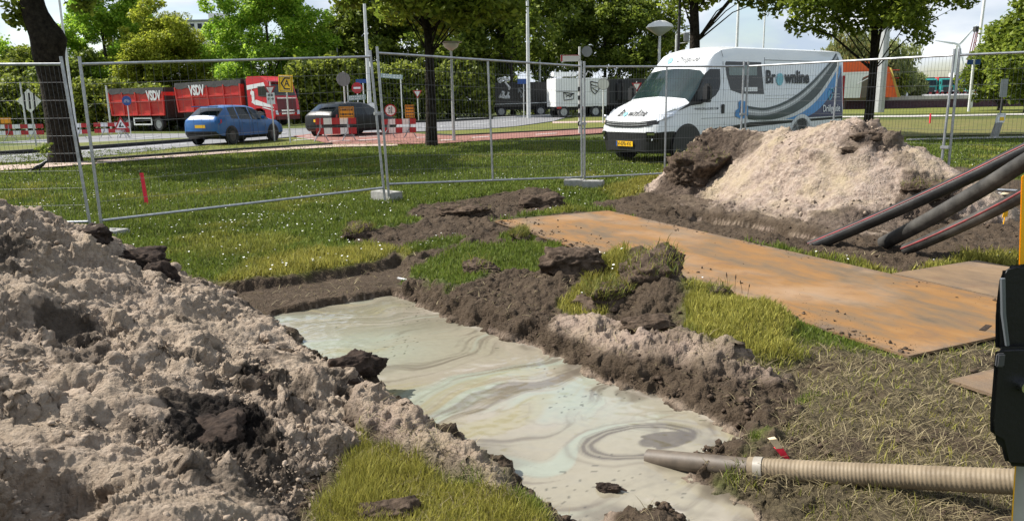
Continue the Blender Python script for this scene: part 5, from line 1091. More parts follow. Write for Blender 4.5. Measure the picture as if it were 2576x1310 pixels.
tipper_box(lorry, -8.9, -2.75, 1.12, 2.86, 'VSDV', -6.75)
MB().box((-5.4, 0, .86), (7.4, .9, .32)).build('chassis', M['black'], lorry); MB().box((-3.1, -.98, .80), (.9, .5, .5), bev=.05).build('fuel_tank', M['black'], lorry); MB().box((-2.55, 0, 2.0), (.3, 1.9, 2.2)).build('headboard', M['tarp'], lorry)
for x in (-1.35, -6.2, -7.5):
    for s in (-1, 1): wheel(lorry, x, s * 1.05, .50, .32, s, 'zinc', 8)
for x in (-6.2, -7.5): 
    for s in (-1, 1): MB().box((x, s * 1.08, 1.05), (1.15, .36, .05)).build('mudguard', M['black'], lorry)
tp_ = fr + d_ * -10.1; tp_[2] = float(far_slope(tp_[0] - 3, tp_[1])) + .03
trl = empty('lorry_trailer', tp_, th, 'red skip trailer coupled behind the red tipper lorry', 'trailer'); trl.scale = (1.03, 1.03, 1.03)
tipper_box(trl, -6.0, -.35, 1.12, 2.80, 'VSDV', -1.25)
MB().box((-3.1, 0, .86), (5.4, .9, .30)).build('chassis', M['black'], trl); MB().tube([(-.4, 0, .8), (1.0, 0, .75)], .07, 8).build('drawbar', M['black'], trl); MB().box((-.42, 0, 1.9), (.12, 2.3, 1.9)).build('headboard', M['tarp'], trl)
for x in (-1.15, -4.35):
    for s in (-1, 1): wheel(trl, x, s * 1.05, .50, .32, s, 'zinc', 8)
g = MB()
for z in (.92, .48): g.box((-2.75, -1.18, z), (1.9, .05, .10))
for x in (-3.65, -1.85): g.box((x, -1.18, .70), (.10, .052, .54))
g.build('side_guard', M['white'], trl); MB().box((-5.85, 0, .65), (.08, 2.2, .14)).build('rear_bar', M['sign_red'], trl)

# ------------------------------------------------------------------ white panel van on the lawn
TH = R_(37.5); van = empty('panel_van', (3.68 - .609 * 1.0, 17.5 + .793 * 1.0, 0), TH, 'white high-roof panel van with a hose picture on its side parked on the lawn', 'van')
M['van'] = mat('white_van_paint', (.70, .715, .715), .28, 0, .03, 1.5, coat=.5); M['navy'] = mat('navy_vinyl', (.010, .014, .075), .35, 0, .15, 3); M['skyblue'] = mat('blue_vinyl', (.035, .22, .50), .35, 0, .12, 3); M['vgrey'] = mat('silver_vinyl', (.30, .31, .31), .3, 0, .2, 3); M['vdark'] = mat('dark_green_vinyl', (.018, .035, .035), .35, 0, .3, 3); M['cyan'] = mat('cyan_vinyl', (.20, .50, .60), .4, 0, .1, 6); M['vlight'] = mat('light_vinyl', (.58, .59, .58), .3, 0, .05, 3)
def vs(x, zb, p): return (x, [(0, zb), (p[0][0] - .05, zb)] + p + [(0, p[-1][1] + .02)])
VS = [vs(-.50, .30, [(.52, .42), (.62, .72), (.58, .82), (.52, .93), (.45, .955), (.30, .97)]), vs(-.42, .26, [(.74, .40), (.84, .72), (.80, .84), (.72, .97), (.62, 1.02), (.4, 1.045)]), vs(-.24, .25, [(.90, .40), (.95, .74), (.93, .88), (.84, 1.08), (.70, 1.16), (.42, 1.19)]), vs(.02, .25, [(.97, .40), (.99, .74), (.98, .92), (.90, 1.19), (.74, 1.28), (.42, 1.315)]),
      vs(.50, .25, [(.98, .40), (1.0, .62), (1.0, .95), (.94, 1.33), (.78, 1.43), (.42, 1.46)]), vs(.58, .25, [(.98, .40), (1.0, .62), (1.0, .96), (.955, 1.36), (.82, 1.455), (.42, 1.49)]), vs(1.16, .25, [(.98, .40), (1.0, .62), (1.0, 1.0), (.91, 1.95), (.76, 2.09), (.42, 2.14)]), vs(1.28, .25, [(.98, .40), (1.0, .62), (1.0, 1.0), (.90, 2.06), (.76, 2.20), (.42, 2.25)]),
      vs(1.62, .25, [(.98, .40), (1.0, .62), (1.0, 1.0), (.895, 2.28), (.79, 2.47), (.42, 2.53)]), vs(1.86, .25, [(.98, .40), (1.0, .62), (1.0, 1.0), (.89, 2.36), (.80, 2.57), (.42, 2.63)]), vs(2.4, .25, [(.98, .40), (1.0, .62), (1.0, 1.0), (.89, 2.42), (.80, 2.62), (.42, 2.68)]), vs(4.6, .25, [(.98, .40), (1.0, .62), (1.0, 1.0), (.89, 2.43), (.80, 2.63), (.42, 2.69)]), vs(7.0, .25, [(.98, .40), (1.0, .62), (1.0, 1.0), (.89, 2.43), (.80, 2.63), (.42, 2.69)]), vs(7.12, .28, [(.96, .42), (.98, .64), (.97, 1.0), (.87, 2.40), (.78, 2.59), (.42, 2.64)])]
def vpart(i, k):
    if k <= 2: return 'lower_cladding'
    if i == 5 and k in (5, 6, 7): return 'windscreen'
    return 'body'
loft(VS, vpart, dict(lower_cladding=M['black'], windscreen=M['glass_clear'], body=M['van']), van, 40)
def sw_(z):                                   # half width of the van side at height z
    return np.interp(z, [.25, .40, .62, 1.0, 2.43, 2.63], [.93, .98, 1.0, 1.0, .89, .80])
def side(name, poly, mk, off=.004, parent=van):
    return MB().add([(x, -(sw_(z) + off), z) for x, z in poly], [tuple(range(len(poly)))]).build(name, M[mk], parent)
def band(name, top, bot, mk, off):
    """strip of quads between two curves on the side"""
    n = 28; t = np.linspace(0, 1, n)
    def cv(P): P = spline([(x, z, 0) for x, z in P], n); return P[:, :2]
    a, b = cv(top), cv(bot); V = [(x, -(sw_(z) + off), z) for x, z in a] + [(x, -(sw_(z) + off), z) for x, z in b]
    return MB().add(V, [(i, i + 1, n + i + 1, n + i) for i in range(n - 1)]).build(name, M[mk], van)
# black lower flank and wheel arches follow the sill line
side('flank_panel', [(1.05, .30), (1.05, .74), (1.6, .77), (2.3, .81), (2.8, .86), (4.55, .86), (7.05, .90), (7.05, .30)], 'black', .006)
for cx in (.47, 5.05): 
    MB().lathe([(.50, 0), (.50, .012), (0, .012)], 32, Matrix.Translation((cx, -1.004, .40)) @ Matrix.Rotation(R_(90), 4, 'X')).build('wheel_arch', M['black'], van)
MB().lathe([(.58, 0), (.58, .010), (.52, .014)], 32, Matrix.Translation((5.05, -1.002, .42)) @ Matrix.Rotation(R_(90), 4, 'X')).build('arch_lip', M['vlight'], van)
for cx in (.47, 5.05):
    for s in (-1, 1): wheel(van, cx, s * .89, .37, .235, s, 'chrome' if cx < 1 else 'zinc', 6)
side('side_window', [(.98, 1.34), (1.22, 1.40), (1.50, 1.52), (1.64, 1.66), (1.68, 1.80), (1.68, 2.12), (1.30, 2.12), (1.13, 2.02), (1.00, 1.86)], 'glass', .005)
side('pillar_trim', [(.12, 1.18), (.60, 1.30), (.98, 1.33), (1.00, 1.90), (1.14, 2.03), (1.14, 1.98), (.60, 1.42), (.50, 1.34)], 'black', .006)
w2 = side('side_window', [(2.06, 1.64), (2.45, 1.55), (3.40, 1.53), (3.30, 2.30), (1.92, 2.30), (1.88, 2.26), (1.92, 2.0)], 'blackgloss', .005)
MB().add([(x, -(sw_(z) + .008), z) for x, z in [(2.02, 1.98), (3.12, 1.98), (3.12, 2.22), (1.98, 2.22)]], [(0, 1, 2, 3)]).build('upper_pane', mat('tinted_pane', (.14, .19, .18), .12, 0, .2, 3), w2)
MB().add([(x, -(sw_(z) + .009), z) for x, z in [(2.60, 1.60), (3.12, 1.60), (3.12, 1.70), (2.60, 1.70)]], [(0, 1, 2, 3)]).build('sticker', M['sign_white'], w2)
for a_, b_ in (((1.80, .82), (1.80, 2.30)), ((3.44, .88), (3.44, 2.42)), ((1.80, 2.40), (1.80, 2.55))): MB().tube([(x, -(sw_(z) + .001), z) for x, z in (a_, b_)], .006, 4).build('door_seam', M['black'], van)
for z in (2.36, 1.50, 1.42): MB().tube([(3.46, -(sw_(z) + .002), z), (6.9, -(sw_(z) + .002), z)], .009, 5).build('body_crease', M['vgrey'] if z > 2 else M['van'], van)
MB().tube([(.95, -(sw_(1.0) + .002), 1.0), (2.3, -(sw_(1.0) + .002), 1.0)], .006, 5).build('body_crease', M['vgrey'], van)
MB().box((1.74, -(sw_(1.2) + .015), 1.20), (.11, .03, .22), bev=.014).build('door_handle', M['black'], van, True)
MB().box((.92, -1.17, 1.58), (.16, .22, .40), bev=.05).build('mirror', M['black'], van, True); MB().box((1.02, -1.08, 1.40), (.12, .20, .08), bev=.02).build('mirror_arm', M['black'], van, True); MB().box((.92, 1.17, 1.58), (.16, .22, .40), bev=.05).build('mirror', M['black'], van, True)
# picture of the hose and coloured sweeps on the rear flank
side('navy_panel', [(5.15, .905), (7.05, .915), (6.99, 2.30), (6.90, 2.02), (6.60, 1.62), (6.1, 1.25), (5.6, 1.04)], 'navy', .009)
band('blue_sweep', [(4.10, .90), (4.9, 1.02), (5.6, 1.33), (6.3, 1.78), (6.90, 2.36)], [(4.75, .88), (5.25, .92), (5.9, 1.14), (6.55, 1.60), (6.95, 2.10)], 'skyblue', .012)
band('dark_sweep', [(2.70, 1.00), (3.6, .98), (4.7, 1.20), (5.7, 1.66), (6.86, 2.46)], [(2.72, .93), (3.7, .88), (4.8, 1.06), (5.8, 1.50), (6.90, 2.32)], 'vdark', .012)
band('light_sweep', [(2.9, .93), (3.8, .90), (4.85, 1.09), (5.85, 1.53), (6.88, 2.36)], [(3.2, .90), (4.0, .87), (5.0, 1.03), (5.95, 1.47), (6.90, 2.28)], 'vlight', .015)
band('hose_picture_edge', [(2.66, 1.26), (3.5, 1.20), (4.5, 1.40), (5.5, 1.82), (6.82, 2.60)], [(2.70, .99), (3.6, .98), (4.7, 1.20), (5.7, 1.66), (6.86, 2.47)], 'vdark', .013)
band('hose_picture', [(2.66, 1.19), (3.5, 1.14), (4.55, 1.345), (5.55, 1.77), (6.83, 2.565)], [(2.68, 1.04), (3.55, 1.02), (4.65, 1.245), (5.65, 1.69), (6.85, 2.51)], 'vgrey', .016)
band('hose_picture_highlight', [(2.66, 1.15), (3.52, 1.105), (4.58, 1.315), (5.58, 1.745), (6.4, 2.25)], [(2.67, 1.10), (3.53, 1.065), (4.61, 1.285), (5.61, 1.722), (6.4, 2.235)], 'vlight', .019)
side('hose_coupling_picture', [(2.20, 1.02), (2.22, 1.15), (2.34, 1.20), (2.34, 1.36), (2.46, 1.40), (2.60, 1.36), (2.70, 1.26), (2.72, 1.06), (2.62, .98), (2.46, .94)], 'skyblue', .020)
side('hose_coupling_picture', [(2.36, 1.06), (2.42, 1.32), (2.50, 1.34), (2.52, 1.0)], 'navy', .023)
def vtext(s, x, z, size, mk, bold=.02, shear=0, sx=1, off=.022):
    V, Fs = text(s, size, bold, shear, sx); zz = [z + v.y for v in V]
    MB().add([(x + v.x, -(sw_(z + v.y) + off), z + v.y) for v in V], Fs).build('lettering', M[mk], van)
vtext('Br', 3.66, 1.935, .44, 'ink', .03, 0, .95); vtext('wnline', 4.83, 1.935, .44, 'ink', .035, 0, .95)
MB().lathe([(.155, 0), (.145, .003), (0, .003)], 20, Matrix.Translation((4.06, -sw_(1.89) - .022, 1.89)) @ Matrix.Rotation(R_(90), 4, 'X')).build('lettering_dot', M['cyan'], van)
vtext('Drillguide', 6.46, 1.12, .26, 'sign_white', .012, 0, .85, .024); vtext('WWW.DRILLGUIDE.COM', 1.15, 1.215, .075, 'ink', .004, 0, 1.02, .006)
q = MB()
for a0 in range(3):
    a1 = a0 * 2.09 + .4; q.tube([(6.42 + .12 * math.cos(a1 + k * .35) + .05 * math.cos(a1 * 2), -sw_(1.5) - .020, 1.50 + .15 * math.sin(a1 + k * .35)) for k in range(6)], .014, 5)
q.build('emblem', M['cyan'], van)
# front: bonnet lettering, grille, lamps, plate
def on_front(y, z):
    """x of the nose surface at (y, z) from the loft"""
    best = []
    for x, pr in VS[:9]:
        pts = pr; zz = None
        best.append((x, float(np.interp(abs(y), [pr[k][0] for k in range(len(pr) - 1, 3, -1)], [pr[k][1] for k in range(len(pr) - 1, 3, -1)]))))
    xs = [b[0] for b in best]; zs = [b[1] for b in best]
    return float(np.interp(z, zs, xs))
def front_poly(name, yz, mk, off=.012, sub=None, parent=van):
    V = [(on_front(y, z) - off, y, z + off * .6) for y, z in yz]; return MB().add(V, [tuple(range(len(V)))]).build(name, M[mk], parent)
def front_text(s, y, z, size, mk, bold, shear, sx):
    V, Fs = text(s, size, bold, shear, sx); MB().add([(on_front(y - v.x, z + v.y) - .016, y - v.x, z + v.y + .010) for v in V], Fs).build('lettering', M[mk], van)
front_text('Br', .30, 1.14, .20, 'ink', .02, .2, 1.0); front_text('wnline', -.20, 1.14, .20, 'ink', .02, .2, 1.0)
V = [(on_front(.145 + .052 * math.cos(a_), 1.115 + .052 * math.sin(a_)) - .016, .145 + .052 * math.cos(a_), 1.115 + .052 * math.sin(a_) + .010) for a_ in np.linspace(0, 2 * np.pi, 16, False)]; MB().add(V, [tuple(range(16))]).build('lettering_dot', M['cyan'], van)
front_text('Drillguide', -.20, 2.36, .17, 'ink', .004, .2, .95); V = [(on_front(.38 + a_, 2.36 + b_) - .014, .38 + a_, 2.36 + b_ + .01) for a_, b_ in ((-.10, -.04), (-.02, -.08), (.10, .0), (.06, .07), (-.05, .06))]; MB().add(V, [(0, 1, 2, 3, 4)]).build('emblem', M['cyan'], van)
def wrap(name, yz, mk, off):                   # strip wrapped around the nose at fixed heights
    """yz: list of (y, ztop, zbot)"""
    def nose(y, z):
        hw = [np.interp(z, [p[k][1] for k in range(2, 6)], [p[k][0] for k in range(2, 6)]) for _, p in VS[:5]]; return float(np.interp(abs(y), hw, [x for x, _ in VS[:5]]))
    V = []
    for y, zt, zb in yz: V += [(nose(y, zt) - off, y * (1 + off * .6), zt), (nose(y, zb) - off, y * (1 + off * .6), zb)]
    return MB().add(V, [(2 * i, 2 * i + 1, 2 * i + 3, 2 * i + 2) for i in range(len(yz) - 1)]).build(name, M[mk], van, True)
gr = [(y, .95 + .05 * (abs(y) / .8) ** 2, .83 + .07 * (abs(y) / .8) ** 3) for y in np.linspace(-.84, .84, 17)]
wrap('grille', gr, 'black', .014)
for dz in (.0, .045): wrap('grille_bar', [(y, t_ - .02 - dz, t_ - .035 - dz) for y, t_, b_ in gr[2:-2]], 'vgrey', .022)
for s in (-1, 1):
    V = [(-.34, s * .80, .96), (-.22, s * .905, 1.02), (.02, s * .965, 1.08), (.16, s * .95, 1.20), (.10, s * .93, 1.235), (-.12, s * .84, 1.15), (-.32, s * .73, 1.03)]
    h = MB().add([(x - .016, y + s * .022, z + .008) for x, y, z in V], [tuple(range(7))]).build('headlight', M['lamp_glass'], van)
    MB().lathe([(0, .004), (.045, 0), (.05, -.006)], 14, Matrix.Translation((-.25, s * .905, 1.055)) @ Matrix.Rotation(R_(-90), 4, 'Y') @ Matrix.Rotation(R_(s * 45), 4, 'X')).build('lens', M['chrome'], h)
    f = wrap('fog_light_recess', [(s * y, .74, .52) for y in (.62, .70, .78, .86)], 'blackgloss', .014); wrap('fog_light', [(s * y, .715, .665) for y in (.66, .74, .82)], 'chrome', .024)
    MB().lathe([(0, .012), (.035, .006), (.04, 0)], 12, Matrix.Translation((-.44, s * .74, .57)) @ Matrix.Rotation(R_(-90), 4, 'Y')).build('fog_light', M['lamp_glass'], van)
    MB().tube([(.62, s * .62, 1.50), (.75, s * .1, 1.66)], .008, 5).build('wiper', M['black'], van)
npl = MB(); npl.box((-.535, 0, .46), (.012, .52, .115), rot=Matrix.Rotation(R_(-4), 3, 'Y')); npl = npl.build('number_plate', M['plate_y'], van)
V, Fs = text('V-070-VX', .115, .006, 0, .92); MB().add([(-.546, -v.x, .46 + v.y) for v in V], Fs).build('lettering', M['ink'], npl); MB().box((-.544, .24, .46), (.006, .035, .112)).build('blue_strip', M['sign_blue'], npl)
for s in (-1, 1): MB().box((7.135, s * .90, 1.55), (.03, .12, .9), bev=.01).build('tail_light', M['tail_red'], van)
MB().box((7.10, 0, .42), (.18, 1.9, .18), bev=.03).build('rear_bumper', M['black'], van); MB().tube([(7.13, 0, .5), (7.13, 0, 2.55)], .006, 4).build('door_seam', M['black'], van)
for s in (-1, 1): 
    # dashboard and seats behind the windscreen are dark shapes
    MB().box((1.9, s * .48, 1.25), (.5, .5, .7), bev=.08).build('seat', M['black'], van)

# ------------------------------------------------------------------ lorry boxes parked beyond the junction
def scribble(root, name, c, w, h, seed, mk, ny, thick=.05, n=7):
    r = random.Random(seed); mb = MB()
    for i in range(n):
        x = -w / 2 + w * r.random(); z = -h / 2 + h * r.random(); p = [(x, z)]
        for j in range(4): x += (r.random() - .5) * w * .6; z += (r.random() - .5) * h * .5; p.append((max(-w / 2, min(w / 2, x)), max(-h / 2, min(h / 2, z))))
        mb.tube([(c[0] + q[0], c[1] + ny, c[2] + q[1]) for q in p], thick, 4)
    mb.build(name, M[mk], root)
def box_lorry(u0, u1, vb, v_top, depth, rz, label, mk, cabside=None, name='box_lorry', zb=.85, grp='lorries parked beyond the junction', dpt=2.4, wheels=2):
    p0 = atd(u0, vb, depth); p1 = atd(u1, vb, depth); L_ = (p1[0] - p0[0]) / max(.3, math.cos(rz)); zt = float(atd((u0 + u1) / 2, v_top, depth)[2])
    root = empty(name, (p0[0], p0[1], 0), rz, label, 'lorry', grp)
    MB().box((L_ / 2, dpt / 2, (zb + zt) / 2), (L_, dpt, zt - zb), bev=.04).build('cargo_box', M[mk], root); MB().box((L_ / 2, dpt / 2, zb - .14), (L_ * .96, dpt * .4, .26)).build('chassis', M['black'], root)
    for k in range(5):
        MB().box((L_ * (k + .5) / 5, -.012, (zb + zt) / 2), (.05, .03, zt - zb - .1)).build('seam', M[mk], root)
    for k in range(wheels):
        x = L_ * (.16 + .62 * k / max(1, wheels - 1))
        for s in (0, 1): wheel(root, x, .14 + s * (dpt - .28), .46, .28, -1 if s == 0 else 1, 'zinc', 6)
    return root, L_, zt
b1, L1, z1 = box_lorry(1236, 1396, 290, 207, 70, .05, 'black box lorry with white scribbled lettering at its left end beyond the road', 'blackgloss')
scribble(b1, 'graffiti', (1.15, 0, 2.5), 1.1, 1.7, 5, 'sign_white', -.05, .085, 11); scribble(b1, 'graffiti', (3.1, 0, 2.4), 1.3, 1.5, 9, 'vgrey', -.05, .035, 6); MB().tube([(.1, -.04, z1 - 1.9), (L1, -.04, z1 - 1.8)], .03, 4).build('trim_line', M['sign_white'], b1)
b2, L2, z2 = box_lorry(1398, 1531, 279, 196, 62, .25, 'white box trailer with black line drawings between the two black lorries', 'white', name='box_trailer')
MB().box((L2 * .24, -.02, z2 - 1.02), (L2 * .47, .03, .05)).build('trim_line', M['vgrey'], b2); MB().box((L2 * .475, -.02, (z2 + .85) / 2), (.07, .05, z2 - .9)).build('corner_post', M['vgrey'], b2)
lg = MB()
for c_, pts in (((1.05, 1.75), [(-.42, .22), (.48, .12), (.40, -.30), (-.36, -.38), (-.42, .22), (-.05, -.02), (.48, .12)]), ((1.05, 1.75), [(-.2, -.1), (0, .05), (.1, -.15), (.3, .02)]), ((3.25, 2.35), [(-.35, .45), (.30, .32), (.38, -.15), (.05, -.55), (-.28, -.25), (-.35, .45)]), ((3.25, 2.35), [(-.3, .2), (.3, .05), (-.25, -.05), (.2, -.3)])): lg.tube([(c_[0] + a_, -.045, c_[1] + b_) for a_, b_ in pts], .035, 4)
lg.build('line_drawing', M['ink'], b2)
for k in (.12, 1.9): MB().box((k + .15, -.04, .80), (.36, .05, .16)).build('tail_light', M['tail_red'], b2)
rk = MB(); rk.box((1.0, 1.0, z2 + .32), (1.9, .8, .35), bev=.05); rk.build('roof_unit', M['white'], b2); rk = MB(); [rk.tube([(x, .6, z2), (x + .3, .6, z2 + .55), (x + .9, .9, z2 + .3)], .03, 5) for x in (1.4, 2.0, 2.6)]; rk.build('roof_rack', M['vgrey'], b2)
b3, L3, z3 = box_lorry(1533, 1680, 272, 198, 66, .2, 'matt black box lorry right of the white box trailer behind the van bonnet', 'black')
MB().box((1.4, -.35, 2.0), (1.5, .7, 2.0), bev=.35).build('rear_hoist', M['black'], b3, True)
for k in range(3): MB().box((4.3, -.03, 1.2 + k * .4), (.35, .03, .16)).build('marker_plate', M['sign_grey'], b3)
# ------------------------------------------------------------------ signs, barriers, lamps
def zat(u, v, y): return float(atd(u, v, y)[2])
def base(u, v, depth=None):
    """foot of a post: seen on the ground at (u, v), or on the ground at the given distance below (u, v)"""
    if depth is None: return at(u, v)
    p = atd(u, v, depth); p[2] = float(far_slope(p[0], p[1])); return p
def post(root, h, r=.03, mk='grey_pole', top=None, n=8):
    return MB().tube([(0, 0, -.1), (0, 0, h)], [r, top or r], n).build('post', M[mk], root, True)
def pm(c, yaw): return frame(c, (math.cos(yaw), math.sin(yaw), 0), (0, 0, 1))
def disc(root, z, r, mk, rim=None, yaw=0., rimw=.16, dx=0.):
    o = MB().lathe([(r, -.008), (r, .008), (0, .008)], 28, pm((dx, -.045, z), yaw)).build('sign_plate', M[rim or mk], root)
    if rim: MB().lathe([(r * (1 - rimw), 0), (r * (1 - rimw), .012), (0, .012)], 28, pm((dx, -.045, z), yaw)).build('face', M[mk], o)
    return o
def tri(root, z, s, mk, rim, yaw=0., inv=False, dx=0.):
    q = -1 if inv else 1; P = [(-s / 2, -q * s * .29), (s / 2, -q * s * .29), (0, q * s * .58)]; P = P if q > 0 else P[::-1]
    o = MB().prism(P, .016, pm((dx, -.05, z), yaw)).build('sign_plate', M[rim], root); MB().prism([(x * .66, y * .66) for x, y in P], .004, pm((dx - .0, -.068, z), yaw)).build('face', M[mk], o); return o
def rectp(root, z, w, h, mk, yaw=0., txt=None, size=.1, dx=0., tmk='ink', bold=.01, border=None, sx=1., tilt=0., bars=0, bmk='sign_white'):
    m = pm((dx, -.05, z), yaw) @ Matrix.Rotation(tilt, 4, 'Z')
    o = MB().prism([(-w / 2, -h / 2), (w / 2, -h / 2), (w / 2, h / 2), (-w / 2, h / 2)], .016, m).build('sign_plate', M[mk], root)
    if border:
        b = MB(); t = min(w, h) * .05
        for x0, y0, x1, y1 in ((-w / 2 + t, -h / 2 + t, w / 2 - t, -h / 2 + 2 * t), (-w / 2 + t, h / 2 - 2 * t, w / 2 - t, h / 2 - t), (-w / 2 + t, -h / 2 + t, -w / 2 + 2 * t, h / 2 - t), (w / 2 - 2 * t, -h / 2 + t, w / 2 - t, h / 2 - t)): b.add([m @ Vector(q) for q in ((x0, y0, .018), (x1, y0, .018), (x1, y1, .018), (x0, y1, .018))], [(0, 1, 2, 3)])
        b.build('border', M[border], o)
    if bars:                                  # writing too small to read: uneven rows of strokes
        b = MB(); q = random.Random(int(w * 1000 + h * 77))
        for i in range(bars):
            yy = h * (.5 - (i + .75) / (bars + .5)); x = -w * .40
            while x < w * .38:
                l = w * q.uniform(.03, .10); b.add([m @ Vector(p) for p in ((x, yy - h * .16 / bars, .019), (x + l, yy - h * .16 / bars, .019), (x + l, yy + h * .20 / bars, .019), (x, yy + h * .20 / bars, .019))], [(0, 1, 2, 3)]); x += l + w * q.uniform(.015, .05)
        b.build('lettering', M[bmk], o)
    for i, ln in enumerate(txt or []):
        V, Fs = text(ln, size, bold, 0, sx); yy = ((len(txt) - 1) / 2 - i) * size * 1.15; MB().add([m @ Vector((v.x, v.y + yy, .019)) for v in V], Fs).build('lettering', M[tmk], o)
    return o, m
def sign(u, v, label, depth=None, cat='road sign', grp='road signs round the junction', name='road_sign'):
    b = base(u, v, depth); return empty(name, b, 0, label, cat, grp), b[1]
r, y = sign(92, 370, 'white diamond sign with black stripes on a grey post left of the thick trunk'); h = zat(75, 224, y); post(r, h)
s = .50; m = pm((0, -.05, h - .45), .55); MB().prism([(0, -s * .9), (s * .8, 0), (0, s * .9), (-s * .8, 0)], .016, m).build('sign_plate', M['sign_white'], r); b = MB()
for k in (-.16, 0., .16): b.add([m @ Vector(q) for q in ((k - .03, -.30, .018), (k + .03, -.30, .018), (k + .05, .30, .018), (k - .01, .30, .018))], [(0, 1, 2, 3)])
b.build('stripes', M['ink'], r)
r, y = sign(330, 344, 'round blue cycle path sign in front of the red trailer'); h = zat(318, 226, y); post(r, h, .03, 'pale_pole'); o = disc(r, h - .26, .30, 'sign_blue')
b = MB(); m = pm((0, -.056, h - .26), 0); [b.tube([m @ Vector((cx + .06 * math.cos(a_), -.02 + .06 * math.sin(a_), .004)) for a_ in np.linspace(0, 6.3, 10)], .008, 4) for cx in (-.10, .10)]; b.tube([m @ Vector(q) for q in ((-.10, -.02, .004), (-.03, .08, .004), (.07, .08, .004), (.10, -.02, .004), (.0, -.02, .004), (-.03, .08, .004))], .008, 4); b.build('pictogram', M['sign_white'], o)
r, y = sign(310, 348, 'red triangular road works sign on a low stand by the red trailer'); h = zat(312, 288, y)
b = MB(); [b.tube([(sx * .28, sy * .2, 0), (0, 0, .75)], .02, 6) for sx in (-1, 1) for sy in (-1, 1)]; b.build('stand', M['grey_pole'], r); o = tri(r, .78, .92, 'sign_white', 'sign_red')
m = pm((0, -.075, .80), 0); b = MB(); b.add([m @ Vector(q) for q in ((-.16, -.14, .002), (.17, -.14, .002), (.10, -.03, .002), (.02, -.10, .002), (-.03, .02, .002), (.05, .10, .002), (.0, .15, .002), (-.08, .06, .002))], [tuple(range(8))]); b.build('pictogram', M['ink'], o)
r, y = sign(731, 362, 'yellow diversion sign with a black arrow and letter A before the lorry cab'); h = zat(700, 190, y); post(r, h, .03, 'pale_pole'); o, m = rectp(r, h - .30, .62, .62, 'sign_yellow', -.35, None, border=None, tilt=-.05)
b = MB(); [b.tube([m @ Vector((*q, .018)) for q in P_], .012, 4) for P_ in ([(-.26, .26), (.26, .26), (.26, -.26), (-.26, -.26), (-.26, .26)],)]; b.add([m @ Vector((*q, .02)) for q in ((-.22, 0), (-.05, .22), (.20, .22), (.20, .17), (-.02, .17), (-.15, 0), (-.02, -.17), (.20, -.17), (.20, -.22), (-.05, -.22))], [(0, 1, 2, 3, 4, 5), (0, 5, 6, 7, 8, 9)]); V, Fs = text('A', .34, .02); b.add([m @ Vector((v.x + .06, v.y, .02)) for v in V], Fs); b.build('lettering', M['ink'], o)
r, y = sign(691, 358, 'white sign with two arrows under a small triangle in front of the lorry cab'); h = zat(680, 206, y); post(r, h, .03, 'pale_pole'); tri(r, h - .30, .48, 'sign_white', 'sign_red', -.2, True); o, m = rectp(r, zat(678, 248, y), .34, .44, 'sign_white', -.2)
b = MB(); [b.add([m @ Vector((*q, .018)) for q in ((x0, -.02), (x0 + .05 * d, -.02 + .07), (x0 + .05 * d, -.02 - .07))], [(0, 1, 2)]) for x0, d in ((-.13, 1), (.13, -1))]; [b.tube([m @ Vector((x0, -.02, .018)), m @ Vector((x1, -.02, .018))], .012, 4) for x0, x1 in ((-.1, -.02), (.02, .1))]; b.add([m @ Vector((*q, .018)) for q in ((-.10, .08), (-.03, .08), (-.03, .16), (-.10, .16))], [(0, 1, 2, 3)]); b.add([m @ Vector((*q, .018)) for q in ((.03, .08), (.10, .08), (.10, .16), (.03, .16))], [(0, 1, 2, 3)]); b.build('pictogram', M['ink'], o)
r, y = sign(873, 345, 'round grey sign seen from behind on a post over the black hatchback'); h = zat(857, 180, y); post(r, h, .035, 'pale_pole'); disc(r, zat(857, 200, y), .30, 'sign_grey', None, .4)
r, y = sign(903, 300, 'round red no entry sign with a white bar among the trees', 46); h = zat(898, 212, y); post(r, h, .03, 'pale_pole'); o = disc(r, h - .22, .32, 'sign_red'); MB().box((0, -.062, h - .22), (.42, .012, .11)).build('bar', M['sign_white'], o)
r, y = sign(880, 320, 'flat pale green street name sign above the black hatchback', 38, 'street name sign'); h = zat(878, 205, y); post(r, h, .03, 'pale_pole'); rectp(r, zat(898, 246, y), .92, .24, 'sign_green', -.1, None, bars=2, dx=.42, tilt=.06)
r, y = sign(918, 296, 'small dark blue street name sign beside the tall pale pole', 54, 'street name sign'); h = zat(915, 200, y); post(r, h, .04, 'pale_pole'); rectp(r, h - .12, .95, .26, 'sign_blue', .1, None)
r, y = sign(1013, 310, 'pale green street name sign tilted down to the right left of the centre trunk', 50, 'street name sign'); h = zat(1008, 188, y); post(r, h, .035, 'pale_pole'); rectp(r, h - .10, 1.45, .26, 'sign_green', -.2, None, bars=2, dx=-.55, tilt=-.10)
r, y = sign(937, 310, 'round white sign at the foot of the tall pale pole', 44); h = zat(934, 262, y); post(r, h, .03, 'pale_pole'); disc(r, zat(934, 273, y), .34, 'sign_white', 'sign_grey', 0, .08)
r, y = sign(1053, 304, 'yield sign on a thin post left of the centre trunk'); h = zat(1050, 224, y); post(r, h, .045, 'pale_pole'); tri(r, h - .32, .72, 'sign_white', 'sign_red', 0, True)
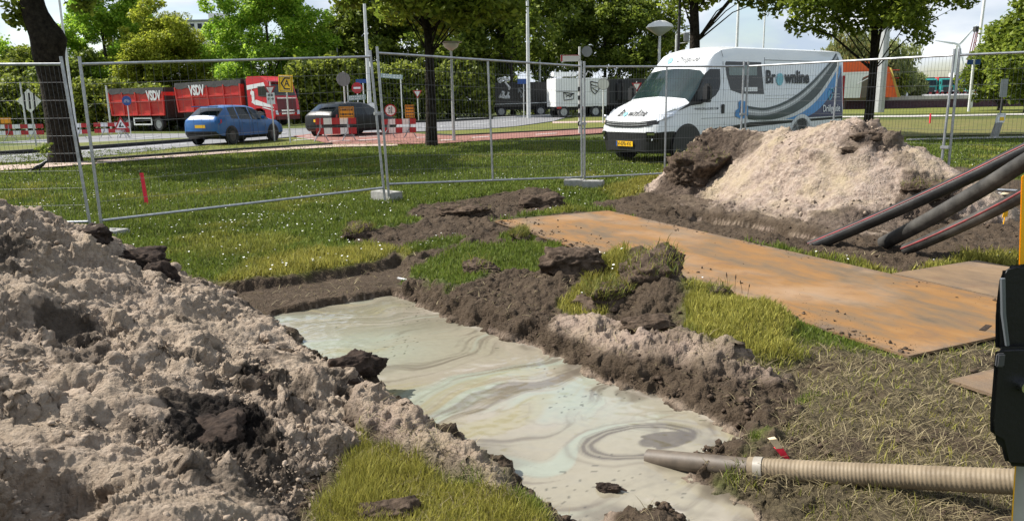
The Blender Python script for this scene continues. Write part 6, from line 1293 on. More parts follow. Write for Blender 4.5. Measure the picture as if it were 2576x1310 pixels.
r, y = sign(1458, 338, 'white direction sign with a red end on a pole topped by a grey disc', None, 'direction sign', None, 'direction_sign'); h = zat(1455, 118, y); post(r, h, .05, 'pale_pole'); o, m = rectp(r, zat(1434, 147, y), .78, .27, 'sign_white', .1, None, bars=0, dx=-.42); b = MB(); b.add([m @ Vector(q) for q in ((-.39, -.13, .018), (-.31, -.13, .018), (-.31, .13, .018), (-.39, .13, .018))], [(0, 1, 2, 3)]); b.add([m @ Vector(q) for q in ((-.3, .10, .018), (.38, .10, .018), (.38, .13, .018), (-.3, .13, .018))], [(0, 1, 2, 3)]); b.build('red_end', M['sign_red'], o); MB().lathe([(.22, -.01), (.22, .01), (0, .01)], 20, pm((.30, -.03, zat(1469, 130, y)), 0)).build('grey_disc', M['sign_grey'], r)
for k in range(5): MB().box((0, 0, .45 + k * .36), (.15, .15, .17)).build('black_band', M['black'], r)
r, y = sign(1517, 312, 'round pale mirror-like sign on a thin white post left of the van bonnet'); h = zat(1518, 195, y); post(r, h, .04, 'pale_pole'); disc(r, zat(1518, 212, y), .34, 'dirtywhite', 'sign_grey', 0, .07)
r, y = sign(1600, 300, 'yield sign with red rim seen just left of the van windscreen', 46); h = zat(1597, 205, y); post(r, h, .03, 'pale_pole'); tri(r, h - .26, .58, 'sign_white', 'sign_red', 0, True)
r, y = sign(1318, 292, 'bright blue street name sign beside the tall pole over the black box lorry', 64, 'street name sign'); h = zat(1318, 200, y); post(r, h, .04, 'pale_pole'); rectp(r, h - .16, 1.0, .40, 'sign_blue', 0, None)
r, y = sign(2440, 246, 'small blue street name sign on a white pole before the teal lorries', 60, 'street name sign'); h = zat(2452, 150, y); post(r, h, .10, 'pale_pole'); rectp(r, h - .20, 1.0, .36, 'sign_blue', 0, None)
r, y = sign(2516, 292, 'dark grey board on a black post at the right before the low wall', None, 'notice board', None, 'notice_board'); h = zat(2519, 200, y); post(r, h, .05, 'dark_pole'); rectp(r, zat(2519, 222, y), .44, 1.1, 'sign_grey', 0, None)

def barrier(u0, u1, v, label, legs=(.12, .88), n=7, yaw=0.0, h=.95, bh=.24, ext=None, first=0):
    p0 = at(u0, v); p1 = atd(u1, v, p0[1]); L_ = (p1[0] - p0[0]); root = empty('traffic_barrier', p0, yaw, label, 'traffic barrier', 'red and white traffic barriers')
    for z in (h - bh / 2, h - bh * 2.05):
        b = MB()
        for k in range(n): b.box((L_ * (k + .5) / n, 0, z), (L_ / n, .03, bh), mi=(k + first) % 2)
        b.build('board', [M['sign_red'], M['sign_white']], root)
    for f in legs:
        for s in (-1, 1): MB().tube([(L_ * f + s * .26, s * .18, 0), (L_ * f + s * .03, s * .03, h * .5), (L_ * f, 0, h)], .022, 6).build('leg', M['zinc'], root)
        MB().tube([(L_ * f - .20, -.15, .25), (L_ * f + .20, .15, .25)], .018, 6).build('leg_brace', M['zinc'], root)
    return root, L_, p0[1]
r, L_, y = barrier(-60, 114, 356, 'red and white barrier with an orange board at the left edge of the photo', (.5, .86), 9); rectp(r, h := 1.18, .62, .36, 'sign_orange', 0, None, dx=L_ * .48, border='ink')
barrier(178, 224, 352, 'short red and white barrier just right of the thick trunk', (.6,), 3); barrier(240, 328, 349, 'red and white barrier behind the triangular road works sign', (.3, .85), 5)
r, L_, y = barrier(797, 898, 359, 'red and white barrier with the wide yellow sign in front of the black hatchback', (.12, .80), 5, .06, .92, .24); rectp(r, 1.13, .56, .42, 'sign_orange', .1, None, dx=L_ * .78, border='ink', bars=2, bmk='ink')
r, L_, y = barrier(962, 1048, 350, 'red and white barrier carrying the round red limit sign and a tall yellow board', (.20, .82), 5, 0, .80, .22); o = disc(r, 1.15, .245, 'sign_white', 'sign_red', .1, .2, L_ * .28)
V, Fs = text('A5', .15, .012); m = pm((L_ * .28, -.064, 1.22), .1); MB().add([m @ Vector(v) for v in V], Fs).build('lettering', M['ink'], o); V, Fs = text('75', .15, .012); m = pm((L_ * .28, -.064, 1.08), .1); MB().add([m @ Vector(v) for v in V], Fs).build('lettering', M['ink'], o)
rectp(r, 1.10, .37, .52, 'sign_orange', .25, None, dx=L_ * .84, border='ink', bars=4, bmk='ink')

def hat_lamp(u, v_top, label, v=None, depth=None, rr=.30, flat=True):
    b = base(u, v or 358, depth); y = b[1]; h = zat(u - 12 if depth is None else u, v_top, y); r = empty('street_lamp', b, 0, label, 'street lamp', 'street lamps'); post(r, h - .25, .06, 'grey_pole', .045, 10)
    if flat: MB().lathe([(rr * 1.3, h), (rr * 1.35, h + .03), (.0, h + .06)], 20).build('hat', M['sign_grey'], r, True); MB().lathe([(.05, h - .28), (rr * .8, h - .16), (rr * 1.0, h - .02), (rr * .9, h)], 20).build('lantern', mat('lamp_bowl', (.40, .42, .40), .3, 0, .1, 5), r, True)
    else: MB().lathe([(rr, h - .10), (rr * .85, h), (rr * .4, h + .10), (.0, h + .13)], 24).build('hat', M['dirtywhite'], r, True); MB().lathe([(.06, h - .36), (rr * .55, h - .24), (rr * .98, h - .11), (rr, h - .10)], 24).build('lantern', mat('lamp_bowl_grey', (.33, .35, .33), .3, 0, .1, 5), r, True)
    return r
hat_lamp(1142, 108, 'street lamp with flat hat lantern at the red bike path by the centre tree', 357)
hat_lamp(1655, 62, 'street lamp with a wide dome lantern rising behind the white van cab', 300, 26, .45, False)
def tall_pole(u, v, depth, v_top, r0, r1, label, arm=None, mk='pale_pole', cat='lamp post', lean=0.0):
    b = base(u, v, depth); h = zat(u, v_top, b[1]); r = empty('lamp_post', b, 0, label, cat, 'tall lamp posts and masts', rot=(0, lean, 0)); MB().tube([(0, 0, -.2), (0, 0, h * .35), (0, 0, h)], [r0, (r0 * 2 + r1) / 3, r1], 10).build('pole', M[mk], r, True)
    if arm:
        a_ = MB(); a_.tube([(0, 0, h - .02), (arm * .5, 0, h + .12), (arm, 0, h + .16)], r1 * .7, 6); a_.build('arm', M[mk], r, True); MB().box((arm * 1.25, 0, h + .15), (abs(arm) * .5, .22, .10), bev=.03).build('lamp_head', M['sign_grey'], r, True)
    return r
tall_pole(932, 300, 52, 10, .15, .09, 'thick tall pale pole right of the middle fence post with street signs around it')
tall_pole(1330, 294, 62, -120, .17, .09, 'tallest pale lamp post rising out of the frame before the black box lorry')
tall_pole(1359, 290, 74, 66, .09, .06, 'thin lamp post with a short arm to the left above the black box lorry', -1.6)
tall_pole(188, 300, 40, -150, .07, .05, 'thin lamp post rising out of the frame beside the left double fence post')
tall_pole(66, 316, 52, 190, .06, .05, 'thin pale post before the dark hedge left of the thick trunk', None, 'pale_pole', 'post'); tall_pole(277, 302, 56, 200, .07, .06, 'thin pale post left of the red trailer before the hedge', None, 'pale_pole', 'post')
tall_pole(1848, 250, 62, -60, .12, .09, 'grey mast rising behind the roof of the white van'); tall_pole(1914, 250, 70, 4, .08, .06, 'thin lamp post with an arm behind the roof of the white van', -1.3)
tall_pole(858, 290, 70, 108, .08, .06, 'thin lamp post with a long arm to the left in the gap between the trees', -2.0)
tall_pole(2215, 236, 62, -120, .36, .30, 'thick square-looking grey mast beside the orange tent', None, 'grey_pole', 'mast'); tall_pole(2444, 246, 75, -160, .16, .11, 'tall white mast leaning over the teal lorries near the right edge', None, 'pale_pole', 'mast', R_(1.5))
b = base(1700, 300, 45); r = empty('signal_gantry', b, 0, 'thin white traffic light frame over the van cab', 'traffic light'); h = zat(1700, 88, b[1]); g = MB(); [g.tube([(x, 0, 0), (x, 0, h)], .05, 6) for x in (-.1, .75)]; g.tube([(-.1, 0, h), (.75, 0, h + .15)], .05, 6); g.tube([(-.1, 0, h - .5), (.75, 0, h - .4)], .03, 6); g.build('frame', M['pale_pole'], r); MB().box((.45, -.1, h - .15), (.3, .2, .5), bev=.04).build('signal_head', M['sign_grey'], r)

# ------------------------------------------------------------------ trees
LEAF = dict(bright=leaf_mat('bright_spring_leaves', (0.122, 0.268, 0.022), (0.464, 0.620, 0.073), .55), yellow=leaf_mat('yellow_green_leaves', (0.146, 0.195, 0.017), (0.512, 0.537, 0.067), .55), dark=leaf_mat('dark_green_leaves', (0.043, 0.079, 0.012), (0.281, 0.342, 0.049), .48), near=leaf_mat('maple_leaves', (0.067, 0.110, 0.015), (0.293, 0.354, 0.046), .58), willow=leaf_mat('grey_green_leaves', (0.110, 0.146, 0.043), (0.329, 0.354, 0.134), .45), hedge=leaf_mat('hedge_leaves', (0.041, 0.068, 0.012), (0.342, 0.390, 0.055), .45))
def leaves(name, P, size, mt, up=.35, parent=None, aspect=1.5, droop=0.0):
    n = len(P); N_v = rng.normal(size=(n, 3)); N_v[:, 2] = np.abs(N_v[:, 2]) + up; N_v /= np.linalg.norm(N_v, axis=1)[:, None]
    A = np.cross(N_v, rng.normal(size=(n, 3))); 
    if droop: A[:, 2] -= droop
    A /= np.linalg.norm(A, axis=1)[:, None] + 1e-9; B = np.cross(N_v, A); s = size * rng.uniform(.6, 1.35, (n, 1))
    a, b = A * s * aspect * .5, B * s * .5
    V = np.stack([P - a, P + b * .9 - a * .1, P + a, P - b * .9 - a * .1], 1).reshape(-1, 3); Fq = np.arange(n * 4).reshape(n, 4)
    return mesh_np(name, V, Fq, mt, parent)
def tree(name, h, crown_lo, rx, ry, trunk_r, leaf, n_leaf, lsize, seed, label, cat='tree', loc=(0, 0, 0), grp=None, ncl=70, csize=.55, bark='bark_far', top_pow=.8, trunk_pts=None, droop=0, gaps=.0, limbs=9, limb_lo=None, trunk_rad=None):
    global rng
    old = rng; rng = np.random.default_rng(seed); root = empty(name, loc, 0, label, cat, grp)
    tp = trunk_pts or [(0, 0, -.3), (.05, 0, h * .3), (-.08, .05, h * .6), (0, 0, h * .92)]
    T = spline(tp, 24); zt = np.array(T)[:, 2]; rt = trunk_r * np.clip(1 - (zt - zt[0]) / (zt[-1] - zt[0]), .06, 1) ** .7; rt[:3] *= [1.35, 1.15, 1.05]
    if trunk_rad: rt = np.interp(np.linspace(0, 1, 24), np.linspace(0, 1, len(trunk_rad)), trunk_rad)
    tm = MB(); tm.tube(T, list(rt), 12)
    cz = (h + crown_lo) / 2; hz = (h - crown_lo) / 2
    # clumps through the crown volume, more of them near the outside
    d = rng.normal(size=(ncl, 3)); d /= np.linalg.norm(d, axis=1)[:, None]; q = rng.uniform(.25, 1.0, ncl) ** .55
    wob = 1 + .28 * np.sin(d[:, 0] * 5 + seed) * np.cos(d[:, 2] * 4 + d[:, 1] * 3 + seed * 2)
    Cc = d * q[:, None] * np.array([rx, ry, hz]) * wob[:, None]; wz = np.clip((Cc[:, 2] + hz) / (2 * hz), 0, 1); Cc[:, :2] *= (1.08 - .55 * np.clip(wz - .45, 0, 1) ** top_pow)[:, None]; Cc[:, 2] += cz
    ax_top = np.array([np.interp(Cc[:, 2], zt, np.array(T)[:, i]) for i in (0, 1)]).T; Cc[:, :2] += ax_top
    cs = csize * rng.uniform(.55, 1.35, ncl); w = cs ** 2 / (cs ** 2).sum(); k = rng.choice(ncl, n_leaf, p=w); g = rng.normal(size=(n_leaf, 3)); g /= (np.linalg.norm(g, axis=1)[:, None] ** .45); P = Cc[k] + g * cs[k][:, None] * np.array([1, 1, .72])
    if droop: P[:, 2] -= rng.uniform(0, droop, n_leaf) * rng.uniform(0, 1, n_leaf)
    lm = MB()
    order = np.argsort(rng.uniform(size=ncl))[:limbs * 4]
    for j, i in enumerate(order):
        c = Cc[i]; zz = max(limb_lo or crown_lo * .75, c[2] - np.hypot(*(c[:2] - ax_top[i])) * rng.uniform(.5, 1.1)); zz = min(zz, h * .85); s0 = np.array([np.interp(zz, zt, np.array(T)[:, a_]) for a_ in range(3)]); r0 = float(np.interp(zz, zt, rt)) * (.40 if j < limbs else .18)
        mid = (s0 + c) / 2 + np.array([0, 0, .12 * np.linalg.norm(c - s0)]) + rng.normal(size=3) * .08; tm.tube([s0, mid, c], [r0, r0 * .6, r0 * .15], 6, False)
    tm.build('trunk', M[bark], root, True, 60)
    leaves('crown', P, lsize, LEAF[leaf], .3, root, 1.5 if not droop else 2.6, droop * 1.2); rng = old
    return root
# tree row behind the red lorry
def far_at(u, depth): p = atd(u, 300, depth); return (p[0], p[1], float(far_slope(p[0], p[1])))
tree('deciduous_tree', 14.2, 1.8, 4.3, 3.6, .22, 'bright', 52000, .17, 11, 'bright green tree rising above the red trailer', loc=far_at(285, 72), grp='trees along the far road', ncl=135, csize=.50)
tree('deciduous_tree', 10.2, 1.8, 4.6, 3.6, .22, 'yellow', 46000, .17, 12, 'yellow-green tree behind the front skip of the red lorry', loc=far_at(425, 70), grp='trees along the far road', ncl=135, csize=.50)
tree('deciduous_tree', 11.2, 6.4, 2.0, 2.0, .16, 'willow', 6500, .15, 13, 'sparse thin topped tree between the two bright trees', loc=far_at(452, 79), grp='trees along the far road', ncl=50, csize=.5)
tree('deciduous_tree', 13.6, 1.4, 5.8, 4.2, .22, 'bright', 60000, .17, 14, 'wide bright green tree behind the red lorry cab', loc=far_at(690, 68), grp='trees along the far road', ncl=150, csize=.54)
tree('deciduous_tree', 7.4, 1.2, 2.6, 2.4, .15, 'bright', 7000, .24, 15, 'bright green tree at the far left edge of the photo', loc=far_at(-20, 70), grp='trees along the far road', ncl=45, csize=.6)
tree('deciduous_tree', 7.0, .8, 3.6, 2.6, .16, 'hedge', 14000, .24, 16, 'dull green bushy tree behind the thick leaning trunk', loc=far_at(70, 69), grp='trees along the far road', ncl=60, csize=.62)
tree('deciduous_tree', 6.3, .8, 3.2, 2.6, .16, 'dark', 12000, .24, 17, 'dark bushy tree left of the bright tree above the trailer', loc=far_at(190, 68), grp='trees along the far road', ncl=60, csize=.62)
for k_, (u_, dep_, h_, rx_, lb_) in enumerate(((352, 76, 9.0, 3.6, 'darker tree between the tall bright tree and the yellow-green one'), (585, 78, 8.2, 3.4, 'darker tree in the gap under the white flat block'), (805, 74, 8.6, 3.4, 'darker tree right of the wide bright tree'))):
    tree('deciduous_tree', h_, 1.2, rx_, 3.0, .2, 'dark', 20000, .19, 61 + k_, lb_, loc=far_at(u_, dep_), grp='trees along the far road', ncl=110, csize=.52)
# the dark wood behind the junction: a few tree shapes, copied
W0 = tree('wood_tree', 15.5, 3.0, 3.6, 3.2, .20, 'dark', 17000, .27, 21, None, loc=far_at(900, 74), ncl=85, csize=.62)
W1 = tree('wood_tree', 13.2, 2.4, 3.3, 3.0, .18, 'dark', 9000, .25, 22, None, loc=far_at(980, 68), ncl=70, csize=.62)
W2 = tree('wood_tree', 14.5, 3.4, 3.1, 2.8, .18, 'near', 8000, .25, 23, None, loc=far_at(1040, 76), ncl=60, csize=.60)
_first = [True] * 3
for (k, u, dep, s, rz, lb) in ((1, 868, 72, .80, 0, 'dark wood tree in the gap left of the centre tree crown'), (0, 960, 72, 1, .5, 'tall wood tree behind the tall pale pole'), (2, 1045, 76, 1, 1.2, 'wood tree behind the yield sign left of the centre trunk'), (1, 1130, 70, 1.1, 2.0, 'wood tree behind the flat hat lamp'), (0, 1215, 74, 1.05, 2.9, 'tall wood tree left of the tallest lamp post'), (2, 1290, 72, 1.05, 3.6, 'wood tree directly behind the tallest lamp post'),
                              (1, 1375, 80, 1.12, 4.1, 'airy wood tree above the black box lorry'), (2, 1445, 84, 1.02, 5.0, 'airy wood tree above the direction sign'), (0, 1520, 82, .96, 5.6, 'wood tree above the white box trailer'), (1, 1590, 80, 1.0, .9, 'wood tree left of the dome lamp behind the van'), (2, 1665, 80, .86, 1.7, 'lowest wood tree at the right end of the wood'), (1, 1240, 88, 1.15, 2.4, 'far wood tree seen through the others above the black box lorry')):
    src = (W0, W1, W2)[k]; o = src if _first[k] else copy_tree(src); _first[k] = False
    o.location = far_at(u, dep); o.rotation_euler = (0, 0, rz); o.scale = (s, s, s); tag(o, lb, 'tree', 'trees of the dark wood behind the junction')
# undergrowth below the wood and along the far road: one leafy mass
def undergrowth(name, spans, leaf, n, size, seed):
    global rng
    old = rng; rng = np.random.default_rng(seed); P = []
    for u0, u1, d0, d1, h0, h1, share in spans:
        m = int(n * share); t = rng.uniform(0, 1, m); dep = d0 + (d1 - d0) * t + rng.uniform(-1.4, 1.4, m); x = ((u0 + (u1 - u0) * t) - CX_) / F_ * dep
        top = (h0 + (h1 - h0) * t) * (1 + .55 * fbm(x, dep * .3, .40, 4, seed)); zc = top * rng.uniform(0, 1, m) ** .62; front = rng.uniform(0, 1, m) ** 2 * 2.6; bulge = .9 * fbm(x, zc * 1.2, .6, 3, seed + 5)
        P.append(np.stack([x, dep + front + bulge - (1 - np.abs(zc / top * 2 - 1)) * .8, zc + far_slope(x, dep)], 1))
    o = leaves(name, np.concatenate(P), size, LEAF[leaf], .25); rng = old; return o
tag(undergrowth('undergrowth', [(-200, 330, 63, 64, 3.9, 3.5, .28), (330, 800, 64, 63, 2.8, 3.4, .20), (740, 1250, 62, 68, 4.9, 4.4, .40), (1250, 1720, 76, 78, 3.0, 3.2, .12)], 'hedge', 78000, .25, 31), kind='stuff')
# the three maples on the lawn and the leaning trunk
p = at(1085, 368); tree('maple_tree', 9.8, 3.95, 3.8, 3.5, .20, 'near', 48000, .145, 41, 'maple on the lawn with a straight dark trunk in the centre of the photo', loc=p, grp='maples on the lawn', ncl=120, csize=.50, bark='bark', limbs=14)
p = base(2180, 340, 26.5); tree('maple_tree', 8.6, 3.0, 3.2, 2.9, .17, 'near', 34000, .115, 42, 'maple with a straight trunk behind the rear of the white van', loc=p, grp='maples on the lawn', ncl=95, csize=.40, bark='bark', limbs=8)
p = base(1738, 330, 30); tree('maple_tree', 10.5, 4.6, 3.2, 3.0, .27, 'near', 12000, .17, 43, 'tree with a thick black trunk rising behind the van roof', loc=p, grp='maples on the lawn', ncl=60, csize=.46, bark='bark', limbs=14)
MB().tube([(1738 * 0 + p[0] - .50, p[1] + .6, 0), (p[0] - .42, p[1] + .6, 5.2)], .055, 8).build('support_pole', M['dark_pole']); tag(bpy.data.objects['support_pole'], 'thin black pole close beside the thick black trunk behind the van', 'pole')
p = at(166, 411); sc_ = p[1] / F_
def lt(u, v): q = atd(u, v, p[1]); return tuple(q - p)
LT = [lt(166, 425), lt(162, 380), lt(150, 300), lt(136, 210), lt(118, 130), lt(112, 95), lt(90, 40), lt(76, -10), lt(60, -110), lt(66, -260), lt(60, -420)]
lt_root = tree('maple_tree', LT[-1][2] + 1.5, 5.2, 4.4, 4.0, .40, 'near', 11000, .18, 44, 'thick dark leaning trunk of the old maple at the left beside the crow', loc=p, grp='maples on the lawn', ncl=75, csize=.5, bark='bark', trunk_pts=LT, limbs=8, limb_lo=5.6, trunk_rad=[.48, .39, .34, .335, .37, .38, .31, .29, .27, .24, .18])
for ch in lt_root.children:
    if ch.name.startswith('trunk'):
        V = ch.data.vertices                                             # old burr bulging to the right under the bend
        for v in V:
            z = v.co.z; c = np.interp(z, [q[2] for q in LT], [q[0] for q in LT]); k_ = math.exp(-((z - LT[5][2]) / .38) ** 2)
            if abs(v.co.x - c) < 1.0 and z < LT[7][2] + .3: v.co.x += (.16 if v.co.x > c else .03) * k_
# low twigs with leaves hanging into the top left corner
b = [lt(40, 18), lt(48, 40), lt(36, 50), lt(60, 8), lt(200, 5), lt(212, 14), lt(225, 2), lt(28, 36), lt(56, 28)]; P = np.concatenate([np.array(q)[None] + rng.normal(size=(46, 3)) * .13 for q in b]); leaves('crown', P, .13, LEAF['near'], .3, lt_root)
tw = MB(); [tw.tube([lt(80, -60), np.array(lt(60, -20)), np.array(q)], [.03, .018, .006], 5, False) for q in b[:4]]; [tw.tube([lt(90, -60), lt(170, -30), q], [.03, .018, .006], 5, False) for q in b[4:7]]; tw.build('twig', M['bark'], lt_root)
q = at(118, 425); s = tree('sapling', .70, .30, .14, .14, .010, 'dark', 70, .08, 46, 'small leafy shoot beside the crow at the foot of the leaning trunk', 'sapling', q, None, 10, .10, 'bark', limbs=2)
# right side: willow-like birch, far dark trees
tree('birch_tree', 7.8, 1.6, 5.4, 3.4, .2, 'willow', 26000, .22, 51, 'wide grey-green drooping tree behind the orange tent', loc=far_at(2160, 84), grp='trees on the right', ncl=110, csize=.62, droop=1.3)
tree('birch_tree', 4.2, .8, 1.5, 1.5, .1, 'willow', 4500, .2, 52, 'small drooping bush right of the orange tent', loc=far_at(2290, 90), grp='trees on the right', ncl=30, csize=.45, droop=.8)
tree('evergreen_tree', 8.3, .6, 2.7, 2.7, .2, 'near', 21000, .22, 53, 'large rounded tree at the right edge behind the teal lorries', loc=far_at(2580, 55), grp='trees on the right', ncl=80, csize=.62)
tree('evergreen_tree', 5.2, .5, 2.2, 2.2, .2, 'near', 12000, .22, 54, 'lower tree left of the large rounded tree at the right edge', loc=far_at(2512, 62), grp='trees on the right', ncl=50, csize=.55)
tree('deciduous_tree', 3.6, .4, 1.0, 1.0, .1, 'hedge', 2600, .2, 55, 'small green bush at the right corner of the orange tent', loc=far_at(2246, 82), grp='trees on the right', ncl=18, csize=.45)

# ------------------------------------------------------------------ buildings and harbour yard
def building(u0, u1, v_top, depth, label, mk='white_wall', dpt=14, storeys=4, bays=6, z0=0.0, rz=0.0, tower=None, name='apartment_building'):
    p = atd(u0, 300, depth); q = atd(u1, 300, depth); w = q[0] - p[0]; h = zat((u0 + u1) / 2, v_top, depth); r = empty(name, (p[0], p[1], z0), rz, label, 'building', 'pale buildings behind the trees'); h -= z0
    MB().box((w / 2, dpt / 2, h / 2), (w, dpt, h)).build('wall', M[mk], r); MB().box((w / 2, dpt / 2, h + .15), (w + .5, dpt + .5, .35)).build('roof', M['sign_grey'], r)
    for i in range(storeys):
        z = h * (i + .55) / storeys
        for k in range(bays): MB().box((w * (k + .5) / bays, -.02, z), (w / bays * .55, .12, h / storeys * .48)).build('window', M['glass'], r)
    if tower: MB().box((w * tower[0], dpt / 2, h + tower[2] / 2 + .32), (w * tower[1], dpt * .5, tower[2])).build('lift_tower', M[mk], r)
building(478, 572, 54, 160, 'white flat block peeping out between the yellow-green and the wide bright tree', storeys=9, bays=5, tower=(.75, .35, 1.6)); building(14, 96, 132, 170, 'low white building left of the thick trunk', storeys=3, bays=6, tower=(.3, .3, .8)); building(96, 190, 138, 175, 'white building half hidden right behind the thick trunk', storeys=3, bays=6)
# raised quay with a low dark wall
qz = 1.15; wp = atd(2128, 262, 78); wq = atd(3000, 262, 78)
q_ = MB(); q_.box(((wp[0] + 130) / 2 + 0, 78 + 60.2, qz / 2 - .02), (130 - wp[0], 120, qz)); tag(q_.build('yard', mat('yard_paving', (.26, .26, .26), .9, 0, .12, .3)), kind='structure')
r = empty('retaining_wall', (wp[0], 77.9, 0), 0, 'long low purple-brown wall with a pale coping below the harbour yard', 'wall'); L_ = 130 - wp[0]; MB().box((L_ / 2, 0, .42), (L_, .4, .84)).build('wall', M['brick_wall'], r); MB().box((L_ / 2, -.05, 1.02), (L_, .6, .36)).build('coping', mat('pale_coping', (.42, .40, .38), .9, 0, .12, 1.0), r)
sheet('footpath', [(2100, 294), (2300, 292), (2576, 287), (3000, 280), (3000, 283), (2576, 290.5), (2300, 295.5), (2100, 297)], .04, mat('pale_path', (.40, .38, .35), .9, 0, .1, 1)); sheet('footpath', [(2280, 352), (2400, 349), (2576, 346), (3000, 340), (3000, 343), (2576, 349.5), (2400, 353), (2280, 356)], .04, mat('grey_path', (.26, .25, .23), .9, 0, .1, 1))
sheet('verge', [(2100, 289), (2300, 288), (2576, 283), (3000, 276), (3000, 262), (2576, 268), (2300, 273), (2100, 276)], .03, mat('long_yellow_grass', (.17, .165, .04), .95, 0, 0, 3, .02, 14, .1, col2=(.08, .11, .025)))
sheet('verge', [(2100, 305), (2576, 300), (3000, 296), (3000, 334), (2576, 340), (2280, 346), (2100, 350)], .03, mat('dry_lawn', (.15, .125, .048), .95, 0, 0, 1.2, .02, 14, .1, col2=(.085, .10, .028)))
# orange tent hall with a white awning
def yz(u, depth): p = atd(u, 250, depth); return p[0]
dpt = 76; X0, X1 = yz(2095, dpt), yz(2258, dpt); r = empty('tent_hall', (X0, dpt, 0), 0, 'orange tent hall with a white front and awning behind the van rear', 'tent'); w = X1 - X0; zz = lambda v: zat(2180, v, dpt)
t = MB(); t.prism([(0, zz(246)), (w, zz(246)), (w * .83, zz(170)), (w * .62, zz(158)), (w * .2, zz(150)), (0, zz(150))], -9, Matrix.Rotation(R_(90), 4, 'X')); t.build('canvas', M['orange_tent'], r)
for k in range(3): MB().tube([(w * (.86 + k * .01), -.03, zz(178 + k * 20)), (w * .99, -.03, zz(178 + k * 20))], .03, 4).build('seam', M['sign_red'], r)
fr_ = MB(); fr_.add([(.0, -.25, zz(182)), (w * .62, -.25, zz(180)), (w * .62, -.25, zz(182)), (w * .42, -.25, zz(196)), (w * .40, -.25, zz(246)), (0, -.25, zz(246))], [(0, 1, 2, 3, 4, 5)]); fr_.build('white_front', M['white'], r); fr_ = MB(); fr_.add([(w * .41, -.28, zz(198)), (w * .62, -.28, zz(186)), (w * .64, -.28, zz(246)), (w * .41, -.28, zz(246))], [(0, 1, 2, 3)]); fr_.build('brown_opening', mat('brown_opening', (.14, .115, .09), .9), r); MB().tube([(w * .30, -.8, zz(212)), (w * .64, -.8, zz(182))], .04, 5).build('awning_rod', M['grey_pole'], r)
MB().add([(w * .99, -.02, zz(246)), (w * 1.02, -.3, zz(246)), (w * .84, -.3, zz(172)), (w * .83, -.02, zz(172))], [(0, 1, 2, 3)]).build('edge_trim', mat('yellow_trim', (.55, .45, .12), .7), r)
# teal lorries, white car, containers, turbine, crane on the yard
def yard_lorry(u, depth, label, mk='teal', load=None, s=1.0):
    p = atd(u, 240, depth); r = empty('yard_lorry', (p[0], p[1], qz), -.25, label, 'lorry', 'teal lorries parked in the harbour yard')
    pr = [(-.02, .45), (.06, 1.2), (0, 1.7), (-.22, 2.75), (-.5, 2.95), (-1.9, 2.95), (-1.9, .45)]
    MB().prism(pr, 2.4, Matrix.Rotation(R_(-90), 4, 'Z') @ Matrix.Translation((0, 1.2, 0)) @ Matrix.Rotation(R_(90), 4, 'X')).build('cab', M[mk], r)
    MB().add([(-1.05, -.06, 1.68), (1.05, -.06, 1.68), (1.0, .19, 2.65), (-1.0, .19, 2.65)], [(0, 1, 2, 3)]).build('windscreen', M['glass'], r); MB().box((0, -.07, 1.0), (1.7, .06, .7)).build('grille', M['black'], r); MB().box((0, -.03, .55), (2.4, .2, .3), bev=.05).build('bumper', M['dark_pole'], r)
    for sx in (-1, 1): MB().box((sx * .95, -.13, .62), (.32, .06, .18)).build('headlight', M['lamp_glass'], r); MB().box((sx * 1.35, .2, 2.1), (.18, .15, .6), bev=.04).build('mirror', M['black'], r)
    MB().box((0, 4.6, 2.05), (2.45, 5.0, 2.3)).build('cargo_box', M[load or mk], r); MB().box((0, 3.8, .8), (.9, 6.4, .25)).build('chassis', M['black'], r)
    for yy in (.9, 5.6):
        for sx in (-1, 1):
            MB().lathe([(.5, -.15), (.5, .15)], 16, Matrix.Translation((sx * 1.05, yy, .5)) @ Matrix.Rotation(R_(90), 4, 'Y')).build('wheel', M['rubber'], r)
    r.scale = (s, s, s)
yard_lorry(2338, 150, 'dark teal lorry next to the white car in the harbour yard', 'teal', 'dark_pole'); yard_lorry(2383, 148, 'bright teal lorry behind the right double fence post', 'teal', 'sign_red'); yard_lorry(2452, 150, 'teal lorry with a dark blue load left of the small tree', 'teal', 'navy'); yard_lorry(2502, 140, 'rightmost teal lorry half hidden by the tree and grey board', 'teal', 'dark_pole'); yard_lorry(2412, 165, 'lorry with a red load behind the bright teal lorry', 'sign_red', 'sign_red'); yard_lorry(2312, 175, 'farthest grey-green lorry behind the white car', 'sign_grey', 'teal')
p = atd(2300, 241, 128); hatchback(M['white'], (p[0], p[1], qz), 2.9, 'white car parked in the harbour yard left of the teal lorries', None)
def stack(u, v, depth, nx, nz, cols, label, L_=6.06):
    p = atd(u, v, depth); r0 = 0
    for i in range(nx):
        for j in range(nz):
            o = empty('container', (p[0] + i * (L_ + .15), p[1], qz + j * 2.6), 0, label[r0], 'container', 'shipping containers in the harbour yard'); MB().box((L_ / 2, 1.22, 1.29), (L_, 2.44, 2.55)).build('shell', M[cols[r0 % len(cols)]], o); c = MB()
            for k in range(18): c.box((L_ * (k + .5) / 18, -.012, 1.29), (L_ / 36, .03, 2.3))
            c.build('corrugation', M[cols[r0 % len(cols)]], o); d = MB(); [d.box((x, -.02, 1.29), (.1, .05, 2.56)) for x in (.05, L_ - .05)]; d.build('corner_post', M[cols[r0 % len(cols)]], o); r0 += 1
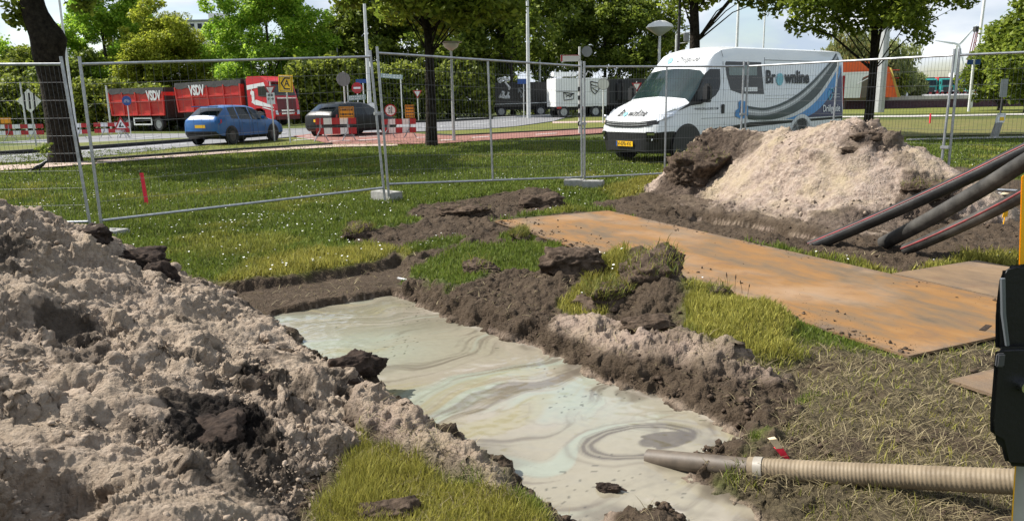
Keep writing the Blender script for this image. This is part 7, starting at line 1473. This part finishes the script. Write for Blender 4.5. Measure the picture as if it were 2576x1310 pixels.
stack(2265, 240, 190, 2, 1, ['brick_wall', 'sign_red'], ['dark brown container behind the small bushes right of the tent', 'reddish container left of the teal lorries']); stack(2395, 240, 200, 2, 2, ['sign_red', 'dirtywhite', 'navy', 'sign_blue'], ['red container at the bottom of the stack behind the bright teal lorry', 'pale container on top of the red one', 'dark blue container behind the blue street sign', 'blue container on top of the dark blue one'])
p = atd(2392, 250, 420); r = empty('wind_turbine', (p[0], p[1], 0), 0, 'distant white wind turbine above the right fence posts', 'wind turbine'); h = zat(2395, 117, 420); MB().tube([(0, 0, 0), (0, 0, h)], [1.5, .9], 12).build('tower', M['white'], r, True); MB().box((0, 0, h + .6), (1.6, 4, 1.6), bev=.4).build('nacelle', M['white'], r)
for a_ in (50, 170, 290): m = Matrix.Translation((0, -2.4, h + .6)) @ Matrix.Rotation(R_(-a_), 4, 'Y'); MB().prism([(.3, -.5), (2.5, -.75), (13, -.2), (13, .05), (.3, .5)], .25, m @ Matrix.Rotation(R_(90), 4, 'X')).build('blade', M['white'], r)
p = atd(2424, 250, 260); r = empty('crane_mast', (p[0], p[1], 0), 0, 'distant dark red lattice crane mast right of the wind turbine', 'crane'); h = zat(2440, 78, 260); g = MB()
for sx in (-1, 1):
    for sy in (-1, 1): g.tube([(sx * 1.0 + 0, sy * 1.0, 0), (sx * .5 + 2.2, sy * .5, h)], .16, 5)
for k in range(16): f0, f1 = k / 16, (k + 1) / 16; s0 = -1 if k % 2 else 1; g.tube([(s0 * (1 - .5 * f0) + 2.2 * f0, -1, h * f0), (-s0 * (1 - .5 * f1) + 2.2 * f1, -1, h * f1)], .10, 4)
g.build('lattice', mat('crane_red', (.18, .05, .05), .6), r); MB().box((2.2, 0, h + .5), (2.0, 1.6, 1.6)).build('head', M['dark_pole'], r)
r = empty('white_pillar', (*atd(2275, 252, 86)[:2], qz), 0, 'short white pillar right of the orange tent', 'pillar'); MB().lathe([(.3, 0), (.3, 1.7), (.22, 1.8), (0, 1.85)], 14).build('pillar_body', M['white'], r, True); MB().lathe([(.36, 1.1), (.36, 1.3)], 14).build('grey_band', M['sign_grey'], r, True)
